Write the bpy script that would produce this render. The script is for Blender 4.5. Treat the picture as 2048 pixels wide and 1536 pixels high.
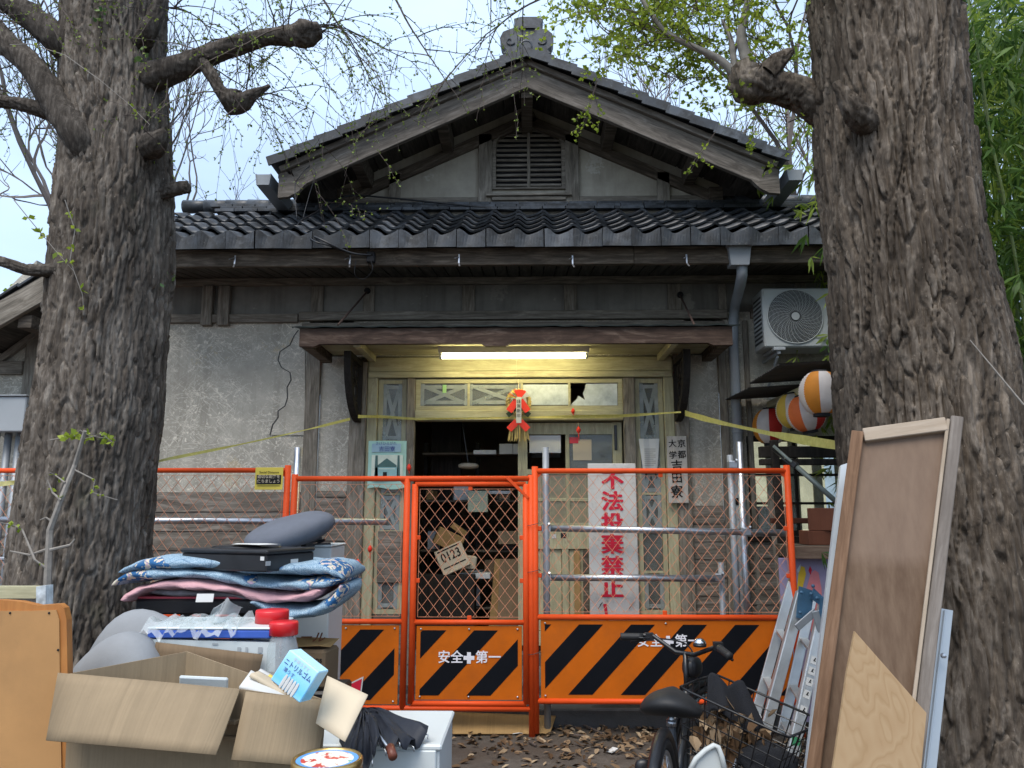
import bpy, bmesh, math, random
import numpy as np
from mathutils import Vector, Matrix, Euler

for _o in list(bpy.data.objects):
    bpy.data.objects.remove(_o, do_unlink=True)
R = math.radians
random.seed(7)
rng = np.random.default_rng(11)
SC = bpy.context.scene
COL = SC.collection

# ------------------------------------------------------------------ camera
CAM_H, PITCH, YAW, F = 1.5, R(9.5), R(1.2), 1538.0
cam_d = bpy.data.cameras.new('camera')
cam_d.sensor_width = 36.0
cam_d.lens = F / 2048 * 36.0
cam_d.clip_start = 0.05
cam_d.clip_end = 1000
cam = bpy.data.objects.new('camera', cam_d)
COL.objects.link(cam)
cam.location = (0, 0, CAM_H)
cam.rotation_euler = (R(90) + PITCH, 0, YAW)
SC.camera = cam

# ------------------------------------------------------------------ sky and sun (thin bright overcast)
SUN_EL, SUN_AZ = R(60), R(203)          # azimuth measured from +Y towards +X : light comes from behind the camera, a little left
W = bpy.data.worlds.new('World')
SC.world = W
W.use_nodes = True
wt = W.node_tree
wt.nodes.clear()
_out = wt.nodes.new('ShaderNodeOutputWorld')
_bg = wt.nodes.new('ShaderNodeBackground')
_sky = wt.nodes.new('ShaderNodeTexSky')
_sky.sky_type = 'NISHITA'
_sky.sun_disc = False
_sky.sun_elevation = SUN_EL
_sky.sun_rotation = SUN_AZ
_sky.air_density = 1.0
_sky.dust_density = 2.0
_sky.ozone_density = 1.0
_tc = wt.nodes.new('ShaderNodeTexCoord')
_mp = wt.nodes.new('ShaderNodeMapping')
_mp.inputs['Scale'].default_value = (1.2, 1.2, 3.0)
_nz = wt.nodes.new('ShaderNodeTexNoise')
_nz.inputs['Scale'].default_value = 1.7
_nz.inputs['Detail'].default_value = 5
_nz.inputs['Roughness'].default_value = 0.5
_rp = wt.nodes.new('ShaderNodeValToRGB')
_rp.color_ramp.elements[0].position = 0.30
_rp.color_ramp.elements[0].color = (0.45, 0.45, 0.45, 1)
_rp.color_ramp.elements[1].position = 0.72
_rp.color_ramp.elements[1].color = (0.9, 0.9, 0.9, 1)
_mx = wt.nodes.new('ShaderNodeMix')
_mx.data_type = 'RGBA'
_mx.inputs['B'].default_value = (4.35, 5.6, 7.4, 1)      # veil of thin cloud, in the sky texture's own units
wt.links.new(_tc.outputs['Generated'], _mp.inputs['Vector'])
wt.links.new(_mp.outputs['Vector'], _nz.inputs['Vector'])
wt.links.new(_nz.outputs['Fac'], _rp.inputs['Fac'])
wt.links.new(_rp.outputs['Color'], _mx.inputs['Factor'])
wt.links.new(_sky.outputs['Color'], _mx.inputs['A'])
wt.links.new(_mx.outputs['Result'], _bg.inputs['Color'])
_bg.inputs['Strength'].default_value = 0.10
wt.links.new(_bg.outputs['Background'], _out.inputs['Surface'])

sun_d = bpy.data.lights.new('sun', 'SUN')
sun_d.energy = 1.5
sun_d.angle = R(40)
sun_d.color = (1.0, 0.93, 0.83)
sun = bpy.data.objects.new('sun', sun_d)
COL.objects.link(sun)
_dir = Vector((math.sin(SUN_AZ) * math.cos(SUN_EL), math.cos(SUN_AZ) * math.cos(SUN_EL), math.sin(SUN_EL)))
sun.rotation_euler = _dir.to_track_quat('Z', 'Y').to_euler()
sun.location = _dir * 40

SC.view_settings.view_transform = 'Standard'
SC.view_settings.look = 'None'
SC.view_settings.gamma = 1.0
SC.view_settings.exposure = 1.15
SC.view_settings.use_curve_mapping = False
SC.render.engine = 'CYCLES'
SC.cycles.use_denoising = True
SC.cycles.max_bounces = 6
SC.cycles.diffuse_bounces = 3
SC.cycles.glossy_bounces = 2
SC.cycles.transmission_bounces = 3
SC.cycles.transparent_max_bounces = 16
SC.cycles.sample_clamp_indirect = 6.0

# ------------------------------------------------------------------ measuring: a pixel of the 2048 x 1536 photo to a point of the place
_cp, _sp, _cy, _sy = math.cos(PITCH), math.sin(PITCH), math.cos(YAW), math.sin(YAW)
def ray(px, py):
    a, b = (px - 1024) / F, (768 - py) / F
    x, y, z = a, _cp - b * _sp, _sp + b * _cp
    return Vector((x * _cy - y * _sy, x * _sy + y * _cy, z))
def P(px, py, Y):
    d = ray(px, py)
    return Vector((0, 0, CAM_H)) + d * (Y / d.y)
def PZ(px, py, z):
    d = ray(px, py)
    return Vector((0, 0, CAM_H)) + d * ((z - CAM_H) / d.z)
def PX(px, py, Y): return P(px, py, Y).x
def PH(px, py, Y): return P(px, py, Y).z

# ------------------------------------------------------------------ object helpers
WM = {}
def put(name, data, parent=None, M=None, **kw):
    o = bpy.data.objects.new(name, data)
    COL.objects.link(o)
    M = M if M is not None else Matrix()
    WM[o.name] = M
    if parent is not None:
        o.parent = parent
        o.matrix_parent_inverse = WM[parent.name].inverted()
    o.matrix_basis = M
    for k, v in kw.items():
        o[k] = v
    return o
def thing(name, label, cat, loc=(0, 0, 0), group=None):
    o = put(name, None, None, Matrix.Translation(Vector(loc)))
    o.empty_display_size = 0.1
    return tag(o, label, cat, group)
def tag(o, label, cat, group=None, kind=None):
    if label: o['label'] = label
    if cat: o['category'] = cat
    if group: o['group'] = group
    if kind: o['kind'] = kind
    return o
def copy_tree(o, offset=(0, 0, 0)):
    c = o.copy()
    COL.objects.link(c)
    c.location = Vector(c.location) + Vector(offset)
    WM[c.name] = Matrix.Translation(Vector(offset)) @ WM[o.name]
    def rec(a, b):
        for ch in list(a.children):
            d = ch.copy()
            COL.objects.link(d)
            d.parent = b
            WM[d.name] = Matrix.Translation(Vector(offset)) @ WM[ch.name]
            rec(ch, d)
    rec(o, c)
    return c

def frame(o, x, y=None, z=None):
    """4x4 matrix with origin o, local X along x; y (or z) a hint."""
    x = Vector(x).normalized()
    if y is not None:
        z = x.cross(Vector(y))
        if z.length < 1e-6: z = x.orthogonal()
        z.normalize(); y = z.cross(x)
    else:
        z = Vector(z if z is not None else (0, 0, 1))
        y = z.cross(x)
        if y.length < 1e-6: y = x.orthogonal()
        y.normalize(); z = x.cross(y)
    M = Matrix((x, y, z)).transposed().to_4x4()
    M.translation = Vector(o)
    return M

_meshes = {}
def mesh_from(verts, faces, mat=None, smooth=False, name='mesh'):
    me = bpy.data.meshes.new(name)
    me.from_pydata([tuple(v) for v in verts], [], faces)
    if smooth:
        me.polygons.foreach_set('use_smooth', [True] * len(me.polygons))
    if mat: me.materials.append(mat)
    me.update()
    return me

def box_mesh(sx, sy, sz, mat, b=0.0):
    key = (round(sx, 4), round(sy, 4), round(sz, 4), mat.name if mat else '', round(b, 4))
    if key in _meshes: return _meshes[key]
    x, y, z = sx / 2, sy / 2, sz / 2
    b = min(b, x * .9, y * .9, z * .9)
    if b <= 0:
        v = [(i * x, j * y, k * z) for k in (-1, 1) for j in (-1, 1) for i in (-1, 1)]
        f = [(0, 2, 3, 1), (4, 5, 7, 6), (0, 1, 5, 4), (2, 6, 7, 3), (0, 4, 6, 2), (1, 3, 7, 5)]
    else:
        v, f, ix = [], [], {}
        for sxn in (-1, 1):
            for syn in (-1, 1):
                for szn in (-1, 1):
                    for ax in range(3):
                        c = [sxn * (x - b), syn * (y - b), szn * (z - b)]
                        c[ax] = (sxn * x, syn * y, szn * z)[ax]
                        ix[(sxn, syn, szn, ax)] = len(v); v.append(tuple(c))
        def add(ids):
            pts = [Vector(v[i]) for i in ids]
            nrm = (pts[1] - pts[0]).cross(pts[2] - pts[1]); c = sum(pts, Vector()) / len(pts)
            f.append(tuple(ids if nrm.dot(c) > 0 else ids[::-1]))
        for s in (-1, 1):
            add([ix[(s, a, c, 0)] for a, c in ((-1, -1), (1, -1), (1, 1), (-1, 1))])
            add([ix[(a, s, c, 1)] for a, c in ((-1, -1), (1, -1), (1, 1), (-1, 1))])
            add([ix[(a, c, s, 2)] for a, c in ((-1, -1), (1, -1), (1, 1), (-1, 1))])
        for a in (-1, 1):
            for c in (-1, 1):
                add([ix[(-1, a, c, 1)], ix[(1, a, c, 1)], ix[(1, a, c, 2)], ix[(-1, a, c, 2)]])
                add([ix[(a, -1, c, 0)], ix[(a, 1, c, 0)], ix[(a, 1, c, 2)], ix[(a, -1, c, 2)]])
                add([ix[(a, c, -1, 0)], ix[(a, c, 1, 0)], ix[(a, c, 1, 1)], ix[(a, c, -1, 1)]])
                for d in (-1, 1):
                    add([ix[(a, c, d, 0)], ix[(a, c, d, 1)], ix[(a, c, d, 2)]])
    me = mesh_from(v, f, mat)
    _meshes[key] = me
    return me
def box(name, mat, parent, c, size, M=None, b=0.004, **kw):
    """box centred on c; M an optional rotation (3x3 / 4x4)."""
    T = Matrix.Translation(Vector(c))
    if M is not None: T = T @ M.to_4x4()
    return put(name, box_mesh(*size, mat, b), parent, T, **kw)
def boxr(name, mat, parent, x0, x1, y0, y1, z0, z1, b=0.004, **kw):
    return box(name, mat, parent, ((x0 + x1) / 2, (y0 + y1) / 2, (z0 + z1) / 2), (abs(x1 - x0), abs(y1 - y0), abs(z1 - z0)), None, b, **kw)
def board(name, mat, parent, p0, p1, w, t, up=(0, 0, 1), b=0.004, **kw):
    """a board from p0 to p1; w measured along 'up', t across. local X is its length."""
    p0, p1 = Vector(p0), Vector(p1)
    M = frame((p0 + p1) / 2, p1 - p0, None, up)
    return put(name, box_mesh((p1 - p0).length, t, w, mat, b), parent, M, **kw)

class MB:
    def __init__(s): s.v, s.f, s.sm = [], [], False
    def add(s, v, f):
        n = len(s.v); s.v += [tuple(a) for a in v]; s.f += [tuple(i + n for i in q) for q in f]; return s
    def box(s, c, size, M=None):
        x, y, z = size[0] / 2, size[1] / 2, size[2] / 2
        v = [Vector((i * x, j * y, k * z)) for k in (-1, 1) for j in (-1, 1) for i in (-1, 1)]
        if M is not None: v = [M @ a for a in v]
        c = Vector(c)
        return s.add([a + c for a in v], [(0, 2, 3, 1), (4, 5, 7, 6), (0, 1, 5, 4), (2, 6, 7, 3), (0, 4, 6, 2), (1, 3, 7, 5)])
    def bar(s, p0, p1, w, t, up=(0, 0, 1)):
        p0, p1 = Vector(p0), Vector(p1)
        M = frame((p0 + p1) / 2, p1 - p0, None, up)
        x, y, z = (p1 - p0).length / 2, t / 2, w / 2
        v = [M @ Vector((i * x, j * y, k * z)) for k in (-1, 1) for j in (-1, 1) for i in (-1, 1)]
        return s.add(v, [(0, 2, 3, 1), (4, 5, 7, 6), (0, 1, 5, 4), (2, 6, 7, 3), (0, 4, 6, 2), (1, 3, 7, 5)])
    def tube(s, pts, rad, seg=8, caps=True, closed=False):
        pts = [Vector(p) for p in pts]
        n = len(pts)
        if not hasattr(rad, '__len__'): rad = [rad] * n
        v, f = [], []
        prev = None
        for i, p in enumerate(pts):
            if closed: d = pts[(i + 1) % n] - pts[i - 1]
            else: d = pts[min(i + 1, n - 1)] - pts[max(i - 1, 0)]
            if d.length < 1e-9: d = Vector((0, 0, 1))
            d.normalize()
            if prev is None:
                a = d.orthogonal().normalized()
            else:
                a = prev - d * prev.dot(d)
                a = a.normalized() if a.length > 1e-6 else d.orthogonal().normalized()
            prev = a
            b = d.cross(a)
            for k in range(seg):
                t = 2 * math.pi * k / seg
                v.append(p + (a * math.cos(t) + b * math.sin(t)) * rad[i])
        for i in range(n if closed else n - 1):
            j = (i + 1) % n
            for k in range(seg):
                l = (k + 1) % seg
                f.append((i * seg + k, i * seg + l, j * seg + l, j * seg + k))
        if caps and not closed:
            f.append(tuple(range(seg))[::-1]); f.append(tuple((n - 1) * seg + k for k in range(seg)))
        return s.add(v, f)
    def lathe(s, prof, seg=16, M=None):
        """prof: (r, z) pairs about local Z."""
        v, f = [], []
        for r, z in prof:
            for k in range(seg):
                t = 2 * math.pi * k / seg
                p = Vector((r * math.cos(t), r * math.sin(t), z))
                v.append(M @ p if M is not None else p)
        for i in range(len(prof) - 1):
            for k in range(seg):
                l = (k + 1) % seg
                f.append((i * seg + k, i * seg + l, (i + 1) * seg + l, (i + 1) * seg + k))
        if prof[0][0] > 1e-5: f.append(tuple(range(seg))[::-1])
        if prof[-1][0] > 1e-5: f.append(tuple((len(prof) - 1) * seg + k for k in range(seg)))
        return s.add(v, f)
    def prism(s, poly, M, depth):
        """2D polygon in M's XY plane, extruded along +Z of M."""
        n = len(poly)
        v = [M @ Vector((x, y, 0)) for x, y in poly] + [M @ Vector((x, y, depth)) for x, y in poly]
        f = [tuple(range(n))[::-1], tuple(range(n, 2 * n))] + [(i, (i + 1) % n, n + (i + 1) % n, n + i) for i in range(n)]
        return s.add(v, f)
    def quad(s, a, b, c, d): return s.add([a, b, c, d], [(0, 1, 2, 3)])
    def build(s, name, mat, parent=None, smooth=False, center=True, **kw):
        v = np.array([tuple(p) for p in s.v], dtype=float)
        c = (v.min(0) + v.max(0)) / 2 if center else np.zeros(3)
        me = mesh_from((v - c).tolist(), s.f, mat, smooth, name)
        return put(name, me, parent, Matrix.Translation(Vector(c)), **kw)

def grid_mesh(nu, nv, fn, mat, smooth=True, closed_u=False, name='mesh'):
    v = [fn(i / (nu if closed_u else nu - 1), j / (nv - 1)) for j in range(nv) for i in range(nu)]
    f = []
    for j in range(nv - 1):
        for i in range(nu if closed_u else nu - 1):
            k = (i + 1) % nu
            f.append((j * nu + i, j * nu + k, (j + 1) * nu + k, (j + 1) * nu + i))
    return mesh_from(v, f, mat, smooth, name)

def fast_mesh(V, Fq, mat, smooth=True, name='mesh'):
    """numpy vertices and quads/tris."""
    me = bpy.data.meshes.new(name)
    V = np.asarray(V, np.float32); Fq = np.asarray(Fq, np.int32)
    n, k = Fq.shape
    me.vertices.add(len(V)); me.vertices.foreach_set('co', V.ravel())
    me.loops.add(n * k); me.loops.foreach_set('vertex_index', Fq.ravel())
    me.polygons.add(n)
    me.polygons.foreach_set('loop_start', np.arange(0, n * k, k, dtype=np.int32))
    if smooth: me.polygons.foreach_set('use_smooth', np.ones(n, bool))
    me.update(calc_edges=True)
    if mat: me.materials.append(mat)
    return me

_txt = {}
def text_mesh(s, mat, bold=0.0, align='CENTER', space=1.0, depth=0.0005, fat=0.0):
    key = (s, mat.name, bold, align, space, depth, fat)
    if key in _txt: return _txt[key]
    c = bpy.data.curves.new('lettering', 'FONT')
    c.body = s; c.align_x = align; c.align_y = 'CENTER'; c.size = 1.0
    c.offset = bold; c.extrude = depth; c.space_character = space; c.space_line = .95
    c.resolution_u = 3
    o = bpy.data.objects.new('lettering_source', c)
    COL.objects.link(o)
    dg = bpy.context.evaluated_depsgraph_get(); dg.update()
    me = bpy.data.meshes.new_from_object(o.evaluated_get(dg))
    bpy.data.objects.remove(o, do_unlink=True)
    bpy.data.curves.remove(c)
    if fat:        # heavier strokes: shifted copies, each a hair in front of the last
        nv = len(me.vertices); co = np.empty(nv * 3, np.float32); me.vertices.foreach_get('co', co); co = co.reshape(-1, 3)
        fc = [tuple(p.vertices) for p in me.polygons]; V, Fc = [], []
        for k, (dx, dy) in enumerate(((0, 0), (-1, 0), (1, 0), (0, .7), (0, -.7), (-.7, .5), (.7, -.5), (.7, .5), (-.7, -.5))):
            V.append(co + np.array((dx * fat, dy * fat, k * .0012), np.float32)); Fc += [tuple(i + k * nv for i in f) for f in fc]
        me = mesh_from(np.vstack(V).tolist(), Fc, None)
    me.materials.clear(); me.materials.append(mat)
    _txt[key] = me
    return me
def lettering(name, s, mat, parent, o, right, up, size, bold=0.0, sx=1.0, **k):
    """flat lettering centred at o, reading along right, standing along up."""
    r, u = Vector(right).normalized(), Vector(up).normalized()
    M = Matrix((r * size * sx, u * size, r.cross(u).normalized() * size)).transposed().to_4x4()
    M.translation = Vector(o)
    return put(name, text_mesh(s, mat, bold, **k), parent, M)

def clip_poly(poly, x0, x1, y0, y1):
    def clip(pl, ins, inter):
        out = []
        for i in range(len(pl)):
            a, b = pl[i - 1], pl[i]
            if ins(b):
                if not ins(a): out.append(inter(a, b))
                out.append(b)
            elif ins(a): out.append(inter(a, b))
        return out
    def ix(c): return lambda a, b: (c, a[1] + (b[1] - a[1]) * (c - a[0]) / (b[0] - a[0]))
    def iy(c): return lambda a, b: (a[0] + (b[0] - a[0]) * (c - a[1]) / (b[1] - a[1]), c)
    for ins, it in ((lambda p: p[0] >= x0, ix(x0)), (lambda p: p[0] <= x1, ix(x1)), (lambda p: p[1] >= y0, iy(y0)), (lambda p: p[1] <= y1, iy(y1))):
        poly = clip(poly, ins, it)
        if not poly: return []
    return poly

# ------------------------------------------------------------------ numpy noise
def _hash(ix, iy, seed):
    h = (ix.astype(np.int64) * 374761393 + iy.astype(np.int64) * 668265263 + seed * 1442695041) & 0xFFFFFFFF
    h = ((h ^ (h >> 13)) * 1274126177) & 0xFFFFFFFF
    return ((h ^ (h >> 16)) & 0xFFFFFF) / float(0xFFFFFF)
def vnoise(x, y, seed=0):
    x0, y0 = np.floor(x), np.floor(y)
    fx, fy = x - x0, y - y0
    fx, fy = fx * fx * (3 - 2 * fx), fy * fy * (3 - 2 * fy)
    a, b = _hash(x0, y0, seed), _hash(x0 + 1, y0, seed)
    c, d = _hash(x0, y0 + 1, seed), _hash(x0 + 1, y0 + 1, seed)
    return (a + (b - a) * fx) * (1 - fy) + (c + (d - c) * fx) * fy
def fbm(x, y, oct=4, seed=0):
    t, a, s = 0, 0.5, 0
    for i in range(oct):
        t = t + a * vnoise(x * 2 ** i, y * 2 ** i, seed + i * 17); s += a; a *= .5
    return t / s
def worley(x, y, seed=0):
    x0, y0 = np.floor(x), np.floor(y)
    f1 = np.full(x.shape, 9.0); f2 = np.full(x.shape, 9.0); idv = np.zeros(x.shape)
    for i in (-1, 0, 1):
        for j in (-1, 0, 1):
            cx, cy = x0 + i, y0 + j
            px_, py_ = cx + _hash(cx, cy, seed), cy + _hash(cx, cy, seed + 5)
            d = np.sqrt((px_ - x) ** 2 + (py_ - y) ** 2)
            m = d < f1
            f2 = np.where(m, f1, np.minimum(f2, d)); idv = np.where(m, _hash(cx, cy, seed + 9), idv); f1 = np.where(m, d, f1)
    return f1, f2, idv
# ------------------------------------------------------------------ materials
class NT:
    def __init__(s, name):
        s.m = bpy.data.materials.new(name); s.m.use_nodes = True
        s.t = s.m.node_tree; s.t.nodes.clear()
        s.out = s.t.nodes.new('ShaderNodeOutputMaterial')
    def n(s, typ, ins=None, out=0, **at):
        nd = s.t.nodes.new('ShaderNode' + typ)
        for k, v in at.items(): setattr(nd, k, v)
        for k, v in (ins or {}).items():
            sock = nd.inputs[k]
            if isinstance(v, bpy.types.NodeSocket): s.t.links.new(v, sock)
            elif isinstance(v, tuple) and len(v) == 3 and sock.type == 'RGBA': sock.default_value = (*v, 1)
            else: sock.default_value = v
        return nd.outputs[out] if out is not None else nd
    def coords(s, scale=(1, 1, 1), kind='Object', rand=True, rot=(0, 0, 0)):
        tc = s.n('TexCoord', out=None).outputs[kind]
        if rand:
            oi = s.n('ObjectInfo', out=None).outputs['Random']
            v = s.n('VectorMath', {0: tc, 1: s.n('CombineXYZ', {0: s.mul(oi, 37.0), 1: s.mul(oi, 91.0), 2: s.mul(oi, 53.0)})}, operation='ADD')
        else: v = tc
        return s.n('Mapping', {'Vector': v, 'Scale': scale, 'Rotation': rot})
    def mul(s, a, b): return s.n('Math', {0: a, 1: b}, operation='MULTIPLY')
    def math(s, op, a, b=0.0, c=0.0): return s.n('Math', {0: a, 1: b, 2: c}, operation=op)
    def noise(s, v, scale=5, detail=5, rough=.55, dist=0.0, out=0):
        return s.n('TexNoise', {'Vector': v, 'Scale': scale, 'Detail': detail, 'Roughness': rough, 'Distortion': dist}, out=out)
    def ramp(s, fac, stops, interp='LINEAR'):
        nd = s.n('ValToRGB', {'Fac': fac}, out=None)
        cr = nd.color_ramp; cr.interpolation = interp
        while len(cr.elements) < len(stops): cr.elements.new(0.5)
        for e, (p, c) in zip(cr.elements, stops):
            e.position = p
            e.color = (*c, 1) if hasattr(c, '__len__') else (c, c, c, 1)
        return nd.outputs[0]
    def mix(s, f, a, b, mode='MIX'):
        nd = s.n('Mix', out=None, data_type='RGBA', blend_type=mode)
        for k, v in (('Factor', f), ('A', a), ('B', b)):
            sock = [q for q in nd.inputs if q.name == k and (q.type == 'VALUE' if k == 'Factor' else q.type == 'RGBA')][0]
            if isinstance(v, bpy.types.NodeSocket): s.t.links.new(v, sock)
            elif k == 'Factor': sock.default_value = v
            else: sock.default_value = (*v, 1)
        return [q for q in nd.outputs if q.type == 'RGBA'][0]
    def bsdf(s, color, rough=.8, bump=None, bstr=.3, bdist=.01, metal=0.0, spec=.3, **kw):
        ins = {'Base Color': color, 'Roughness': rough, 'Metallic': metal, 'Specular IOR Level': spec}
        if bump is not None:
            ins['Normal'] = s.n('Bump', {'Height': bump, 'Strength': bstr, 'Distance': bdist})
        ins.update(kw)
        b = s.n('BsdfPrincipled', ins)
        s.t.links.new(b, s.out.inputs['Surface'])
        return s.m

def m_plain(name, c, rough=.6, var=.18, nscale=8, metal=0.0, spec=.35, bump=.12, dirt=0.25, bdist=.004):
    """painted / plastic / metal surface with uneven tone, grime and fine relief."""
    t = NT(name)
    v = t.coords()
    n1 = t.noise(v, nscale, 6, .6)
    n2 = t.noise(v, nscale * 9, 3, .6)
    c = Vector(c)
    base = t.ramp(n1, [(.25, tuple(c * (1 - var))), (.75, tuple(min(1, x) for x in c * (1 + var * .6)))])
    d = t.ramp(t.noise(v, nscale * .6, 7, .7), [(.48, 0.0), (.78, dirt)])
    col = t.mix(d, base, tuple(c * .35 + Vector((.03, .027, .022))))
    rg = t.ramp(n1, [(.2, max(0, rough - .1)), (.8, min(1, rough + .12))])
    return t.bsdf(col, rg, n2, bump, bdist, metal, spec)

def m_wood(name, c0, c1, c2, along=0, grain=1.0, rough=.85, bump=.5, knots=True, peel=None, spec=.2):
    """weathered timber; grain runs along local axis 'along'."""
    t = NT(name)
    sc = [26 * grain] * 3; sc[along] = 1.3 * grain
    v = t.coords(tuple(sc))
    vb = t.coords()
    warp = t.noise(t.coords(tuple(2.2 if i != along else .5 for i in range(3))), 2.0, 3, .5, out=1)
    v2 = t.n('VectorMath', {0: v, 1: t.n('VectorMath', {0: warp, 3: 7.0}, operation='SCALE')}, operation='ADD')
    g = t.noise(v2, 1.0, 6, .65)
    fine = t.noise(v, 4.0, 4, .7)
    blot = t.noise(vb, 2.6, 5, .65)
    col = t.ramp(g, [(.28, c0), (.5, c1), (.74, c2)])
    col = t.mix(t.ramp(blot, [(.35, 0.0), (.75, .55)]), col, tuple(Vector(c1) * .45))
    col = t.mix(t.ramp(fine, [(.42, 0.0), (.70, .6)]), col, tuple(Vector(c0) * .9))
    if peel is not None:
        pk = t.ramp(t.noise(v2, .6, 7, .75), [(.56, 0.0), (.63, .8)])
        col = t.mix(pk, col, peel)
    h = t.math('ADD', t.mul(g, .7), t.mul(fine, .4))
    return t.bsdf(col, t.ramp(g, [(.2, rough - .1), (.8, min(1, rough + .1))]), h, bump, .006, 0, spec)

def m_plaster(name, c, stain, flake, scratches=True):
    t = NT(name)
    v = t.coords(rand=False)
    big = t.noise(v, 1.1, 6, .6)
    mid = t.noise(v, 5.0, 7, .65)
    fin = t.noise(v, 60, 4, .6)
    c = Vector(c)
    col = t.ramp(mid, [(.25, tuple(c * .72)), (.55, tuple(c)), (.8, tuple(c * 1.18))])
    col = t.mix(t.ramp(big, [(.45, 0.0), (.72, .6)]), col, stain)
    drip = t.ramp(t.noise(t.coords((5, 5, .35), rand=False), 1.6, 5, .6), [(.50, 0.0), (.72, .55)])
    col = t.mix(drip, col, tuple(Vector(stain) * .75))
    # flaked-off patches
    fl = t.ramp(t.noise(v, 2.3, 9, .72), [(.60, 0.0), (.63, 1.0)])
    col = t.mix(t.mul(fl, .8), col, flake)
    h = t.math('ADD', t.mul(mid, .5), t.mul(fin, .15))
    if scratches:
        # fine pale scratch lines in several directions, in patches
        acc = None
        for k, (ang, dens) in enumerate(((.15, 2.2), (.8, 2.6), (-.6, 2.4), (1.4, 3.1), (2.4, 2.0))):
            vv = t.n('Mapping', {'Vector': t.coords(rand=False, rot=(0, ang, 0)), 'Scale': (.30, 1, 2.2), 'Location': (k * 3.1, k, k * 5.7)})
            w = t.noise(vv, dens * 1.7, 4, .62)
            l = t.ramp(t.math('ABSOLUTE', t.math('SUBTRACT', w, .5)), [(.0, 1.0), (.0055, 0.0)])
            acc = l if acc is None else t.math('MAXIMUM', acc, l)
        patch = t.ramp(t.noise(v, 1.7, 5, .6), [(.36, 0.0), (.54, 1.0)])
        fleck = t.ramp(t.noise(v, 22, 4, .7), [(.60, 0.0), (.66, 1.0)])
        sc = t.math('MAXIMUM', t.mul(acc, patch), t.mul(fleck, patch))
        col = t.mix(t.mul(sc, .75), col, tuple(min(1, x) for x in c * 1.9))
        h = t.math('ADD', h, t.mul(sc, -.25))
    return t.bsdf(col, .92, h, .45, .008, 0, .15)

MAT = {}
MAT['beam'] = m_wood('weathered_beam_wood', (.035, .027, .02), (.125, .10, .076), (.30, .25, .195))
MAT['barge'] = m_wood('weathered_barge_board', (.06, .05, .042), (.185, .158, .13), (.36, .315, .27), grain=.9)
MAT['postz'] = m_wood('weathered_post_wood', (.085, .073, .058), (.255, .225, .182), (.43, .39, .33), along=2)
MAT['postx'] = m_wood('weathered_rail_wood', (.085, .073, .058), (.245, .215, .175), (.42, .38, .32), along=0)
MAT['plank'] = m_wood('weathered_siding_plank', (.06, .05, .042), (.225, .195, .16), (.42, .375, .325), along=0)
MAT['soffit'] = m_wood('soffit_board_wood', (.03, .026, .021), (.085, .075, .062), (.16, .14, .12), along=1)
MAT['paintx'] = m_wood('flaking_cream_paint_rail', (.35, .32, .20), (.50, .47, .30), (.60, .57, .39), along=0, peel=(.30, .26, .17), bump=.35)
MAT['paintz'] = m_wood('flaking_cream_paint_post', (.33, .30, .19), (.48, .45, .29), (.58, .55, .38), along=2, peel=(.27, .23, .16), bump=.35)
MAT['fascia'] = m_wood('canopy_fascia_pine', (.030, .019, .014), (.085, .055, .041), (.22, .165, .13), grain=.55, bump=.35, spec=.2, rough=.8)
MAT['darkwood'] = m_wood('dark_stained_wood', (.012, .010, .008), (.03, .025, .021), (.06, .05, .042), along=2, bump=.3)
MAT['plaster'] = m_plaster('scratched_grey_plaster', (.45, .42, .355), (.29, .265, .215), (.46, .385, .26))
MAT['plaster_f'] = m_plaster('dark_frieze_plaster', (.22, .21, .185), (.12, .113, .10), (.27, .255, .22), scratches=False)  # frieze panels in a darker grey than the wall plaster
MAT['plaster_g'] = m_plaster('gable_plaster', (.42, .385, .315), (.25, .225, .18), (.52, .50, .44), scratches=False)
def m_tile():
    t = NT('silver_grey_roof_tile')
    v = t.coords()
    oi = t.n('ObjectInfo', out=None).outputs['Random']
    n1 = t.noise(v, 9, 6, .65)
    base = t.ramp(oi, [(0, (.024, .027, .031)), (.5, (.048, .053, .060)), (1, (.092, .100, .112))])
    col = t.mix(t.ramp(n1, [(.42, 0.0), (.62, .8)]), base, (.012, .012, .012))
    col = t.mix(t.ramp(t.noise(v, 24, 5, .7), [(.58, 0.0), (.70, .6)]), col, (.12, .125, .115))
    return t.bsdf(col, t.ramp(n1, [(.3, .32), (.75, .65)]), n1, .3, .006, 0, .4)
MAT['tile'] = m_tile()
MAT['orange'] = m_plain('orange_fence_paint', (.74, .082, .014), .5, .12, 6, bump=.05, dirt=.25, spec=.2)
MAT['stripe_o'] = m_plain('orange_board', (.56, .125, .007), .65, .16, 5, bump=.08, dirt=.42, spec=.12)
MAT['stripe_k'] = m_plain('black_board_stripe', (.005, .006, .009), .6, .2, 3, bump=.03, dirt=.12, spec=.12)
MAT['white_print'] = m_plain('white_reflective_print', (.80, .78, .82), .5, .08, 10, bump=.02, dirt=.1)
MAT['wire'] = m_plain('orange_brown_coated_wire', (.62, .25, .13), .4, .3, 30, spec=.5, bump=.02)
MAT['steel'] = m_plain('galvanised_steel', (.52, .54, .57), .33, .15, 12, metal=.9, bump=.05, dirt=.35)
MAT['dullsteel'] = m_plain('dull_galvanised_pipe', (.30, .32, .34), .5, .2, 8, metal=.4, bump=.06)
MAT['greypaint'] = m_plain('grey_vinyl', (.26, .28, .30), .5, .12, 5, bump=.05)
MAT['lightgrey'] = m_plain('light_grey_enamel', (.42, .44, .43), .45, .07, 4, bump=.03, dirt=.15)
MAT['midgrey'] = m_plain('mid_grey_enamel', (.36, .38, .39), .45, .08, 4, bump=.03, dirt=.2)
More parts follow.
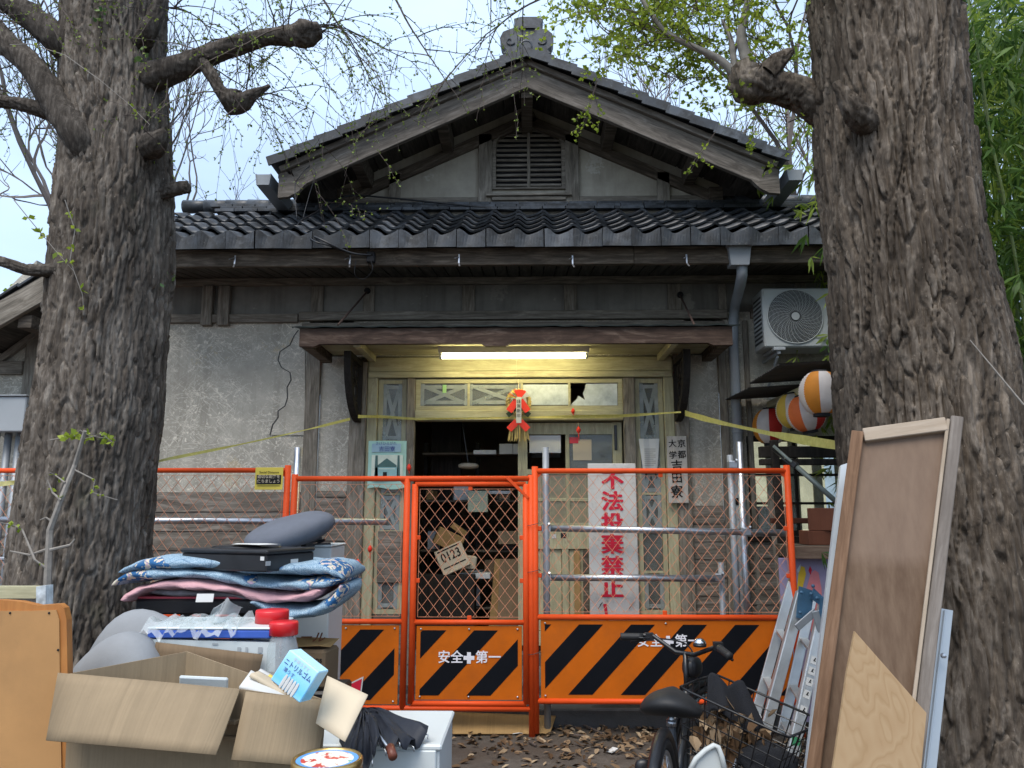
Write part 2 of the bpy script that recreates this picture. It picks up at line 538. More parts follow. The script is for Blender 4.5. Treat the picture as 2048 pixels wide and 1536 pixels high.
MAT['white'] = m_plain('white_melamine', (.56, .60, .60), .4, .05, 4, bump=.03, dirt=.12)
MAT['cream'] = m_plain('cream_board', (.56, .47, .34), .8, .06, 5, bump=.08, dirt=.1)
MAT['paper'] = m_plain('white_paper', (.58, .58, .56), .85, .06, 7, bump=.08, dirt=.08)
MAT['black'] = m_plain('black_plastic', (.012, .012, .014), .35, .25, 10, spec=.5, bump=.05, dirt=.2)
MAT['blackmatte'] = m_plain('matt_black', (.016, .016, .018), .75, .25, 10, spec=.3, bump=.1)
MAT['rubber'] = m_plain('worn_black_rubber', (.02, .02, .021), .55, .3, 14, bump=.1)
MAT['red'] = m_plain('red_plastic', (.62, .015, .02), .35, .1, 8, spec=.5, bump=.02, dirt=.1)
MAT['redpaint'] = m_plain('red_sign_paint', (.60, .012, .04), .6, .1, 12, bump=.03, dirt=.2)
MAT['yellow'] = m_plain('yellow_plastic', (.80, .62, .10), .5, .1, 8, bump=.02)
MAT['ink'] = m_plain('black_ink', (.014, .013, .012), .8, .3, 20, bump=.02, dirt=.1)
MAT['concrete'] = m_plain('dark_concrete', (.10, .10, .098), .9, .3, 9, bump=.4, dirt=.4, bdist=.01)
def m_cardboard(name, c, along=0):
    t = NT(name)
    v = t.coords()
    s = [1.0] * 3; s[along] = 110
    fl = t.noise(t.coords(tuple(s), rand=False), 1.0, 2, .5)
    s2 = [.4] * 3; s2[along] = 16
    bd = t.noise(t.coords(tuple(s2)), 1.0, 3, .6)
    n1 = t.noise(v, 4, 6, .6)
    c = Vector(c)
    col = t.ramp(n1, [(.25, tuple(c * .82)), (.75, tuple(c * 1.1))])
    col = t.mix(t.ramp(t.noise(v, 9, 6, .7), [(.6, 0.0), (.8, .35)]), col, tuple(c * .5))
    col = t.mix(t.ramp(fl, [(.35, .0), (.7, .22)]), col, tuple(c * .6))
    col = t.mix(t.ramp(bd, [(.52, .0), (.62, .28), (.66, 0.0)]), col, tuple(c * .55))
    return t.bsdf(col, .85, t.math('ADD', t.mul(t.math('ADD', fl, t.mul(bd, 2.0)), .45), t.mul(n1, .4)), .5, .006, 0, .2)
MAT['card'] = m_cardboard('corrugated_cardboard', (.285, .215, .135))
MAT['card_dark'] = m_cardboard('brown_cardboard', (.19, .132, .08))
MAT['card_orange'] = m_cardboard('tan_cardboard', (.36, .225, .095))
def m_glass(name, tint=(.75, .8, .8), alpha=.25, rough=.08):
    t = NT(name)
    v = t.coords()
    gl = t.n('BsdfPrincipled', {'Base Color': tint, 'Roughness': rough, 'Specular IOR Level': .6})
    tr = t.n('BsdfTransparent', {'Color': (.86, .9, .9)})
    f = t.ramp(t.noise(v, 6, 5, .65), [(.3, alpha * .7), (.8, min(1, alpha * 1.6))])
    t.t.links.new(t.n('MixShader', {0: f, 1: tr, 2: gl}), t.out.inputs['Surface'])
    return t.m
MAT['glass'] = m_glass('dusty_window_glass', (.30, .31, .29), .30)
MAT['film'] = m_glass('cloudy_plastic_film', (.72, .78, .80), .62, .25)
MAT['tapefilm'] = m_glass('matt_packing_tape', (.45, .48, .46), .42, .35)
MAT['clear'] = m_glass('clear_plastic', (.8, .84, .86), .28, .1)
def m_emit(name, c, s):
    t = NT(name)
    t.t.links.new(t.n('Emission', {'Color': c, 'Strength': s}), t.out.inputs['Surface'])
    return t.m
# ------------------------------------------------------------------ the old dormitory house
YW = 7.0
def xw(px, py=800): return PX(px, py, YW)
def zw(py, px=1040): return PH(px, py, YW)
house = thing('dormitory_house', 'old timber dormitory with grey plaster walls, dark tiled gable roof and lit entrance canopy', 'house', (0, YW, 0))
HX0, HX1 = PX(300, 800, 7.0) - 1.2, PX(1815, 480, 6.15) - .35
Z_SOF = zw(560); Z_EAVE = 3.57

# --- plaster walls (bays between the posts)
def wall_bay(x0, x1, z0, z1, y=YW, m='plaster', t=.12):
    return boxr('plaster_panel', MAT[m], house, x0, x1, y, y + t, z0, z1, 0)
xA0, xA1 = xw(612), xw(640)
xB0, xB1 = xw(703), xw(736)
xC1, xD0, xD1 = xw(757), xw(815), xw(832)
xE0, xE1, xF0, xF1, xG1 = xw(1245), xw(1268), xw(1326), xw(1346), xw(1374)
xH0, xH1 = xw(1438), xw(1454)
z_r2 = zw(643); z_r1 = zw(626); z_sill = zw(985); z_head0, z_head1 = zw(757), zw(716)
z_tr0 = zw(822); z_lin = zw(842); Z_FL = .35
wall_bay(HX0, xA0, .3, z_r1)
wall_bay(xA1, xB0, .3, z_r1)
wall_bay(xG1, xH0, .3, z_r1)
xRW0, xRW1 = xw(1496, 950), xw(1700, 950)
zRW0, zRW1 = PH(1580, 1072, YW), PH(1580, 872, YW)
wall_bay(xH1, xRW0, .3, z_r1)
wall_bay(xRW0, xRW1, zRW1, z_r1)
wall_bay(xRW0, xRW1, .3, zRW0)
wall_bay(xRW1, HX1, .3, z_r1)
wall_bay(xA1, xH0, z_head1 + .02, z_r1)
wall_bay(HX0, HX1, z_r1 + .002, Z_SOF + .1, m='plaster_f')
# --- long rails
def rail(px0, px1, py0, py1, d=.04, m='postx', y=YW, name='wall_rail'):
    x0 = px0 if abs(px0) < 20 else xw(px0, (py0 + py1) / 2); x1 = px1 if abs(px1) < 20 else xw(px1, (py0 + py1) / 2)
    return boxr(name, MAT[m], house, x0, x1, y - d, y + .002, zw(py1), zw(py0))
rail(HX0, HX1, 556, 570, .05)
rail(HX0, 598, 627, 644, .045)
rail(601, 1452, 624, 641, .06)
rail(1500, HX1, 622, 640, .045)
rail(605, 1448, 645, 656, .03)
# --- frieze studs
for a, b_, z0, z1, d in ((409, 430, 650, 571, .065), (441, 464, 650, 571, .065), (624, 648, 623, 571, .03), (728, 750, 623, 571, .03), (925, 950, 623, 571, .03),
                         (1128, 1154, 623, 571, .03), (1335, 1362, 623, 571, .03), (1436, 1452, 623, 571, .035), (1590, 1612, 620, 571, .03)):
    boxr('frieze_stud', MAT['postz'], house, xw(a, 600), xw(b_, 600), YW - d, YW + .002, zw(z0), zw(z1))
# --- main posts
def post(x0, x1, z0, z1, d=.05, m='postz', name='wall_post'):
    return boxr(name, MAT[m], house, x0, x1, YW - d, YW + .003, z0, z1, .006)
post(xA0, xA1, .2, zw(657), .035)
post(xB0, xB1, .2, zw(725), .07)
post(xB1 + .002, xC1, .2, zw(720), .05, 'paintz', 'door_frame_post')
post(xD0, xD1, .2, zw(758), .06, 'postz', 'door_frame_post')
post(xE0, xE1, .2, zw(758), .06, 'postz', 'door_frame_post')
post(xF0, xF1, .2, zw(720), .05, 'paintz', 'door_frame_post')
post(xF1 + .002, xG1, .2, zw(700), .07)
post(xH0, xH1, .2, zw(657), .04)
post(xw(1486, 700), xw(1496, 700), .2, zw(644), .03)
post(HX0, HX0 + .12, .2, Z_SOF, .04)
# --- painted head beams of the entrance
boxr('entrance_head_beam', MAT['paintx'], house, xB1 + .01, xF1 - .01, YW - .055, YW + .05, zw(744), zw(716), .006)
boxr('entrance_head_beam', MAT['paintx'], house, xB1 + .01, xF1 - .01, YW - .075, YW + .05, zw(757), zw(745), .006)
boxr('entrance_lintel', MAT['paintx'], house, xD1 + .002, xE0 - .002, YW - .065, YW + .06, z_lin, z_tr0, .006)
# --- siding planks
def siding(x0, x1, ztop, zbot, n, lap=.004):
    h = (ztop - zbot) / n
    for i in range(n):
        z1 = ztop - i * h
        M = Euler((R(-3.2 + random.uniform(-.6, .6)), R(random.uniform(-.12, .12)), 0)).to_matrix()
        box('siding_plank', MAT['plank'], house, ((x0 + x1) / 2, YW - .018 + random.uniform(-.002, .002), z1 - h / 2), (x1 - x0 - .006, .018, h + .008), M, .003)
siding(HX0 + .1, xA0 - .003, z_sill, .32, 8)
siding(xA1 + .003, xB0 - .003, z_sill - .05, .32, 7)
boxr('sill_rail', MAT['postx'], house, xA1 + .01, xB0 - .01, YW - .03, YW, z_sill - .04, z_sill + .015)
siding(xG1 + .003, xH0 - .003, zw(1012), .32, 8)
siding(xH1 + .003, xRW1 + .5, zRW0 - .06, .32, 7)
boxr('foundation_wall', MAT['concrete'], house, HX0, HX1, YW - .05, YW + .15, -.05, .30, .01)
# --- crack in the left plaster: a broken lip of plaster standing proud
cr = [(597, 660), (588, 672), (580, 690), (560, 703), (556, 720), (563, 735), (580, 745), (582, 760), (574, 775), (575, 795), (570, 812), (556, 822), (556, 835), (545, 850), (540, 870)]
mb = MB()
for (a, b_), (c, d) in zip(cr, cr[1:]):
    mb.bar(P(a, b_, YW - .002), P(c, d, YW - .002), .012, .006, (0, 1, 0))
mb.build('crack', MAT['black'], house)
lip = MB()
pts = [P(a + 2, b_, YW - .012) for a, b_ in cr] + [P(610, 870, YW - .012), P(610, 660, YW - .012)]
n = len(pts); q = [p + Vector((0, .011, 0)) for p in pts]
lip.add(pts + q, [tuple(range(n))[::-1]] + [(i, (i + 1) % n, n + (i + 1) % n, n + i) for i in range(n)])
lip.build('loose_plaster', MAT['plaster'], house, center=False)

# --- windows
def sash(name, x0, x1, z0, z1, y, mat, fw=.045, cols=(), rows=(), glass='glass', d=.035, parent=None):
    mb = MB()
    for a, b_, c, e in ((x0, x1, z1 - fw, z1), (x0, x1, z0, z0 + fw), (x0, x0 + fw, z0 + fw, z1 - fw), (x1 - fw, x1, z0 + fw, z1 - fw)):
        mb.box(((a + b_) / 2, y, (c + e) / 2), (b_ - a, d, e - c))
    w = mb.build(name, mat, parent or house)
    xs = [x0 + fw] + [x0 + fw + (x1 - x0 - 2 * fw) * t for t in cols] + [x1 - fw]
    zs = [z0 + fw] + [z0 + fw + (z1 - z0 - 2 * fw) * t for t in rows] + [z1 - fw]
    for x in xs[1:-1]: boxr('glazing_bar', mat, w, x - .011, x + .011, y - d * .45, y + d * .45, z0 + fw, z1 - fw, .002)
    for z in zs[1:-1]: boxr('glazing_bar', mat, w, x0 + fw, x1 - fw, y - d * .43, y + d * .43, z - .011, z + .011, .002)
    cells = []
    for i in range(len(xs) - 1):
        for j in range(len(zs) - 1):
            a, b_, c, e = xs[i] + .004, xs[i + 1] - .004, zs[j] + .004, zs[j + 1] - .004
            cells.append((a, b_, c, e))
            if glass: boxr('pane', MAT[glass], w, a, b_, y - .002, y + .002, c, e, 0)
    return w, cells
def tape_cross(w, cell, y, kinds='XB'):
    a, b_, c, e = cell
    tw = .034
    if 'X' in kinds:
        board('packing_tape', MAT['tapefilm'], w, (a + .02, y, c + .02), (b_ - .02, y, e - .02), tw, .001, (0, 0, 1), 0)
        board('packing_tape', MAT['tapefilm'], w, (a + .02, y - .002, e - .02), (b_ - .02, y - .002, c + .02), tw, .001, (0, 0, 1), 0)
    if 'B' in kinds:
        board('packing_tape', MAT['tapefilm'], w, (a, y - .004, c + .03), (b_, y - .004, c + .03), tw, .001, (0, 0, 1), 0)
        board('packing_tape', MAT['tapefilm'], w, (a, y - .004, e - .03), (b_, y - .004, e - .03), tw, .001, (0, 0, 1), 0)
        board('packing_tape', MAT['tapefilm'], w, (a + .015, y - .006, c), (a + .015, y - .006, e), tw, .001, (1, 0, 0), 0)
        board('packing_tape', MAT['tapefilm'], w, (b_ - .015, y - .006, c), (b_ - .015, y - .006, e), tw, .001, (1, 0, 0), 0)
# side lights left and right of the door
z_sl1 = zw(758) - .004; z_slm = zw(855); z_slb = .62
for x0, x1 in ((xC1 + .006, xD0 - .006), (xE1 + .006, xF0 - .006)):
    w, cs = sash('sidelight_window', x0, x1, z_slb, z_sl1, YW - .005, MAT['paintz'], .04, (), (.16, .335, .50, .735))
    for k, c in enumerate(cs):
        if k != 1: tape_cross(w, c, YW - .012, 'XB' if k in (4, 3, 2) else 'B')
    boxr('back_board', MAT['darkwood'], w, x0, x1, YW + .06, YW + .07, z_slb, z_sl1, 0)
    boxr('kick_panel', MAT['plank'], house, x0, x1, YW - .02, YW + .02, .25, z_slb - .004)
# shutter board on the left side light
boxr('shutter_board', MAT['plank'], house, xw(757, 1090), xw(806, 1090), YW - .04, YW - .025, zw(1165), zw(1062))
# transom
w, cs = sash('transom_window', xD1 + .004, xE0 - .004, z_tr0 + .003, zw(758) - .004, YW - .02, MAT['paintx'], .04, (.245, .515, .755), (), None)
for k, c in enumerate(cs):
    a, b_, c0, e = c
    if k == 3:
        # broken pane: jagged remains of glass
        mbp = MB()
        zig = [(a + .005, c0), (b_, c0), (b_, e), (a + .15, e), (a + .14, e - .05), (a + .12, e - .09), (a + .14, c0 + .05), (a + .08, c0 + .09), (a + .065, c0 + .06), (a + .03, c0 + .03)]
        mbp.prism([(x, z) for x, z in zig], Matrix(((1, 0, 0, 0), (0, 0, -1, YW - .018), (0, 1, 0, 0), (0, 0, 0, 1))), .003)
        mbp.build('broken_pane', MAT['film'], w)
    else:
        boxr('pane', MAT['glass'], w, a, b_, YW - .02, YW - .016, c0, e, 0)
        if k < 2: tape_cross(w, c, YW - .026, 'XB')
        else: boxr('film_sheet', MAT['film'], w, a + .005, b_ - .005, YW - .028, YW - .026, c0 + .005, e - .01, 0)
boxr('green_sticker', m_plain('green_tape', (.35, .62, .25), .6), w, cs[0][0] + .20, cs[0][0] + .235, YW - .034, YW - .032, cs[0][3] - .085, cs[0][3] - .01, 0)
# --- sliding door, right half of the opening
xd0, xd1 = xw(1036, 1000), xE0 - .01
zd1 = z_lin - .008
dm = MAT['paintz']
dmb = MB()
def dbar(a, b_, c, e): dmb.box(((a + b_) / 2, YW + .055, (c + e) / 2), (b_ - a, .035, e - c))
st = .085
dbar(xd0, xd0 + st, Z_FL, zd1); dbar(xd1 - st, xd1, Z_FL, zd1)
for y0, y1 in ((868, 845), (948, 938), (1060, 1046), (1098, 1062)): dbar(xd0 + st, xd1 - st, zw(y0), zw(y1))
dbar(xd0 + st, xd1 - st, Z_FL, Z_FL + .12)
door = dmb.build('sliding_door', dm, house)
xm = xw(1136, 950)
boxr('glazing_bar', dm, door, xm - .018, xm + .018, YW + .04, YW + .07, zw(1046), zw(868), .003)
boxr('glazing_bar', dm, door, xm - .06, xm - .0, YW + .04, YW + .07, Z_FL + .12, zw(1098), .003)
boxr('glazing_bar', dm, door, xd0 + st, xd1 - st, YW + .042, YW + .068, zw(1003), zw(996), .003)
for (a, b_, c, e, g) in ((xd0 + st, xm - .018, 938, 868, None), (xm + .018, xd1 - st, 938, 868, 'glass'), (xd0 + st, xm - .018, 996, 948, 'r'), (xm + .018, xd1 - st, 996, 948, 'r'), (xd0 + st, xm - .018, 1046, 1003, 'r'), (xm + .018, xd1 - st, 1046, 1003, 'r')):
    if g == 'glass': boxr('pane', MAT['glass'], door, a + .002, b_ - .002, YW + .053, YW + .057, zw(c), zw(e), 0)
    if g == 'r':      # ribbed glass
        k = int((b_ - a) / .018); mbr = MB()
        for i in range(k):
            x = a + (i + .5) * (b_ - a) / k
            mbr.box((x, YW + .055, (zw(c) + zw(e)) / 2), ((b_ - a) / k * .8, .008, zw(e) - zw(c)))
        mbr.box(((a + b_) / 2, YW + .062, (zw(c) + zw(e)) / 2), (b_ - a, .003, zw(e) - zw(c)))
        mbr.build('ribbed_pane', m_glass('ribbed_glass', (.40, .36, .24), .75, .3) if 'rib' not in MAT else MAT['rib'], door)
for a, b_ in ((xd0 + st, xm - .06), (xm, xd1 - st)):
    boxr('door_panel', MAT['paintz'], door, a + .003, b_ - .003, YW + .06, YW + .075, Z_FL + .123, zw(1098) - .003)
boxr('torn_paper', MAT['paper'], door, xd0 + st + .02, xm - .06, YW + .046, YW + .048, zw(905), zw(870), 0)
boxr('torn_paper', MAT['cream'], door, xm + .05, xm + .22, YW + .046, YW + .048, zw(920), zw(878), 0)
boxr('red_sticker', MAT['red'], door, xm + .02, xm + .1, YW + .042, YW + .044, zw(886), zw(874), 0)
boxr('door_latch', MAT['black'], door, xd1 - .07, xd1 - .045, YW + .02, YW + .037, zw(900), zw(850))
for a, b_, c, e in ((xm - .15, xm - .11, 1077, 1069), (xm - .07, xm - .02, 1076, 1066)):
    boxr('sticker', MAT['paper' if a < xm - .1 else 'black'], door, a, b_, YW + .034, YW + .036, zw(c), zw(e), 0)
for a, w_ in ((xm + .045, .055), (xm + .125, .05), (xd0 + st + .03, .03)):
    boxr('loose_slat', MAT['card_orange'] if a < xm + .1 else MAT['beam'], door, a, a + w_, YW + .03, YW + .045, Z_FL + .1, zw(1102 if a > xm else 1150), .003)
# --- right-hand window with dark frame and bright room behind
dw = MAT['darkwood']
w, cs = sash('side_window', xRW0, xRW1, zRW0, zRW1, YW + .02, dw, .05, (.47, ), (.30, .62), 'glass', .05)
boxr('back_board', m_emit('bright_room_behind_window', (.80, .74, .52), .62), w, xRW0, xRW1, YW + .6, YW + .61, zRW0 - .1, zRW1 + .1, 0)
for k in range(4):
    x = xRW0 + .1 + k * .22
    boxr('blind_fold', MAT['cream'], w, x, x + .09, YW + .5, YW + .52, zRW0, zRW1 + .05, 0)
boxr('window_poster', MAT['paper'], w, xRW0 + .08, xRW0 + .42, YW + .05, YW + .052, zRW0 + .04, zRW0 + .26, 0)
boxr('window_sill', dw, house, xRW0 - .04, xRW1 + .04, YW - .05, YW, zRW0 - .05, zRW0 - .004)
# --- porch slab and step
boxr('porch_slab', MAT['concrete'], house, xw(640), xw(1440), 6.2, YW - .052, -.05, .20, .01)
boxr('porch_step', MAT['concrete'], house, xw(620), xw(1460), 5.75, 6.195, -.05, .13, .01)

# ------------------------------------------------------------------ eaves and lower roof
YF_, YE = 6.25, 6.15
RX0, RX1 = PX(225, 480, 6.15), PX(1815, 480, 6.15)
boxr('eave_fascia', MAT['beam'], house, RX0 + .05, -1.35, YF_, YF_ + .05, Z_EAVE, Z_EAVE + .155, .006)
boxr('eave_fascia', MAT['beam'], house, -1.348, .9, YF_ - .002, YF_ + .05, Z_EAVE, Z_EAVE + .155, .006)
boxr('eave_fascia', MAT['beam'], house, .902, RX1 - .05, YF_, YF_ + .05, Z_EAVE, Z_EAVE + .155, .006)
nb = 60; bw = (RX1 - RX0 - .1) / nb
sl = math.atan2(Z_SOF - Z_EAVE + .02, YW - YF_)
for i in range(nb):
    x = RX0 + .05 + (i + .5) * bw
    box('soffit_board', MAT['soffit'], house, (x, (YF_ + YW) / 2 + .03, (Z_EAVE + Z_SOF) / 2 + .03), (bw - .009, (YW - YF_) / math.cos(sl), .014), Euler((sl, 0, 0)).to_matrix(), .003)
PIT = math.atan(.57)
sdir = Vector((0, math.cos(PIT), math.sin(PIT))); ndir = Vector((0, -math.sin(PIT), math.cos(PIT)))
ZT0 = PH(1040, 462, YE)           # top of the tiles at the eave line
roof = MB()
a = Vector((0, YE + .06, ZT0 - .05)); b_ = a + sdir * 1.5
roof.add([(RX0, a.y, a.z), (RX1, a.y, a.z), (RX1, b_.y, b_.z), (RX0, b_.y, b_.z), (RX0, a.y, a.z - .03), (RX1, a.y, a.z - .03), (RX1, b_.y + 3, b_.z - 1.4), (RX0, b_.y + 3, b_.z - 1.4)],
         [(0, 1, 2, 3), (4, 5, 1, 0), (2, 6, 7, 3), (0, 3, 7, 4), (1, 5, 6, 2)])
roof = roof.build('roof', MAT['blackmatte'], house)
TW, TL = .2435, .235
def tile_mesh(front=0.0):
    n = 10; v = []; f = []
    w2 = TW * (1.06 if not front else .982)
    def prof(u): return .026 * math.cos(2 * math.pi * (u - .04)) + .006 * math.sin(4 * math.pi * u)
    L = TL * 1.25
    for j in range(2):
        for i in range(n + 1):
            u = i / n
            v.append(((u - .5) * w2, j * L, prof(u) + (0.024 if j == 0 else 0.0)))
    for i in range(n): f.append((i, i + 1, n + 2 + i, n + 1 + i))
    k = len(v)
    th = .02
    for i in range(n + 1):
        u = i / n
        z = (prof(u) + .024 - th) if not front else -front
        v.append(((u - .5) * w2, 0.0015 if not front else -.40 * front - .01, z))
    for i in range(n): f.append((k + i, k + i + 1, i + 1, i))
    # underside
    k2 = len(v)
    for i in range(n + 1):
        u = i / n
        v.append(((u - .5) * w2, L, prof(u) - .02))
    if not front:
        for i in range(n): f.append((k2 + i, k2 + i + 1, k + i + 1, k + i))
    else:
        for i in range(n):
            pass
    me = mesh_from(v, f, MAT['tile'])
    for p in me.polygons:
        p.use_smooth = p.index < n
    return me
tm, te = tile_mesh(), tile_mesh(.098)
ncol = int((RX1 - RX0) / TW)
GX0, GX1 = -1.95, 1.95            # gable wall sits on the roof between these
for r in range(6):
    for c in range(ncol):
        x = RX0 + (c + .5) * TW
        o_ = Vector((x, YE, ZT0 - .03)) + sdir * (r * TL)
        M = Matrix.Translation(o_ + Vector((random.uniform(-.004, .004), 0, random.uniform(-.003, .003)))) @ Euler((PIT - (R(3) if r else R(8)), R(random.uniform(-.8, .8)), R(random.uniform(-.9, .9)))).to_matrix().to_4x4()
        put('eave_tile' if r == 0 else 'roof_tile', te if r == 0 else tm, roof, M)
# stacked ridge courses
top = Vector((0, YE, ZT0 - .03)) + sdir * (6 * TL)
for k in range(3):
    x = RX0 + .2 + random.uniform(0, .2)
    while x < RX1 - .1:
        L = random.uniform(.20, .30)
        boxr('ridge_tile', MAT['tile'], roof, x, x + L - .006, top.y - .06 + k * .028 + random.uniform(-.006, .006), top.y + .26, top.z + .005 + k * .036, top.z + .037 + k * .036 + random.uniform(-.002, .002), .003)
        x += L
cap = MB(); cap.lathe([(.0, -.16), (.072, -.16), (.062, .16), (.0, .16)], 12, Euler((0, R(90), 0)).to_matrix())
cap_me = None
for side in (-1, 1):
    for i in range(12):
        x = side * (2.05 + i * .225)
        if x < RX0 or x > RX1: continue
        M = Matrix.Translation((x, top.y + .12, top.z + .13)) @ Euler((0, 0, R(random.uniform(-1.5, 1.5)))).to_matrix().to_4x4()
        if cap_me is None:
            cap_me = mesh_from(cap.v, cap.f, MAT['tile'], True)
        put('ridge_cap_tile', cap_me, roof, M)
ZG = top.z + .10                    # foot of the gable wall
YG = top.y + .06

# ------------------------------------------------------------------ gable above the entrance
YB = 6.72
ap = P(1053, 122, YB); ap.x = 0.0
el = P(556, 338, YB)
GS = (ap.z - el.z) / -el.x
gd = lambda s: Vector((s, 0, -GS)).normalized()
gable = MB()
def groof_z(x): return ap.z - abs(x) * GS
gw = -el.x + .03
for s in (-1, 1):
    t = .05
    v = [(0, YB + .1, ap.z + .02), (s * gw, YB + .1, groof_z(gw) + .02), (s * gw, 12, groof_z(gw) + .02), (0, 12, ap.z + .02)]
    v += [(x, y, z - t) for x, y, z in v]
    f = [(0, 1, 2, 3), (7, 6, 5, 4), (0, 4, 5, 1), (1, 5, 6, 2)]
    gable.add(v, f if s > 0 else [q[::-1] for q in f])
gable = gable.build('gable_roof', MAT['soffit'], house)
for s in (-1, 1):
    d = gd(s); up = Vector((s * GS, 0, 1)).normalized()
    p0 = Vector((s * .002, YB, ap.z)) - up * .165; p1 = Vector((s * (gw - .13), YB, groof_z(gw - .13))) - up * .165
    board('barge_board', MAT['barge'], gable, p0 - Vector((0, 0, 0)), p1 + d * .0, .19, .05, up)
    q0 = Vector((s * .002, YB - .03, ap.z)) - up * .04; q1 = Vector((s * (gw - .05), YB - .03, groof_z(gw - .05))) - up * .04
    board('barge_cap_board', MAT['barge'], gable, q0, q1, .055, .07, up)
    # decorated foot of the barge board
    mbf = MB()
    fx = gw - .13
    M = Matrix(((1, 0, 0, 0), (0, 0, -1, YB + .026), (0, 1, 0, 0), (0, 0, 0, 1)))
    zt = groof_z(fx)
    pl = [(s * (fx + .01), zt - .07), (s * (fx + .08), zt - .11), (s * (fx + .08), zt - .34), (s * (fx - .02), zt - .33), (s * (fx - .10), zt - .285), (s * (fx - .18), zt - .20), (s * (fx + .0), zt - .10)]
    mbf.prism(pl if s > 0 else pl[::-1], M, .05)
    mbf.build('barge_foot', MAT['barge'], gable)
    # verge tiles
    ln = math.hypot(gw, gw * GS); nt = 11; step = ln / nt
    for i in range(nt):
        c = Vector((s * .0, YB - .01, ap.z)) + d * ((i + .5) * step) + up * (.045 + .004 * random.random())
        tilt = R(3.2) * s
        M = frame(c, d, None, up).to_3x3().to_4x4()
        M = M @ Euler((0, R(-5.5), 0)).to_matrix().to_4x4()
        M.translation = c
        vm = MB(); vm.box((0, .05 * (1 if s > 0 else -1), .012), (step * 1.10, .34, .026)); vm.box((0, -.125 * (1 if s > 0 else -1), -.028), (step * 1.10, .02, .085))
        key = ('verge', s)
        if key not in _meshes: _meshes[key] = mesh_from(vm.v, vm.f, MAT['tile'])
        put('verge_tile', _meshes[key], gable, M)
    # eave end of the gable roof: gutter
    gx = s * (gw + .10); gz = groof_z(gw) - .10
    prof = [(-.075, .06), (-.06, -.05), (.06, -.05), (.075, .06), (.065, .06), (.052, -.04), (-.052, -.04), (-.065, .06)]
    g = MB()
    M = Matrix(((1, 0, 0, gx), (0, 0, 1, YB - .02), (0, 1, 0, gz), (0, 0, 0, 1)))
    g.prism(prof, M, 1.0 if s < 0 else 2.2)
    if s > 0: pass
    mbx = g.build('rain_gutter', MAT['greypaint'], gable)
    e = MB(); e.prism([(-.065, .055), (-.055, -.045), (.055, -.045), (.065, .055)], Matrix(((1, 0, 0, gx), (0, 0, 1, YB - .015), (0, 1, 0, gz), (0, 0, 0, 1))), .006)
    e.build('gutter_end', MAT['greypaint'], gable)
    # purlins
    for px_ in (181, 364):
        x = s * px_ * 6.9 / 1538
        boxr('purlin', MAT['beam'], gable, x - .055, x + .055, YB + .03, YG + .1, groof_z(x) - .22, groof_z(x) - .045)
boxr('purlin', MAT['beam'], gable, -.055, .055, YB + .03, YG + .1, ap.z - .36, ap.z - .11)
# ridge end ornament
orn = [(1008, 109), (1016, 101), (1005, 92), (1002, 78), (1008, 66), (1020, 61), (1031, 58), (1033, 50), (1030, 40), (1044, 36), (1076, 36), (1088, 41), (1082, 52), (1085, 60), (1097, 62), (1107, 70), (1109, 84), (1105, 94), (1096, 101), (1104, 109)]
YO = YB - .06
m = MB()
pts = [P(a - 2, b_, YO) for a, b_ in orn]
m.prism([(p.x, p.z) for p in pts], Matrix(((1, 0, 0, 0), (0, 0, 1, YO - .02), (0, 1, 0, 0), (0, 0, 0, 1))), .14)
ornm = m.build('ridge_end_tile', MAT['tile'], gable)
m = MB(); c = P(1052, 93, YO - .05); m.lathe([(0, -.03), (.062, -.03), (.062, .012), (.05, .018), (.045, .012), (0, .012)], 20, Matrix.Translation(c) @ Euler((R(90), 0, 0)).to_matrix().to_4x4())
m.build('round_boss', MAT['tile'], ornm)
for s in (-1, 1):
    m = MB()
    cx, cz = P(1053 + s * 33, 80, YO - .03).x, P(1053, 80, YO - .03).z
    arc = [Vector((cx + s * (.05 - .011 * k / 3) * math.cos(R(-150 + 26 * k)), YO - .026, cz + (.05 - .011 * k / 3) * math.sin(R(-150 + 26 * k)))) for k in range(12)]
    m.tube(arc, .007, 5)
    m.build('scroll', MAT['tile'], ornm)
m = MB(); m.bar(P(1038, 55, YO - .03), P(1070, 55, YO - .03), .02, .02); m.build('crest_band', MAT['tile'], ornm)
boxr('ridge_tile', MAT['tile'], gable, -.12, .12, YB - .02, 12, ap.z + .03, ap.z + .13, .01)
# gable wall
def gz_wall(x): return groof_z(x) - .06
gwl = P(690, 400, YG).x; gwr = P(1430, 400, YG).x
m = MB()
pl = [(gwl - .05, ZG - .25), (gwr + .05, ZG - .25), (gwr + .05, gz_wall(gwr)), (0, gz_wall(0)), (gwl - .05, gz_wall(gwl))]
vx0, vx1 = P(985, 320, YG).x, P(1130, 320, YG).x
vz0, vzs, vz1 = PH(1057, 380, YG), PH(1057, 292, YG), PH(1057, 250, YG)
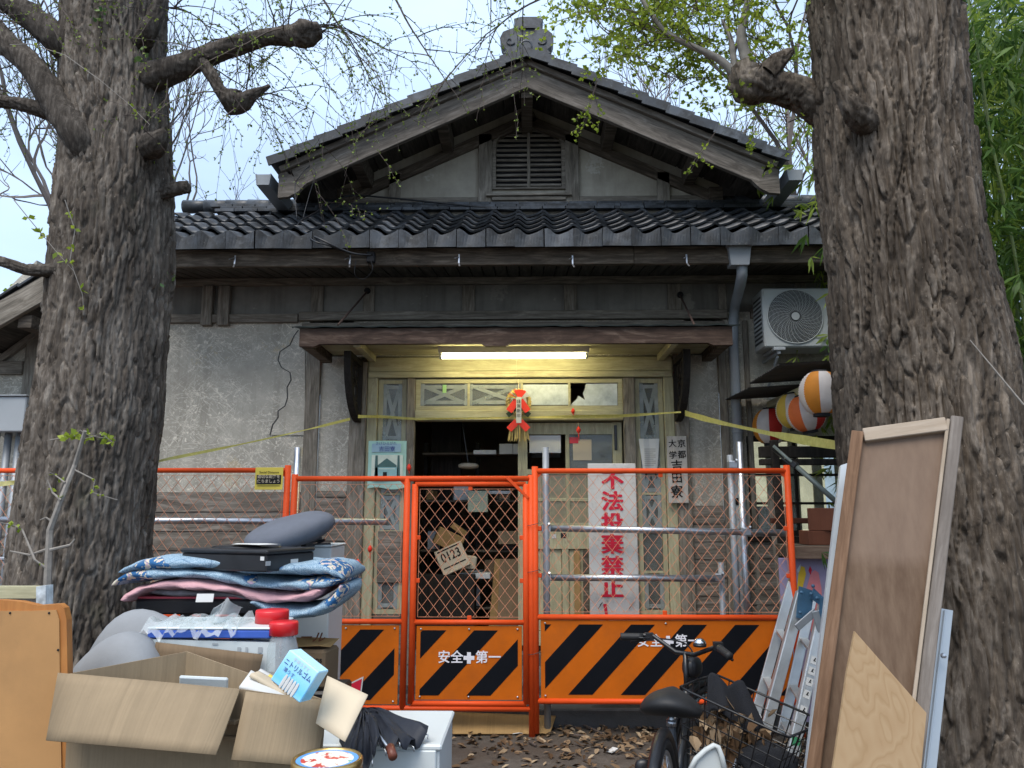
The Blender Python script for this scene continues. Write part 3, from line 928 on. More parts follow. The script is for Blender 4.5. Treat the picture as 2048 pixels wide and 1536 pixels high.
# wall in strips around the vent
M = Matrix(((1, 0, 0, 0), (0, 0, 1, YG), (0, 1, 0, 0), (0, 0, 0, 1)))
m.prism([(gwl - .05, ZG - .25), (vx0, ZG - .25), (vx0, gz_wall(vx0)), (gwl - .05, gz_wall(gwl))], M, .1)
m.prism([(vx1, ZG - .25), (gwr + .05, ZG - .25), (gwr + .05, gz_wall(gwr)), (vx1, gz_wall(vx1))], M, .1)
m.prism([(vx0, ZG - .25), (vx1, ZG - .25), (vx1, vz0), (vx0, vz0)], M, .1)
vcx = (vx0 + vx1) / 2; vr = (vx1 - vx0) / 2
def arch_z(x): return vzs + (vz1 - vzs) * math.sqrt(max(0, 1 - ((x - vcx) / vr) ** 2))
xs = [vx0 + (vx1 - vx0) * i / 12 for i in range(13)]
for a, b_ in zip(xs, xs[1:]):
    m.prism([(a, arch_z(a)), (b_, arch_z(b_)), (b_, gz_wall(b_)), (a, gz_wall(a))], M, .1)
gwall = m.build('gable_wall', MAT['plaster_g'], house)
for px0, px1, py in ((957, 984, 392), (1131, 1158, 392), (779, 801, 392), (1314, 1339, 392)):
    a, b_ = P(px0, py, YG).x, P(px1, py, YG).x
    boxr('gable_stud', MAT['postz'], gwall, a, b_, YG - .045, YG + .002, ZG - .2, gz_wall(max(abs(a), abs(b_))) - .1)
for a, b_, z0, z1, d in ((-1.95, 1.95, -.22, .02, .05), (vx0 - .0, vx1 + .0, .022, .06, .07), (vx0 - .06, vx1 + .06, .065, .09, .09), (gwl, P(957, 392, YG).x, .021, .075, .03), (P(1158, 392, YG).x, gwr, .021, .075, .03)):
    boxr('gable_rail', MAT['postx'], gwall, a, b_, YG - d, YG + .002, ZG + z0, ZG + z1)
for s in (-1, 1):
    up = Vector((s * GS, 0, 1)).normalized()
    L = gwr + .12 if s > 0 else -gwl + .12
    p0 = Vector((s * .0, YG - .02, ap.z)) - up * .21; p1 = Vector((s * L, YG - .02, groof_z(L))) - up * .21
    board('gable_plate', MAT['beam'], gwall, p0, p1, .11, .05, up)
    # soffit boards of the gable overhang
    for i in range(9):
        c = Vector((0, (YB + YG) / 2, ap.z)) + gd(s) * ((i + .5) * .285) - up * .045
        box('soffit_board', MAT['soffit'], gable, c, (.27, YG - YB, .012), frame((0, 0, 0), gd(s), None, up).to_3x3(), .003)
# louvred vent
m = MB()
fr = [(vx0 - .0, vz0)] + [(vcx - vr * math.cos(math.pi * k / 16), vzs + (vz1 - vzs) * math.sin(math.pi * k / 16)) for k in range(17)] + [(vx1, vz0)]
fi = [(vcx + (x - vcx) * .90, vz0 + .02 if i in (0, len(fr) - 1) else vzs + (z - vzs) * .80 if z > vzs else z) for i, (x, z) in enumerate(fr)]
n = len(fr)
V = [(x, YG - .03, z) for x, z in fr] + [(x, YG - .03, z) for x, z in fi] + [(x, YG + .06, z) for x, z in fi] + [(x, YG + .06, z) for x, z in fr]
F_ = []
for i in range(n):
    j = (i + 1) % n
    F_ += [(i, j, n + j, n + i), (n + i, n + j, 2 * n + j, 2 * n + i), (3 * n + i, 3 * n + j, j, i)]
m.add(V, F_)
vent = m.build('louvre_vent', MAT['postx'], gwall)
ns = 12
for i in range(ns):
    z = vz0 + .035 + (vz1 - vz0 - .06) * (i + .5) / ns
    hw = vr * .9 if z < vzs else vr * .9 * math.sqrt(max(.02, 1 - ((z - vzs) / ((vz1 - vzs) * .95)) ** 2))
    box('louvre_slat', MAT['postx'], vent, (vcx, YG + .02, z), (2 * hw, .014, .030), Euler((R(-28 + random.uniform(-3, 3)), 0, R(random.uniform(-.4, .4)))).to_matrix(), .002)
boxr('vent_mullion', MAT['postz'], vent, vcx - .016, vcx + .016, YG + .0, YG + .015, vz0 + .02, vz1 - .02, .002)
boxr('vent_backing', MAT['blackmatte'], vent, vx0, vx1, YG + .12, YG + .13, vz0, vz1, 0)
# eave pocket fillers (dark ends of the upper roof)
for s in (-1, 1):
    x = gwl if s < 0 else gwr
    boxr('corner_post', MAT['beam'], gwall, x - .07, x + .07, YG - .06, YG + .1, ZG - .2, groof_z(x) - .12)

# ------------------------------------------------------------------ entrance canopy
YC = 6.23
cx0, cx1 = P(600, 680, YC).x, P(1464, 680, YC).x
cz1, cz0 = PH(1040, 656, YC), PH(1040, 690, YC)
cm = MB()
cm.add([(cx0, YC + .02, cz1 + .0), (cx1, YC + .02, cz1), (cx1, YW, cz1 + .12), (cx0, YW, cz1 + .12), (cx0, YC + .02, cz1 - .02), (cx1, YC + .02, cz1 - .02), (cx1, YW, cz1 + .09), (cx0, YW, cz1 + .09)],
       [(0, 1, 2, 3), (7, 6, 5, 4), (0, 4, 5, 1), (1, 5, 6, 2), (3, 7, 4, 0)])
canopy = cm.build('canopy', MAT['beam'], house)
fp = [(cx0, cz1), (cx0, cz0 - .008), (cx0 + .13, cz0 - .008), (cx0 + .17, cz0 + .012), (-.38, cz0 + .012), (-.35, cz0 - .012), (-.18, cz0 - .012), (-.15, cz0 + .008), (cx1 - .2, cz0 + .008), (cx1 - .16, cz0 - .012), (cx1, cz0 - .012), (cx1, cz1)]
m = MB(); m.prism(fp[::-1], Matrix(((1, 0, 0, 0), (0, 0, -1, YC + .03), (0, 1, 0, 0), (0, 0, 0, 1))), .05)
m.build('canopy_fascia', MAT['fascia'], canopy)
# thin metal sheet on top, buckled edge
nn = 60
vv = []
for j in (0, 1):
    for i in range(nn):
        x = cx0 - .06 + (cx1 - cx0 + .12) * i / (nn - 1)
        dz = .003 * math.sin(i * 1.7) + random.uniform(-.004, .004)
        vv.append((x, YC - .05 if j == 0 else YW - .01, cz1 + .012 + (dz if j == 0 else .13)))
vv += [(x, y + .004, z - .009) for x, y, z in vv[:nn]]
ff = [(i, i + 1, nn + i + 1, nn + i) for i in range(nn - 1)] + [(2 * nn + i, 2 * nn + i + 1, i + 1, i) for i in range(nn - 1)]
me = mesh_from(vv, ff, m_plain('verdigris_copper_sheet', (.06, .075, .07), .6, .5, 6, metal=.2, bump=.1))
put('metal_sheet', me, canopy)
for s, x in ((-1, cx0 + .05), (1, cx1 - .05)):
    boxr('canopy_side_beam', MAT['beam'], canopy, x - .045, x + .045, YC + .032, YW - .07, cz0 - .01, cz0 + .085)
    x2 = x - s * .42
    boxr('canopy_side_beam', MAT['paintx'], canopy, x2 - .03, x2 + .03, YC + .032, YW - .07, cz0 - .0, cz0 + .06)
for i in range(5):
    y0 = YC + .034 + i * (YW - .06 - YC - .034) / 5
    boxr('canopy_ceiling_board', MAT['paintx'], canopy, cx0 + .1, cx1 - .1, y0, y0 + .137, cz0 + .065, cz0 + .078, .003)
# carved brackets
for s, px0 in ((-1, 722), (1, 1350)):
    xb = xw(px0, 770)
    zt, zb = cz0 + .0, zw(846)
    m = MB()
    Mx = Matrix(((0, 0, 1, xb - .03), (1, 0, 0, 0), (0, 1, 0, 0), (0, 0, 0, 1)))   # 2D (Y, Z) -> extruded along X
    def arc(ry, rz, k0=0, k1=14): return [(YW - .075 - ry * math.cos(math.pi / 2 * k / 14), zt - rz * math.sin(math.pi / 2 * k / 14)) for k in range(k0, k1 + 1)]
    h = zt - zb
    outer, inner = arc(.50, h), arc(.43, h - .06)
    m.prism(outer + inner[::-1], Mx, .06)
    m.prism([(YW - .10, zt), (YW - .10, zb + .05), (YW - .073, zb + .05), (YW - .073, zt)], Mx, .06)
    m.prism([(YW - .10, zt - .05), (YW - .52, zt - .05), (YW - .52, zt), (YW - .10, zt)], Mx, .06)
    br = m.build('carved_bracket', MAT['darkwood'], canopy)
    m = MB()
    for cy, cz, r in ((.16, .14, .07), (.30, .13, .075), (.17, .30, .075), (.13, .45, .055), (.30, .28, .06), (.24, .40, .05)):
        ring = [Vector((xb, YW - .075 - cy + r * math.cos(t * R(30)), zt - cz + r * math.sin(t * R(30)))) for t in range(12)]
        m.tube(ring, .014, 6, closed=True)
    m.build('openwork', MAT['darkwood'], br, True)
for (a, b_, c, d) in ((735, 582, 676, 650), (1360, 590, 1389, 650)):
    m = MB(); m.tube([P(a, b_, YW - .03), P(c, d, YC + .1)], .009, 8); r_ = m.build('tie_rod', m_plain('rusty_iron', (.08, .05, .04), .8, .4), canopy)
    m = MB(); m.lathe([(0, 0), (.03, 0), (.03, .015), (0, .02)], 10, Matrix.Translation(P(a, b_, YW - .032)) @ Euler((R(90), 0, 0)).to_matrix().to_4x4()); m.build('rod_plate', MAT['blackmatte'], r_)
# --- downpipe with hopper
Y0 = YE + .04
hp = P(1481, 508, Y0)
m = MB()
for (w0, w1, z0, z1) in ((.075, .095, -.085, .07), (.105, .105, .072, .095)):
    m.add([(hp.x + i * w, Y0 + .08 + j * w * .8, hp.z + z) for z, w in ((z0, w0), (z1, w1)) for j in (-1, 1) for i in (-1, 1)], [(0, 2, 3, 1), (4, 5, 7, 6), (0, 1, 5, 4), (2, 6, 7, 3), (0, 4, 6, 2), (1, 3, 7, 5)])
m.build('rain_hopper', MAT['greypaint'], house)
m = MB()
pts = [P(1484, 528, Y0 + .08), P(1484, 550, Y0 + .1), P(1480, 572, Y0 + .25), P(1470, 610, YW - .12), P(1467, 640, YW - .09), P(1467, 700, YW - .09)]
pts.append(Vector((pts[-1].x, YW - .09, .1)))
m.tube(pts, .045, 14)
m.build('downpipe', MAT['greypaint'], house, True)
for z in (2.2, 1.2):
    m = MB(); m.lathe([(.047, 0), (.052, .004), (.052, .03), (.047, .034)], 14, Matrix.Translation((pts[-1].x, YW - .09, z))); m.build('pipe_collar', MAT['greypaint'], house)
# --- small iron gutter brackets on the fascia and a junction box
for px_, py_ in ((470, 522), (700, 522), (918, 520), (1145, 522), (1373, 520)):
    c = P(px_, py_, YF_ - .02)
    m = MB(); m.bar(c + Vector((0, 0, .05)), c + Vector((0, -.01, -.03)), .012, .004, (1, 0, 0)); m.bar(c + Vector((0, -.01, -.03)), c + Vector((.01, -.05, -.07)), .012, .004, (1, 0, 0)); m.bar(c + Vector((0, 0, .03)), c + Vector((-.03, -.05, .0)), .012, .004, (1, 0, 0))
    m.build('gutter_bracket', MAT['steel'], house)
c = P(742, 515, YF_ - .03)
box('junction_box', MAT['blackmatte'], house, c, (.07, .05, .09), None, .006)
# --- the room behind the open door
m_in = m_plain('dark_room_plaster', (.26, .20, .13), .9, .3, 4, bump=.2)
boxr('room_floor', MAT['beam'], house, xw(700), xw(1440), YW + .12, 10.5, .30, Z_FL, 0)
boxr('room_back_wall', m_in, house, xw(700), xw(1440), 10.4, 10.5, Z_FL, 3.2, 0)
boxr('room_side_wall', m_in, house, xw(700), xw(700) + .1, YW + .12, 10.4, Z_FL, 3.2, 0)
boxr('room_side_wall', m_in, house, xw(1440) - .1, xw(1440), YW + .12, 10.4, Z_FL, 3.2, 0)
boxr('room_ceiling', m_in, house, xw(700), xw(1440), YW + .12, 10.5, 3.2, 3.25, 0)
boxr('inner_partition', MAT['darkwood'], house, xw(838, 900), xw(905, 900), YW + .9, YW + 1.0, Z_FL, 3.2)
# ------------------------------------------------------------------ construction fence
YF = 5.52
def fx(px, py=1000): return PX(px, py, YF)
def fz(py, px=1080): return PH(px, py, YF)
PR = .0225
def pipe(name, mat, parent, pts, r, seg=10, **kw):
    m = MB(); m.tube(pts, r, seg); return m.build(name, mat, parent, True, **kw)
def chain_link(parent, x0, x1, z0, z1, y):
    m = MB(); sp, sl = .083, 1.27
    for s in (1, -1):
        c0, c1 = (x0 - (z1 - z0) / sl, x1) if s > 0 else (x0, x1 + (z1 - z0) / sl)
        c = c0
        while c < c1:
            a = max(x0, c) if s > 0 else max(x0, c - (z1 - z0) / sl)
            b_ = min(x1, c + (z1 - z0) / sl) if s > 0 else min(x1, c)
            if b_ - a > .01:
                n = max(2, int((b_ - a) / (sp / 2)) + 1)
                pts = []
                for i in range(n + 1):
                    x = a + (b_ - a) * i / n
                    z = z0 + sl * (x - c) if s > 0 else z0 + sl * (c - x)
                    pts.append((x + random.uniform(-.0015, .0015), y + s * .002, z))
                m.tube(pts, .0019, 3, False)
            c += sp
    for z in (z0, z1): m.tube([(x0, y, z), (x1, y, z)], .0022, 4)
    for x in (x0, x1): m.tube([(x, y, z0), (x, y, z1)], .0022, 4)
    return m.build('wire_mesh', MAT['wire'], parent)
def hazard_board(parent, x0, x1, z0, z1, y, text_c, off=0.0, size=.088, text=True):
    b_ = boxr('hazard_board', MAT['stripe_o'], parent, x0, x1, y - .003, y + .003, z0, z1, .001)
    ins = .028; per, bw = .357, .165
    h = z1 - z0
    M = Matrix(((1, 0, 0, 0), (0, 0, -1, y - .0035), (0, 1, 0, 0), (0, 0, 0, 1)))
    x = x0 - h * 2 + off
    while x < x1 + h:
        pl = clip_poly([(x, z0), (x + bw, z0), (x + bw + h * .95, z1), (x + h * .95, z1)], x0 + ins, x1 - ins, z0 + ins, z1 - ins)
        if len(pl) > 2:
            m = MB(); m.prism(pl, M, .0012); m.build('black_stripe', MAT['stripe_k'], b_)
        x += per
    if text:
        cx, cz = text_c
        for ch, dx in (('安', -.145), ('全', -.07), ('第', .075), ('一', .15)):
            lettering('lettering', ch, MAT['white_print'], b_, (cx + dx * size / .088 * 1.18, y - .0065, cz), (1, 0, 0), (0, 0, 1), size, 0, fat=.022)
        m = MB(); m.box((cx, y - .006, cz), (size * .85, .0015, size * .30)); m.box((cx, y - .0062, cz), (size * .30, .0015, size * .85))
        m.build('cross_mark', MAT['white_print'], b_)
    for bx in (x0 + .03, (x0 + x1) / 2, x1 - .03):
        for bz in (z0 + .02, z1 - .02):
            m = MB(); m.lathe([(.008, 0), (.0075, .004), (.004, .007), (0, .008)], 8, Matrix.Translation((bx, y - .004, bz)) @ Euler((R(90), 0, 0)).to_matrix().to_4x4())
            m.build('bolt', MAT['steel'], b_, True)
    return b_
def clips(parent, x0, x1, z0, z1, y):
    for x, z in (((x0 + x1) / 2, z1), ((x0 + x1) / 2, z0), (x0, (z0 + z1) / 2 + .1), (x1, (z0 + z1) / 2 + .1), (x0, z0 + .25), (x1, z0 + .25)):
        box('mesh_clip', MAT['orange'], parent, (x, y, z), (.03, .012, .03), None, .003)
def gusset(parent, x, z, sx, sz, y, w=.07):
    m = MB(); m.prism([(x, z), (x + sx * w, z), (x, z + sz * w)][::sx * -sz], Matrix(((1, 0, 0, 0), (0, 0, -1, y + .004), (0, 1, 0, 0), (0, 0, 0, 1))), .008)
    m.build('gusset', MAT['orange'], parent)

# panel right of the gate
x0, x1 = fx(1070), fx(1577)
zt, zm, zb = fz(942), fz(1234), fz(1402)
fr = thing('wire_fence', 'orange wire fence panel with striped safety board, behind the bicycle and right of the gate', 'fence', (x0, YF, 0))
pipe('post', MAT['orange'], fr, [(x0, YF, .03), (x0, YF, fz(933))], PR)
pipe('post', MAT['orange'], fr, [(x1, YF, .0), (x1, YF, fz(931))], PR)
for z in (zt, zm, zb): pipe('rail', MAT['orange'], fr, [(x0, YF, z), (x1, YF, z)], .019)
hazard_board(fr, x0 + .035, x1 - .03, zb + .015, zm - .02, YF, (fx(1336, 1282), fz(1282)), .12)
chain_link(fr, x0 + .035, x1 - .03, zm + .035, zt - .035, YF)
clips(fr, x0 + .03, x1 - .03, zm + .03, zt - .03, YF)
gusset(fr, x0, zt, 1, -1, YF); gusset(fr, x1, zt, -1, -1, YF)
# panel with the small gate
x0, x1 = fx(588), fx(1054) + .03
gx0, gx1 = fx(830), fx(1046) + .02
zt, zm, zb = fz(957), fz(1244), fz(1418)
fg = thing('fence_gate', 'orange fence panel with a closed wire gate and striped board before the open doorway', 'fence', (x0, YF, 0))
pipe('post', MAT['orange'], fg, [(x0, YF, 0), (x0, YF, fz(948))], PR)
pipe('post', MAT['orange'], fg, [(x1, YF, .0), (x1, YF, fz(950))], PR)
px_ = fx(814)
pipe('post', MAT['orange'], fg, [(px_, YF, zb), (px_, YF, zt)], PR)
pipe('rail', MAT['orange'], fg, [(x0, YF, zt), (x1, YF, zt)], .019)
pipe('rail', MAT['orange'], fg, [(x0, YF, zm), (px_, YF, zm)], .018)
pipe('rail', MAT['orange'], fg, [(x0, YF, zb), (x1, YF, zb)], .018)
hazard_board(fg, x0 + .035, px_ - .035, zb + .025, zm - .025, YF, (0, 0), .33, text=False)
chain_link(fg, x0 + .035, px_ - .035, zm + .035, zt - .04, YF)
gusset(fg, px_ - .0, zt, -1, -1, YF)
gtop, gbot = fz(968), fz(1408)
gate_leaf = pipe('gate_leaf', MAT['orange'], fg, [(gx0, YF, gbot), (gx0, YF, gtop)], PR)
pipe('gate_stile', MAT['orange'], gate_leaf, [(gx1, YF, gbot), (gx1, YF, gtop)], PR)
for z in (gtop, fz(1245), gbot): pipe('gate_rail', MAT['orange'], gate_leaf, [(gx0, YF, z), (gx1, YF, z)], .018)
chain_link(gate_leaf, gx0 + .035, gx1 - .035, fz(1245) + .035, gtop - .035, YF)
hb = hazard_board(fg, gx0 + .03, gx1 - .03, gbot + .025, fz(1245) - .025, YF, (fx(938, 1316), fz(1316)), .22)
clips(fg, gx0 + .03, gx1 - .03, fz(1245) + .03, gtop - .03, YF)
board('gate_brace', MAT['orange'], gate_leaf, (gx1 - .14, YF - .02, gtop + .05), (x1 - .02, YF - .02, gtop - .10), .022, .006)
# wire ties round the doubled posts
for k, z in enumerate((1.42, 1.1, .55)):
    m = MB(); m.tube([((x1 + fx(1070)) / 2 + .052 * math.cos(t * R(45)), YF + .035 * math.sin(t * R(45)), z + .01 * math.sin(t)) for t in range(8)], .002, 4, closed=True)
    m.build('wire_tie', MAT['black'], fg)
# long panel behind the big tree
x0, x1 = fx(-260), fx(573)
zt, zm, zb = fz(940), fz(1234), fz(1402)
fl = thing('wire_fence', 'orange wire fence panel passing behind the thick trunk and the junk pile', 'fence', (x1, YF, 0))
pipe('post', MAT['orange'], fl, [(x1, YF, 0), (x1, YF, fz(930))], PR)
pipe('post', MAT['orange'], fl, [(x0, YF, 0), (x0, YF, fz(930))], PR)
for z in (zt, zm, zb): pipe('rail', MAT['orange'], fl, [(x0, YF, z), (x1, YF, z)], .018)
hazard_board(fl, x0 + .035, x1 - .035, zb + .015, zm - .02, YF, (fx(318, 1258), fz(1258)), .1)
chain_link(fl, x0 + .035, x1 - .035, zm + .035, zt - .035, YF)
gusset(fl, x1, zt, -1, -1, YF)

# distance sign hung on the long panel
c = P(538, 957, YF - .03)
sg = thing('notice_sign', 'small yellow and black distance notice hung on the orange fence corner', 'sign', c)
sw, sh = .20, .158
box('sign_plate', MAT['yellow'], sg, c, (sw, .003, sh), None, .001)
box('black_field', MAT['ink'], sg, c + Vector((0, -.003, -.008)), (sw * .88, .002, sh * .42), None, 0)
for i, s in enumerate(('適切な距離を', '保ちましょう')):
    lettering('lettering', s, MAT['cream'], sg, c + Vector((0, -.0055, .012 - .033 * i)), (1, 0, 0), (0, 0, 1), .0275, .02)
lettering('lettering', 'Social Distance', MAT['ink'], sg, c + Vector((0, -.003, .043)), (1, 0, 0), (0, 0, 1), .023, .01)
board('underline', MAT['ink'], sg, c + Vector((-.08, -.003, -.052)), c + Vector((.08, -.003, -.052)), .004, .001, (0, 0, 1), 0)

# ------------------------------------------------------------------ scaffold pipes
def clamp(c, parent):
    m = MB(); m.box(c, (.06, .07, .045)); m.lathe([(.03, -.028), (.034, -.02), (.034, .02), (.03, .028)], 10, Matrix.Translation(Vector(c)))
    o = m.build('pipe_clamp', MAT['steel'], parent)
    m = MB(); m.lathe([(.008, 0), (.008, .03), (0, .03)], 6, Matrix.Translation(Vector(c) + Vector((.02, -.03, .02))) @ Euler((R(60), 0, 0)).to_matrix().to_4x4()); m.build('clamp_bolt', MAT['steel'], o)
YP = YF + .09
def xp(px, py, Y=YP): return PX(px, py, Y)
x = xp(1092, 1000)
t = thing('scaffold_post', 'upright scaffold pipe just right of the gate, clamped to two level pipes', 'pipe', (x, YP, 0), 'scaffold pipes bracing the fence')
pipe('tube', MAT['dullsteel'], t, [(x, YP, 0), (x, YP, PH(1092, 895, YP))], .0243, 12)
clamp((x, YP + .03, PH(1092, 1057, YP)), t); clamp((x, YP + .03, PH(1092, 1155, YP)), t)
t = thing('scaffold_rail', 'upper bright level scaffold pipe crossing behind the right fence panel', 'pipe', (x, YP, 0), 'scaffold pipes bracing the fence')
pipe('tube', MAT['steel'], t, [P(1083, 1056, YP + .05), P(1576, 1066, YP + .05)], .0243, 12)
clamp(P(1491, 1063, YP + .06), t)
t = thing('scaffold_rail', 'lower level scaffold pipe crossing the red lettered board', 'pipe', (x, YP, 0), 'scaffold pipes bracing the fence')
pipe('tube', MAT['steel'], t, [P(1083, 1155, YP + .05), P(1438, 1157, YP + .05)], .0243, 12)
clamp(P(1437, 1155, YP + .06), t)
c = P(1443, 1160, YP + .12)
t = thing('scaffold_stub', 'short grey pipe stub at the end of the lower level pipe', 'pipe', (c.x, c.y, 0), 'scaffold pipes bracing the fence')
pipe('tube', MAT['dullsteel'], t, [(c.x, c.y, 0), (c.x, c.y, PH(1443, 1125, c.y))], .022, 10)
for px_, py_, Y, mt, lab in ((1464, 910, 5.85, 'dullsteel', 'dark worn scaffold pipe standing by the downpipe, topped by a rusty clamp'), (1484, 884, 5.80, 'steel', 'pale galvanised scaffold pipe standing right of the darker one')):
    x = PX(px_, 1000, Y)
    t = thing('scaffold_post', lab, 'pipe', (x, Y, 0), 'scaffold pipes bracing the fence')
    pipe('tube', MAT[mt], t, [(x, Y, 0), (x, Y, PH(px_, py_, Y))], .0243, 12)
    if px_ == 1464: clamp((x + .005, Y - .03, PH(1465, 930, Y)), t)
x, Y = PX(1473, 1000, 5.9), 5.9
t = thing('white_pole', 'thin grey plastic pole with round stickers between the two scaffold pipes', 'pole', (x, Y, 0))
pipe('tube', MAT['lightgrey'], t, [(x, Y, 0), (x, Y, PH(1473, 950, Y))], .021, 12)
for py_, mt in ((960, 'paper'), (1003, 'ink'), (1031, 'paper')):
    m = MB(); m.lathe([(0, 0), (.02, 0), (.02, .002), (0, .002)], 14, Matrix.Translation((x, Y - .022, PH(1473, py_, Y))) @ Euler((R(90), 0, 0)).to_matrix().to_4x4() @ Matrix.Diagonal((1, 1.4, 1, 1)))
    m.build('sticker', MAT[mt], t)
x = PX(591, 1000, YF + .1)
t = thing('scaffold_post', 'bright scaffold pipe standing at the joint of the long fence panel', 'pipe', (x, YF + .1, 0), 'scaffold pipes bracing the fence')
pipe('tube', MAT['steel'], t, [(x, YF + .1, 0), (x, YF + .1, PH(591, 895, YF + .1))], .0243, 12)
t = thing('scaffold_rail', 'long level scaffold pipe running behind the thick trunk to the poster', 'pipe', (x, YF + .15, 0), 'scaffold pipes bracing the fence')
pipe('tube', MAT['steel'], t, [P(-200, 1038, YF + .15), P(774, 1044, YF + .15)], .0243, 12)

# ------------------------------------------------------------------ no-dumping board
YS = 5.80
bx0, bx1 = PX(1178, 1080, YS), PX(1275, 1080, YS)
bz1 = PH(1225, 927, YS)
def m_dirtysign():
    t = NT('mould_stained_white_board')
    v = t.coords(rand=False)
    d = t.ramp(t.noise(v, 3, 9, .78), [(.47, 0.0), (.72, 1.0)])
    d2 = t.ramp(t.noise(v, 28, 6, .75), [(.52, 0.0), (.66, 1.0)])
    col = t.mix(t.mul(d, d2), (.56, .55, .51), (.10, .09, .075))
    col = t.mix(t.mul(d, .5), col, (.36, .34, .30))
    return t.bsdf(col, .7, d2, .05, .003)
sgn = thing('warning_board', 'tall white weathered board with big red vertical characters behind the fence', 'sign', ((bx0 + bx1) / 2, YS, 0))
bd = boxr('sign_panel', m_dirtysign(), sgn, bx0, bx1, YS, YS + .02, .15, bz1, .003)
for ch, py_ in zip('不法投棄禁止', (962, 1005, 1048, 1091, 1135, 1179)):
    lettering('lettering', ch, MAT['redpaint'], bd, P(1225, py_, YS - .003), (1, 0, 0), (0, 0, 1), .150, 0, 1.12, fat=.04)
lettering('lettering', '！', MAT['redpaint'], bd, P(1223, 1226, YS - .003), (1, 0, .15), (-.15, 0, 1), .15, 0, fat=.03)
for px_ in (1200, 1262):
    m = MB(); m.tube([P(px_, 1210, YS - .01), P(px_ + 5, 1205, YS - .02), P(px_ - 4, 1218, YS - .02)], .003, 4); m.build('wire_tie', MAT['black'], bd)

# ------------------------------------------------------------------ name plaque, posters, notices on the entrance
c = P(1355, 939, YW - .10)
pq = thing('name_plaque', 'weathered pale wooden name plaque with black brush characters beside the door', 'plaque', c)
hh = PH(1355, 872, YW - .1) - PH(1355, 1006, YW - .1)
plq = box('plaque_board', m_wood('grey_plaque_wood', (.36, .33, .29), (.52, .48, .43), (.62, .58, .53), along=2, bump=.3), pq, c, (.175, .028, hh), None, .004)
for ch, px_, py_, sz in (('京', 1363, 888, .075), ('都', 1364, 910, .075), ('大', 1345, 888, .072), ('学', 1346, 911, .072), ('吉', 1354, 933, .105), ('田', 1354, 957, .10), ('寮', 1354, 985, .115)):
    lettering('lettering', ch, MAT['ink'], plq, P(px_, py_, YW - .117), (1, 0, .05), (-.05, 0, 1), sz, 0, fat=.022)
c = P(774, 929, YW - .085)
po = thing('event_poster', 'sun-faded green poster with a drawn gabled house, taped left of the doorway', 'poster', c)
pw, ph = .345, .425
m_po = m_plain('pale_green_print', (.42, .66, .56), .7, .15, 4, bump=.05, dirt=.1)
nu = 12
me = grid_mesh(nu, nu, lambda u, v: (c.x + (u - .5) * pw, c.y + .006 * math.sin(u * 5 + v * 3) - .003 * math.sin(v * 9), c.z + (v - .5) * ph + .01 * math.sin(u * 7) * (v < .1)), m_po)
sheet = put('poster_sheet', me, po)
fy = c.y - .012
def flat(name, mat, parent, poly):
    m = MB(); m.prism([(c.x + a * pw, c.z + b_ * ph) for a, b_ in poly], Matrix(((1, 0, 0, 0), (0, 0, -1, fy), (0, 1, 0, 0), (0, 0, 0, 1))), .001); return m.build(name, mat, parent)
m_pa = m_plain('print_pale_sky', (.66, .72, .60), .8, .15, 12, bump=.0); m_pb = m_plain('print_dark_green', (.08, .16, .15), .8, .2, 12, bump=.0); m_pc = m_plain('print_blue_green', (.30, .52, .52), .8, .2, 12, bump=.0)
m_pd = m_plain('print_lilac', (.36, .52, .60), .8, .1, 6, bump=0)
flat('printed_band', m_pd, sheet, [(-.4, .26), (.36, .26), (.36, .44), (-.4, .44)])
flat('printed_picture', m_pa, sheet, [(-.4, -.34), (.42, -.34), (.42, .20), (-.4, .20)])
fy -= .002
flat('printed_picture', m_pc, sheet, [(-.3, -.34), (.3, -.34), (.3, -.06), (-.3, -.06)])
flat('printed_picture', m_pb, sheet, [(-.24, -.06), (.26, -.06), (.26, -.02), (.0, .13), (-.24, -.02)])
flat('printed_picture', m_pb, sheet, [(-.32, -.32), (-.22, -.32), (-.24, .19), (-.30, .19)])
flat('printed_picture', m_pb, sheet, [(.27, -.32), (.36, -.32), (.33, .19), (.28, .19)])
fy -= .002
flat('printed_picture', MAT['ink'], sheet, [(-.09, -.33), (.01, -.33), (.01, -.16), (-.09, -.16)])
flat('printed_picture', m_pa, sheet, [(-.2, -.1), (.22, -.1), (.22, -.085), (-.2, -.085)])
m_ib = m_plain('faded_blue_ink', (.07, .10, .30), .8, .1, bump=0)
lettering('lettering', '吉田寮', m_ib, sheet, (c.x, fy - .002, c.z + .32 * ph), (1, 0, 0), (0, 0, 1), .05, .005)
lettering('lettering', 'きけひろがれ', m_ib, sheet, (c.x - .01, fy - .002, c.z + .44 * ph), (1, 0, 0), (0, 0, 1), .032)
c = P(1299, 912, YW - .06)
nt = thing('paper_notice', 'curling white paper notice pinned on the side window by the name plaque', 'notice', c)
me = grid_mesh(8, 10, lambda u, v: (c.x + (u - .5) * .185 * (1 - .35 * (1 - v)), c.y - .02 * math.sin(v * 3) * (1 - v) - .006 * math.sin(u * 9), c.z + (v - .5) * .31), MAT['paper'])
nsh = put('paper_sheet', me, nt)
for i in range(9):
    board('printed_line', MAT['ink'], nsh, c + Vector((-.05, -.03, .06 - i * .018)), c + Vector((.05 - .02 * (i % 3 == 2), -.03, .06 - i * .018)), .003, .001, (0, 0, 1), 0)

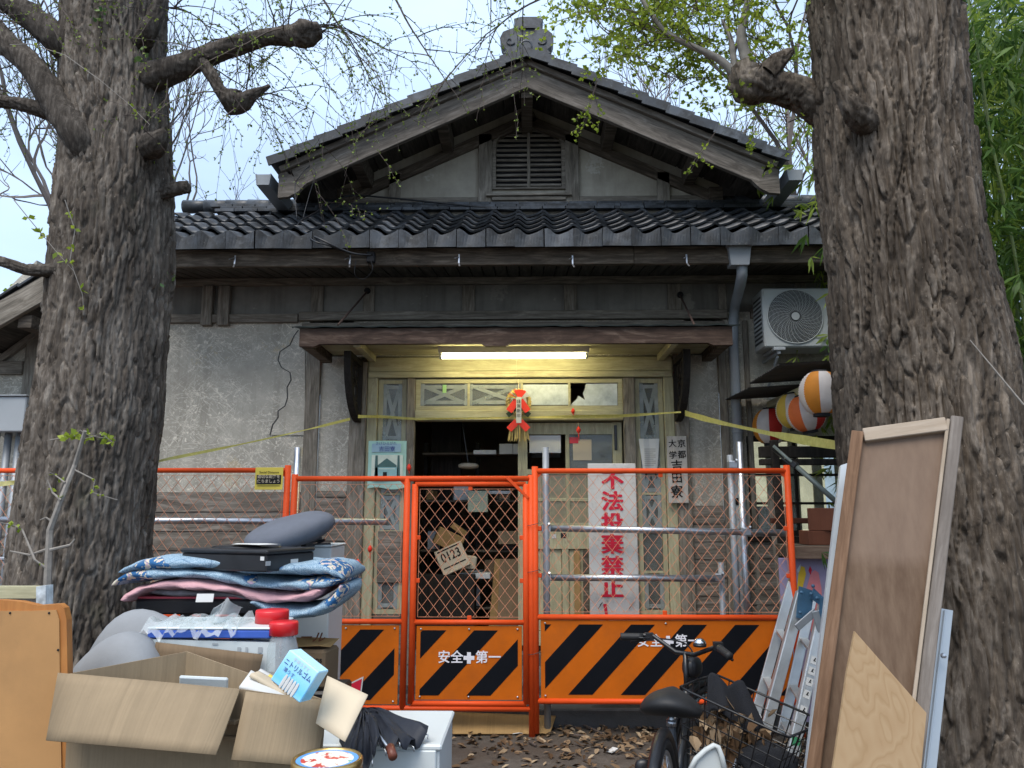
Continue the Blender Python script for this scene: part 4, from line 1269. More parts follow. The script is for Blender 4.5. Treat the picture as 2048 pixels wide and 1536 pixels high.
# ------------------------------------------------------------------ fluorescent lamp under the canopy
YL = 6.62
a, b_ = P(877, 708, YL), P(1178, 716, YL)
b_.z = a.z
lamp = thing('fluorescent_lamp', 'lit fluorescent tube lamp fixed under the entrance canopy', 'lamp', (a + b_) / 2)
m = MB()
prof = [(-.055, .045), (.055, .045), (.03, -.005), (-.03, -.005)]
m.prism(prof, Matrix(((0, 0, 1, a.x), (1, 0, 0, YL), (0, 1, 0, a.z + .01), (0, 0, 0, 1))), b_.x - a.x)
m.build('housing', m_plain('lamp_housing', (.45, .45, .43), .5, .1), lamp)
for x in (a.x + .02, b_.x - .02): box('tube_holder', MAT['lightgrey'], lamp, (x, YL, a.z - .02), (.025, .03, .055), None, .004)
pipe('glowing_tube', m_emit('tube_light', (1.0, .88, .46), 20.0), lamp, [(a.x + .03, YL, a.z - .026), (b_.x - .03, YL, a.z - .026)], .016, 12)
pipe('pull_cord', MAT['cream'], lamp, [(-.1, YL, a.z - .01), (-.1, YL - .01, a.z - .3)], .0015, 4)
box('hanger', MAT['beam'], lamp, ((a.x + b_.x) / 2, YL, (a.z + .055 + cz0 + .064) / 2), (.5, .06, abs(cz0 + .064 - a.z - .055)), None, .004)

# ------------------------------------------------------------------ new year straw wreath
YO2 = YW - .12
c = P(1037, 815, YO2)
wr = thing('straw_wreath', 'new year straw wreath with red ribbons and white lettered strip over the doorway', 'wreath', c)
m_straw = m_plain('rice_straw', (.62, .46, .16), .8, .25, 30, bump=.2)
m_rib = m_plain('red_ribbon', (.85, .045, .02), .5, .08, 8, bump=.05)
ring = [c + Vector((.095 * math.sin(t * R(15)), 0, .045 + .105 * math.cos(t * R(15)))) for t in range(24)]
m = MB(); m.tube(ring, .02, 7, closed=True); rope = m.build('straw_ring', m_straw, wr, True)
m = MB()
for k in range(24):
    p, n_ = ring[k], ring[(k + 2) % 24]
    m.tube([p + Vector((0, -.012, 0)) + (p - c).normalized() * .022, (p + n_) / 2 + Vector((0, -.026, 0)), n_ + Vector((0, -.012, 0)) - (n_ - c).normalized() * .02], .006, 5)
m.build('straw_twist', m_straw, rope, True)
m = MB()
for k in range(46):
    u = random.uniform(-1, 1); l = random.uniform(.17, .20)
    p0 = c + Vector((u * .035, random.uniform(-.02, .02), -.10)); p1 = c + Vector((u * .088 + random.uniform(-.01, .01), random.uniform(-.035, .035), -.11 - l))
    m.tube([p0, (p0 + p1) / 2 + Vector((u * .012, -.01, 0)), p1], .0042, 4)
m.build('straw_tuft', m_straw, wr)
for s in (-1, 1):
    for z0, dz, w in ((.06, -.10, .06), (-.13, -.075, .058)):
        p0 = c + Vector((s * .015, -.035, z0)); p1 = c + Vector((s * .085, -.04, z0 + dz))
        board('ribbon', m_rib, wr, p0, p1, w, .003, (s * .6, 0, .8), 0)
    board('pine_leaf', m_plain('dark_green_leaf%d' % s, (.05, .08, .03), .6), wr, c + Vector((s * .02, -.02, -.01)), c + Vector((s * .10, -.02, -.075)), .045, .002, (s * .6, 0, .8), 0)
for k in range(9):
    an = R(20 + k * 12)
    board('paper_fan', m_rib if k > 2 else MAT['paper'], wr, c + Vector((.01, -.04 - .002 * k, .08)), c + Vector((.01 + .095 * math.cos(an), -.045 - .002 * k, .08 + .075 * math.sin(an))), .02, .002, (-math.sin(an), 0, math.cos(an)), 0)
for k in range(7):
    an = R(100 + k * 13)
    pipe('mizuhiki_cord', (MAT['paper'], m_rib, MAT['yellow'])[k % 3], wr, [c + Vector((0, -.045, .075)), c + Vector((.1 * math.cos(an), -.05, .075 + .095 * math.sin(an)))], .003, 5)
st_ = box('lettered_strip', MAT['paper'], wr, c + Vector((.003, -.06, -.03)), (.046, .003, .235), None, 0)
for i, ch in enumerate('謹賀新年'):
    lettering('lettering', ch, MAT['ink'], st_, c + Vector((.003, -.064, .045 - .043 * i)), (1, 0, 0), (0, 0, 1), .036, .005)
pipe('hanging_string', MAT['cream'], wr, [c + Vector((0, -.01, .15)), c + Vector((0, .03, .26))], .003, 5)

# small red paper charms
def charm(px_, py_, Y, lab, r=.022, long=True):
    c = P(px_, py_, Y)
    t = thing('paper_charm', lab, 'charm', c)
    m = MB(); m.lathe([(0, -r * 1.6), (r * .6, -r), (r, 0), (r * .6, r), (0, r * 1.6)], 8, Matrix.Translation(c)); m.build('charm_body', m_rib, t, True)
    pipe('tassel', m_rib, t, [c + Vector((0, 0, -r)), c + Vector((.004, 0, -r * (4.5 if long else 2.5)))], .004, 5)
    pipe('string', MAT['cream'], t, [c + Vector((0, 0, r)), c + Vector((0, .02, r * 3.4))], .0015, 4)
charm(1157, 860, YW - .11, 'small orange red charm hanging from the lintel beside the wreath')
charm(1146, 822, YW - .09, 'tiny red paper ball stuck on the transom rail', .018, False)
charm(740, 1098, YW - .11, 'red paper charm hanging left of the doorway, level with the gate')
charm(818, 935, YW - .11, 'round red charm stuck at the corner of the green poster', .022, False)
charm(716, 1125, YW - .1, 'lower red charm hanging on the rough post left of the door')

# ------------------------------------------------------------------ yellow plastic tape
def m_tape():
    t = NT('yellow_plastic_tape')
    v = t.coords((1, 1, 1), rand=False)
    n1 = t.noise(v, 30, 5, .6)
    b_ = t.n('BsdfPrincipled', {'Base Color': t.ramp(n1, [(.3, (.42, .38, .09)), (.7, (.66, .60, .20))]), 'Roughness': .35, 'Normal': t.n('Bump', {'Height': n1, 'Strength': .5, 'Distance': .01})})
    tr = t.n('BsdfTranslucent', {'Color': (.85, .78, .2)})
    t.t.links.new(t.n('MixShader', {0: .35, 1: b_, 2: tr}), t.out.inputs['Surface'])
    return t.m
MAT['tape'] = m_tape()
def ribbon(name, label, pts, width, twist=0.0, sag=0.03, n=26):
    pts = [Vector(p) for p in pts]; ctr = []
    for (a, b_) in zip(pts, pts[1:]):
        L = (b_ - a).length
        k = max(4, int(n * L / 2))
        for i in range(k):
            t = i / k; p = a.lerp(b_, t); p.z -= sag * L * .25 * 4 * t * (1 - t); ctr.append(p)
    ctr.append(pts[-1])
    V, Fc = [], []
    for i, p in enumerate(ctr):
        an = twist * math.sin(i * .37) + .25 * math.sin(i * .9)
        w = width * (.75 + .3 * math.sin(i * .23 + 1))
        for k in range(3):
            s = (k - 1) / 2
            V.append(p + Vector((0, math.sin(an) * w * s + (.004 if k == 1 else 0), math.cos(an) * w * s)))
    for i in range(len(ctr) - 1):
        for k in range(2): Fc.append((3 * i + k, 3 * i + k + 1, 3 * i + 4 + k, 3 * i + 3 + k))
    o = put(name, mesh_from(V, Fc, MAT['tape'], True))
    return tag(o, label, 'tape', 'yellow tape strung across the entrance')
ribbon('warning_tape', 'slack yellow tape strung from the thick trunk to the left canopy bracket', [P(250, 938, 4.45), P(335, 918, 4.5), P(700, 838, 6.42)], .024, .8, .02)
ribbon('warning_tape', 'yellow tape strung level across the door lintel under the wreath', [P(716, 833, 6.5), P(760, 833, YW - .1), P(835, 838, YW - .12), P(1240, 832, YW - .12), P(1362, 824, 6.55)], .028, .5, .0)
ribbon('warning_tape', 'wide glossy yellow tape from the right bracket down to the leaning panel tree', [P(1370, 826, 6.5), P(1500, 858, 5.2), P(1692, 893, 3.75)], .05, .35, .02)
ribbon('warning_tape', 'short yellow tape end between the meter box pipes and the trunk', [P(-60, 974, 5.4), P(100, 958, 4.6)], .04, .5, .0)
# ------------------------------------------------------------------ air conditioner
YA = 6.55
ax0, az0, az1 = PX(1527, 640, YA), PH(1600, 694, YA), PH(1600, 576, YA)
ax1 = ax0 + .80
ac = thing('air_conditioner', 'pale grey outdoor air conditioner unit mounted high on the wall beside the trunk', 'air conditioner', ((ax0 + ax1) / 2, YA, az0))
boxr('casing', MAT['lightgrey'], ac, ax0, ax1, YA, YA + .30, az0, az1, .012)
fc = Vector((PX(1590, 633, YA), YA, PH(1590, 633, YA))); fr_ = .235
m = MB(); m.lathe([(fr_ * 1.04, 0), (fr_ * 1.04, .012), (fr_, .014), (fr_, 0)], 40, Matrix.Translation(fc) @ Euler((R(90), 0, 0)).to_matrix().to_4x4()); m.build('fan_ring', MAT['lightgrey'], ac, True)
m = MB(); m.lathe([(0, .0012), (fr_, .0012), (fr_, .0022), (0, .0022)], 40, Matrix.Translation(fc) @ Euler((R(90), 0, 0)).to_matrix().to_4x4()); m.build('fan_opening', MAT['black'], ac)
m = MB()
for k in range(1, 17):
    r = fr_ * (.2 + .8 * k / 17)
    m.tube([fc + Vector((r * math.cos(t * R(9)), -.012, r * math.sin(t * R(9)))) for t in range(40)], .0017, 4, closed=True)
for k in range(28):
    a0 = k * 2 * math.pi / 28
    m.tube([fc + Vector((fr_ * (.18 + .82 * j / 6) * math.cos(a0 + .75 * j / 6), -.013, fr_ * (.18 + .82 * j / 6) * math.sin(a0 + .75 * j / 6))) for j in range(7)], .0014, 4)
m.build('fan_grille', MAT['lightgrey'], ac)
m = MB(); m.lathe([(0, .018), (.035, .018), (.035, .01), (0, .01)][::-1], 20, Matrix.Translation(fc) @ Euler((R(90), 0, 0)).to_matrix().to_4x4()); m.build('fan_hub', MAT['lightgrey'], ac)
for k in range(11):
    z = az0 + .06 + k * (az1 - az0 - .1) / 11
    boxr('side_louvre', MAT['black'], ac, ax0 - .003, ax0 + .004, YA + .05, YA + .27, z, z + .018, 0)
lettering('lettering', 'Panasonic', MAT['ink'], ac, Vector((PX(1671, 592, YA - .002) + .02, YA - .002, PH(1660, 590, YA))), (1, 0, 0), (0, 0, 1), .043, .01)
for k in range(3): boxr('panel_line', MAT['midgrey'], ac, fc.x + fr_ * 1.15, ax1 - .03, YA - .0015, YA + .004, az0 + .1 + k * .045, az0 + .102 + k * .045, 0)
for x in (ax0 + .12, ax1 - .12):
    boxr('foot', MAT['midgrey'], ac, x - .05, x + .05, YA - .02, YA + .3, az0 - .03, az0 - .002)
    board('wall_bracket', MAT['midgrey'], ac, (x, YA + .0, az0 - .045), (x, YW, az0 - .045), .03, .03)
    board('wall_bracket', MAT['midgrey'], ac, (x, YA + .05, az0 - .07), (x, YW - .01, az0 - .35), .025, .02)

# ------------------------------------------------------------------ lean-to of corrugated sheets over the side window
lx = P(1535, 818, 6.9).x; lz = PH(1535, 818, 6.9) + .06
m_cor = m_plain('grimy_corrugated_sheet', (.045, .042, .04), .6, .3, 6, bump=.15, dirt=.3)
def corrugated(name, label, x0, x1, y0, y1, z0, slope, skew=0.0):
    n = int((y1 - y0) / .012)
    V, Fc = [], []
    for i in range(n):
        y = y0 + (y1 - y0) * i / (n - 1)
        h = .007 * math.cos(i * math.pi / 2 * 1.0)
        e = random.uniform(-.004, .004) + skew * (y - y0)
        V += [(x0 + e, y, z0 + h), (x1, y, z0 + h + slope * (x1 - x0)), (x0 + e, y, z0 + h + .003), (x1, y, z0 + h + .003 + slope * (x1 - x0))]
    for i in range(n - 1):
        a = 4 * i; b_ = a + 4
        Fc += [(a, a + 1, b_ + 1, b_), (a + 2, b_ + 2, b_ + 3, a + 3), (a, b_, b_ + 2, a + 2)]
    return tag(put(name, mesh_from(V, Fc, m_cor, True)), label, 'roof sheet', 'corrugated sheets of the lean-to')
corrugated('corrugated_sheet', 'upper dark corrugated sheet of the lean-to under the air conditioner', lx - .32, lx + .9, 5.55, 6.38, lz + .085, .06, .02)
corrugated('corrugated_sheet', 'lower dark corrugated sheet of the lean-to next to the downpipe', lx - .34, lx + .9, 6.3, 6.95, lz + .03, .06, -.03)
t = thing('lean_to_beam', 'pale timber batten carrying the corrugated sheets and paper lanterns', 'beam', (lx, 6.2, lz))
board('batten', MAT['paintx'], t, (lx + .03, 5.3, lz - .02), (lx + .03, 6.94, lz - .02), .06, .045)
for y in (5.6, 6.3, 6.85): boxr('cross_batten', MAT['beam'], t, lx + .06, lx + .9, y - .02, y + .02, lz - .02, lz + .02)
boxr('beam_post', MAT['darkwood'], t, lx + .82, lx + .9, 5.5, 5.58, 0, lz - .02)
# ------------------------------------------------------------------ paper lanterns
def lantern(px_, py_, Y, r, cols, lab, tilt=0.0, squash=1.0, rot=0.0):
    c = P(px_, py_, Y)
    t = thing('paper_lantern', lab, 'lantern', c, 'striped paper lanterns under the lean-to')
    ng, nv_ = len(cols), 34
    Mt = Matrix.Translation(c) @ Euler((0, tilt, 0)).to_matrix().to_4x4()
    per = 48 // ng
    for g in range(ng):
        V, Fc = [], []
        for j in range(nv_ + 1):
            v = -.93 + 1.86 * j / nv_
            rr = r * math.sqrt(max(.02, 1 - (v * .96) ** 2)) + (.005 if j % 2 else -.001)
            for i in range(per + 1):
                a = rot + 2 * math.pi * (g * per + i) / (per * ng)
                V.append(Mt @ Vector((rr * math.cos(a), rr * math.sin(a), v * r * squash)))
        for j in range(nv_):
            for i in range(per):
                a = j * (per + 1) + i
                Fc.append((a, a + 1, a + per + 2, a + per + 1))
        put('paper_panel', mesh_from([p - c for p in V], Fc, LM[cols[g]], True), t, Matrix.Translation(c))
    for s in (-1, 1):
        m = MB(); m.lathe([(r * .36, -.012), (r * .4, 0), (r * .36, .014), (0, .014)] if s > 0 else [(0, -.02), (r * .4, -.02), (r * .4, .0), (r * .36, .01)], 18, Mt @ Matrix.Translation((0, 0, s * r * squash * .93)))
        m.build('end_ring', MAT['blackmatte'], t)
    m = MB(); m.tube([c + Vector((0, 0, r * .9)), (lx + .03, c.y, lz - .05)], .003, 4); m.build('hanging_wire', MAT['black'], t)
def m_lan(name, c):
    t = NT(name)
    v = t.coords()
    n1 = t.noise(v, 12, 5, .6)
    b_ = t.n('BsdfPrincipled', {'Base Color': t.ramp(n1, [(.3, tuple(Vector(c) * .8)), (.7, c)]), 'Roughness': .6, 'Specular IOR Level': .3})
    t.t.links.new(t.n('MixShader', {0: .25, 1: b_, 2: t.n('BsdfTranslucent', {'Color': c})}), t.out.inputs['Surface'])
    return t.m
LM = {'o': m_lan('lantern_orange', (.70, .26, .03)), 'w': m_lan('lantern_white', (.72, .66, .62)), 'r': m_lan('lantern_red', (.55, .03, .02)), 'y': m_lan('lantern_yellow', (.75, .50, .08)), 'v': m_lan('lantern_vermilion', (.85, .19, .05))}
lantern(1641, 786, 5.45, .145, ['o', 'w'] * 4, 'orange and white striped paper lantern hanging nearest the trunk', 0, 1.1, R(202))
lantern(1612, 827, 5.95, .145, ['v', 'w', 'r', 'w'] * 2, 'vermilion white and red paper lantern, partly hidden by the orange one', R(-10), 1.0, R(190))
lantern(1588, 822, 6.25, .14, ['y', 'w'] * 4, 'yellow and white paper lantern behind the vermilion one', R(-6), 1.05, R(180))
lantern(1540, 853, 6.72, .145, ['o', 'w', 'r', 'w'] * 2, 'orange white and red paper lantern hanging deepest, beside the downpipe', 0, 1.1, R(160))

# ------------------------------------------------------------------ stall under the lean-to
Ys = 6.1
t = thing('stall_rack', 'black stained timber rack with two shelf boards standing under the lanterns', 'rack', (PX(1560, 1200, Ys), Ys, 0))
sx0, sx1 = PX(1520, 905, Ys), PX(1720, 905, Ys)
for py0, py1 in ((893, 915), (918, 930)):
    boxr('shelf_board', MAT['darkwood'], t, sx0, sx1, Ys - .02, Ys + .05, PH(1560, py1, Ys), PH(1560, py0, Ys))
p0, p1 = P(1548, 893, Ys - .04), P(1572, 1222, Ys - .04)
board('rack_post', MAT['darkwood'], t, p0 + Vector((0, 0, .05)), (p1.x + .03, p1.y, 0), .055, .055, (1, 0, 0))
boxr('rack_post', MAT['darkwood'], t, sx1 - .1, sx1 - .04, Ys, Ys + .06, 0, PH(1560, 893, Ys))
boxr('rack_rail', m_wood('red_brown_rail', (.05, .018, .012), (.11, .04, .025), (.17, .07, .045)), t, PX(1543, 1042, Ys), sx1, Ys + .0, Ys + .04, PH(1560, 1047, Ys), PH(1560, 1036, Ys))
p0, p1 = P(1547, 892, Ys - .12), P(1672, 1003, Ys - .4)
t = thing('folding_arm', 'grey green metal folding arm slanting down from the black rack', 'arm', p0)
m_arm = m_plain('grey_green_metal', (.16, .19, .18), .5, .2, 8, metal=.3)
pipe('tube', m_arm, t, [p0, p0.lerp(p1, .55)], .013, 8); pipe('tube', m_arm, t, [p0.lerp(p1, .35), p1], .02, 8)
box('arm_clamp', MAT['black'], t, p0.lerp(p1, .35), (.05, .05, .05), frame((0, 0, 0), p1 - p0).to_3x3(), .008)
pipe('arm_stay', MAT['black'], t, [p0 + Vector((0, .02, -.03)), p0.lerp(p1, .5) + Vector((0, .02, -.02))], .009, 6)
# painted panel, counter plank, brown boxes
Yp = 5.75
t = thing('mural_panel', 'lavender panel painted with colourful shapes, standing behind the stepladder', 'panel', (PX(1620, 1300, Yp), Yp, 0))
mx0, mx1, mz1 = PX(1562, 1200, Yp), PX(1690, 1200, Yp), PH(1620, 1116, Yp)
mp = boxr('panel_board', m_plain('lavender_paint', (.36, .31, .46), .7, .12, 4), t, mx0, mx1, Yp, Yp + .02, .05, mz1)
def blob(name, mat, pts):
    m = MB(); q = [P(a, b_, Yp - .002) for a, b_ in pts]
    m.prism([(p.x, p.z) for p in q][::-1], Matrix(((1, 0, 0, 0), (0, 0, -1, Yp), (0, 1, 0, 0), (0, 0, 0, 1))), .003); m.build(name, mat, mp)
blob('painted_shape', m_plain('pink_paint', (.78, .25, .27), .7), [(1613, 1178), (1621, 1148), (1629, 1140), (1637, 1145), (1643, 1178), (1644, 1210), (1650, 1290), (1640, 1330), (1612, 1225)])
blob('painted_shape', m_plain('yellow_paint', (.75, .50, .04), .7), [(1597, 1148), (1602, 1132), (1609, 1134), (1612, 1148), (1604, 1180), (1600, 1240), (1590, 1260), (1592, 1200)])
blob('painted_shape', m_plain('green_paint', (.06, .28, .06), .7), [(1565, 1200), (1578, 1155), (1586, 1190), (1580, 1240), (1570, 1300), (1563, 1260)])
blob('painted_shape', MAT['redpaint'], [(1620, 1132), (1624, 1140), (1621, 1150), (1617, 1141)])
blob('painted_shape', m_plain('blue_paint', (.05, .10, .35), .7), [(1580, 1200), (1586, 1190), (1592, 1240), (1586, 1300), (1578, 1300)])
blob('painted_shape', MAT['white'], [(1654, 1138), (1664, 1140), (1662, 1210), (1650, 1190)])
blob('painted_shape', MAT['white'], [(1594, 1140), (1601, 1128), (1601, 1140), (1596, 1146)])
t = thing('counter_plank', 'rough brown counter plank above the lavender panel', 'plank', (PX(1625, 1105, Yp), Yp, mz1))
boxr('plank_board', MAT['beam'], t, PX(1582, 1100, Yp - .1), mx1, Yp - .1, Yp + .25, mz1 + .004, PH(1620, 1091, Yp - .1))
boxr('plank_edge', m_wood('worn_brown_edge', (.10, .065, .045), (.22, .15, .11), (.32, .24, .18)), t, PX(1582, 1100, Yp - .1), mx1, Yp - .125, Yp - .102, mz1 - .0, PH(1620, 1092, Yp - .1))
boxr('counter_leg', MAT['darkwood'], t, mx1 - .08, mx1 - .02, Yp + .05, Yp + .11, 0, mz1)
zc = PH(1620, 1091, Yp - .1) + .002
m_bb = m_cardboard('red_brown_carton', (.16, .06, .035))
b1 = box('brown_carton', m_bb, None, (PX(1642, 1075, Yp), Yp + .03, zc + .05), (.23, .2, .10), None, .003); tag(b1, 'flat red brown carton lying on the counter plank', 'box', 'brown cartons on the counter')
b2 = box('brown_carton', m_bb, None, (PX(1648, 1050, Yp), Yp + .02, zc + .10 + .082), (.20, .2, .16), Euler((0, 0, R(-18))).to_matrix(), .003); tag(b2, 'taller red brown carton on top of the flat one', 'box', 'brown cartons on the counter')
# wall prop beam leaning by the siding
t = put('leaning_batten', box_mesh(1.3, .03, .05, MAT['postx'], .003), None, frame(P(1560, 1160, 6.5), P(1570, 1240, 6.45) - P(1548, 1050, 6.6), None, (1, 0, 0)))
tag(t, 'thin timber batten leaning on the siding behind the wire fence', 'batten')

# ------------------------------------------------------------------ meter box with conduits, far left
Ym = 6.75
mbx = thing('meter_box', 'grey steel meter box on the wall left of the thick trunk', 'meter box', P(20, 830, Ym))
x0, x1 = PX(-60, 825, Ym - .2), PX(50, 825, Ym - .2)
boxr('cabinet', MAT['midgrey'], mbx, x0, x1, Ym - .2, YW - .001, PH(30, 863, Ym - .2), PH(30, 793, Ym - .2), .008)
boxr('cabinet_lid', MAT['midgrey'], mbx, x0 - .01, x1 + .01, Ym - .22, YW - .003, PH(30, 793, Ym - .2) + .002, PH(30, 793, Ym - .2) + .015, .004)
for px_ in (14, 36, -10): pipe('conduit', MAT['dullsteel'], mbx, [(PX(px_, 900, Ym - .06), Ym - .06, PH(30, 864, Ym - .2)), (PX(px_, 900, Ym - .06), Ym - .06, .1)], .03, 12)
for z in (1.75, 1.1): boxr('conduit_strap', MAT['steel'], mbx, PX(-20, 900, Ym - .06), PX(46, 900, Ym - .06), Ym - .1, Ym - .02, z, z + .025)
# neighbouring gable roof, far left
lw = thing('side_wing', 'low tiled gable wing left of the thick trunk', 'house', (-5.4, 6.6, 0))
ya = 6.3
pa, pe = P(190, 492, ya), P(-70, 640, ya)
wd = (pe - pa).normalized(); wup = Vector((wd.z, 0, -wd.x)) * (-1 if Vector((wd.z, 0, -wd.x)).z < 0 else 1)
board('barge_board', MAT['postx'], lw, pa - wup * .12, pe - wup * .12, .2, .05, wup)
wdk = MB(); e2 = pe + wd * .2
wdk.add([pa + wup * .0, e2, e2 + Vector((0, 3, 0)), pa + Vector((0, 3, 0)), pa - wup * .05, e2 - wup * .05, e2 + Vector((0, 3, 0)) - wup * .05, pa + Vector((0, 3, 0)) - wup * .05],
        [(3, 2, 1, 0), (4, 5, 6, 7), (0, 1, 5, 4), (1, 2, 6, 5)])
wroof = wdk.build('wing_roof', MAT['soffit'], lw)
for i in range(7):
    for j in range(5):
        c_ = pa + wd * ((i + .5) * .24) + Vector((0, .1 + j * .24, 0)) + wup * .03
        M = frame(c_, wd, None, wup)
        put('roof_tile', box_mesh(.26, .235, .024, MAT['tile'], .004), wroof, M @ Euler((0, R(4), 0)).to_matrix().to_4x4())
for py_ in (640, 700): boxr('purlin', MAT['beam'], lw, PX(45 if py_ == 640 else 120, py_, ya) - .06, PX(45 if py_ == 640 else 120, py_, ya) + .06, ya + .03, YW, PH(45, py_ + 14, ya), PH(45, py_ - 12, ya))
boxr('wing_rail', MAT['postx'], lw, HX0 - 1.5, HX0 - .002, YW - .06, YW, PH(45, 748, YW - .05), PH(45, 722, YW - .05))
wq = [P(a_, b_, YW) for a_, b_ in ((200, 520), (-80, 672))]
m = MB(); m.prism([(wq[1].x, .2), (HX0 - .003, .2), (HX0 - .003, wq[0].z), (wq[0].x if wq[0].x < HX0 - .01 else HX0 - .01, wq[0].z), (wq[1].x, wq[1].z)], Matrix(((1, 0, 0, 0), (0, 0, 1, YW), (0, 1, 0, 0), (0, 0, 0, 1))), .1); m.build('plaster_panel', MAT['plaster'], lw)
board('wall_brace', MAT['postx'], lw, P(0, 720, YW - .03), P(90, 655, YW - .03), .06, .05)
for i in range(8): box('siding_plank', MAT['plank'], lw, (HX0 - .85, YW - .018, .4 + i * .16), (1.69, .018, .165), Euler((R(-3), 0, 0)).to_matrix(), .003)
pr = MB(); pr.lathe([(0, -.2), (.07, -.2), (.06, .2), (0, .2)], 12, Euler((R(90), 0, 0)).to_matrix()); prm = mesh_from(pr.v, pr.f, MAT['tile'], True)
for j in range(5): put('ridge_cap_tile', prm, wroof, Matrix.Translation(pa + Vector((0, .2 + j * .36, .05))))

# ------------------------------------------------------------------ loose cables on the roof
def cable(label, pts, r=.007, name='roof_cable'):
    o = MB(); q = [Vector(p) for p in pts]; out = []
    for i in range(len(q) - 1):
        p0, p1, p2, p3 = q[max(i - 1, 0)], q[i], q[i + 1], q[min(i + 2, len(q) - 1)]
        for k in range(6):
            t = k / 6
            out.append(.5 * ((2 * p1) + (p2 - p0) * t + (2 * p0 - 5 * p1 + 4 * p2 - p3) * t * t + (3 * p1 - p0 - 3 * p2 + p3) * t ** 3))
    out.append(q[-1]); o.tube(out, r, 6)
    return tag(o.build(name, MAT['black'], None, True), label, 'cable', 'cables on the house front')
cable('black cable looping over the lower roof to the gable wall', [P(1030, 421, YG - .1), P(900, 408, YG - .12), P(760, 394, YG - .14), P(690, 393, YG - .2), P(640, 420, 6.9), P(595, 452, 6.45), P(640, 478, 6.1), P(700, 505, 6.15), P(745, 510, 6.2)], .009)
cable('second thin cable dropping across the eave tiles to the junction box', [P(595, 450, 6.5), P(625, 480, 6.1), P(660, 492, 6.1), P(702, 508, 6.2)], .006)
cable('grey wire hanging from the barge board foot onto the tiles', [P(620, 330, 6.68), P(600, 352, 6.66), P(590, 375, 6.66), P(594, 440, 6.6)], .004)
cable('pale wire hanging loose next to the grey one', [P(626, 336, 6.67), P(631, 350, 6.66), P(620, 385, 6.66), P(605, 440, 6.6)], .003)
cable('loop of thin cable below the black junction box', [P(712, 520, 6.18), P(710, 550, 6.2), P(728, 558, 6.25), P(745, 540, 6.2), P(742, 522, 6.2)], .003)
# ------------------------------------------------------------------ junk pile, left
def slab(name, mat, parent, a, b_, c, d, t=.004, bend=0.0, n=6, **kw):
    """thin sheet with corners a b c d (seen counter-clockwise), thickness t, optional bulge."""
    a, b_, c, d = (Vector(q) for q in (a, b_, c, d))
    nr = (b_ - a).cross(d - a).normalized()
    V, Fc = [], []
    for s in (0, 1):
        for j in range(n + 1):
            for i in range(n + 1):
                u, v = i / n, j / n
                p = a.lerp(b_, u).lerp(d.lerp(c, u), v)
                V.append(p + nr * (bend * math.sin(math.pi * u) * math.sin(math.pi * v) + (t / 2 if s == 0 else -t / 2)))
    k = (n + 1) ** 2
    for j in range(n):
        for i in range(n):
            q = j * (n + 1) + i
            Fc.append((q, q + 1, q + n + 2, q + n + 1)); Fc.append((k + q, k + q + n + 1, k + q + n + 2, k + q + 1))
    edge = [i for i in range(n)] + [n + j * (n + 1) for j in range(n)] + [n * (n + 1) + i for i in range(n, 0, -1)] + [j * (n + 1) for j in range(n, 0, -1)]
    for i, e in enumerate(edge):
        f = edge[(i + 1) % len(edge)]
        Fc.append((e, k + e, k + f, f))
    ct = (a + b_ + c + d) / 4
    return put(name, mesh_from([p - ct for p in V], Fc, mat, bend != 0), parent, Matrix.Translation(ct), **kw)
def soft_slab(name, mat, parent, line, thick, depth, wob=.006, seed=0, power=2.6, **kw):
    """a padded layer swept along a line of (x, z) points at y..y+depth."""
    q = [Vector(p) for p in line]; ctr = []
    for i in range(len(q) - 1):
        p0, p1, p2, p3 = q[max(i - 1, 0)], q[i], q[i + 1], q[min(i + 2, len(q) - 1)]
        for k in range(5):
            t = k / 5
            ctr.append(.5 * ((2 * p1) + (p2 - p0) * t + (2 * p0 - 5 * p1 + 4 * p2 - p3) * t * t + (3 * p1 - p0 - 3 * p2 + p3) * t ** 3))
    ctr.append(q[-1])
    N_, S_ = len(ctr), 28
    V, Fc = [], []
    rr = random.Random(seed)
    ph = [rr.uniform(0, 6) for _ in range(4)]
    for i, p in enumerate(ctr):
        d = (ctr[min(i + 1, N_ - 1)] - ctr[max(i - 1, 0)]).normalized()
        nr = Vector((0, 1, 0)).cross(d).normalized() * -1
        e = min(i, N_ - 1 - i)
        tp = (.35, .75, .93)[e] if e < 3 else 1
        for k in range(S_):
            an = 2 * math.pi * k / S_
            cx_, sx_ = math.cos(an), math.sin(an)
            u = math.copysign(abs(cx_) ** (2 / power), cx_) * depth / 2
            v = math.copysign(abs(sx_) ** (2 / power), sx_) * thick / 2 * tp
            w = wob * (math.sin(i * .7 + k * .5 + ph[0]) + .6 * math.sin(i * 1.9 - k * .9 + ph[1]))
            V.append(p + Vector((0, depth / 2 + u + w, 0)) + nr * (v + w * .6))
    for i in range(N_ - 1):
        for k in range(S_):
            l = (k + 1) % S_
            Fc.append((i * S_ + k, i * S_ + l, (i + 1) * S_ + l, (i + 1) * S_ + k))
    Fc.append(tuple(range(S_))[::-1]); Fc.append(tuple((N_ - 1) * S_ + k for k in range(S_)))
    ct = sum(ctr, Vector()) / N_
    return put(name, mesh_from([p - ct for p in V], Fc, mat, True), parent, Matrix.Translation(ct), **kw)
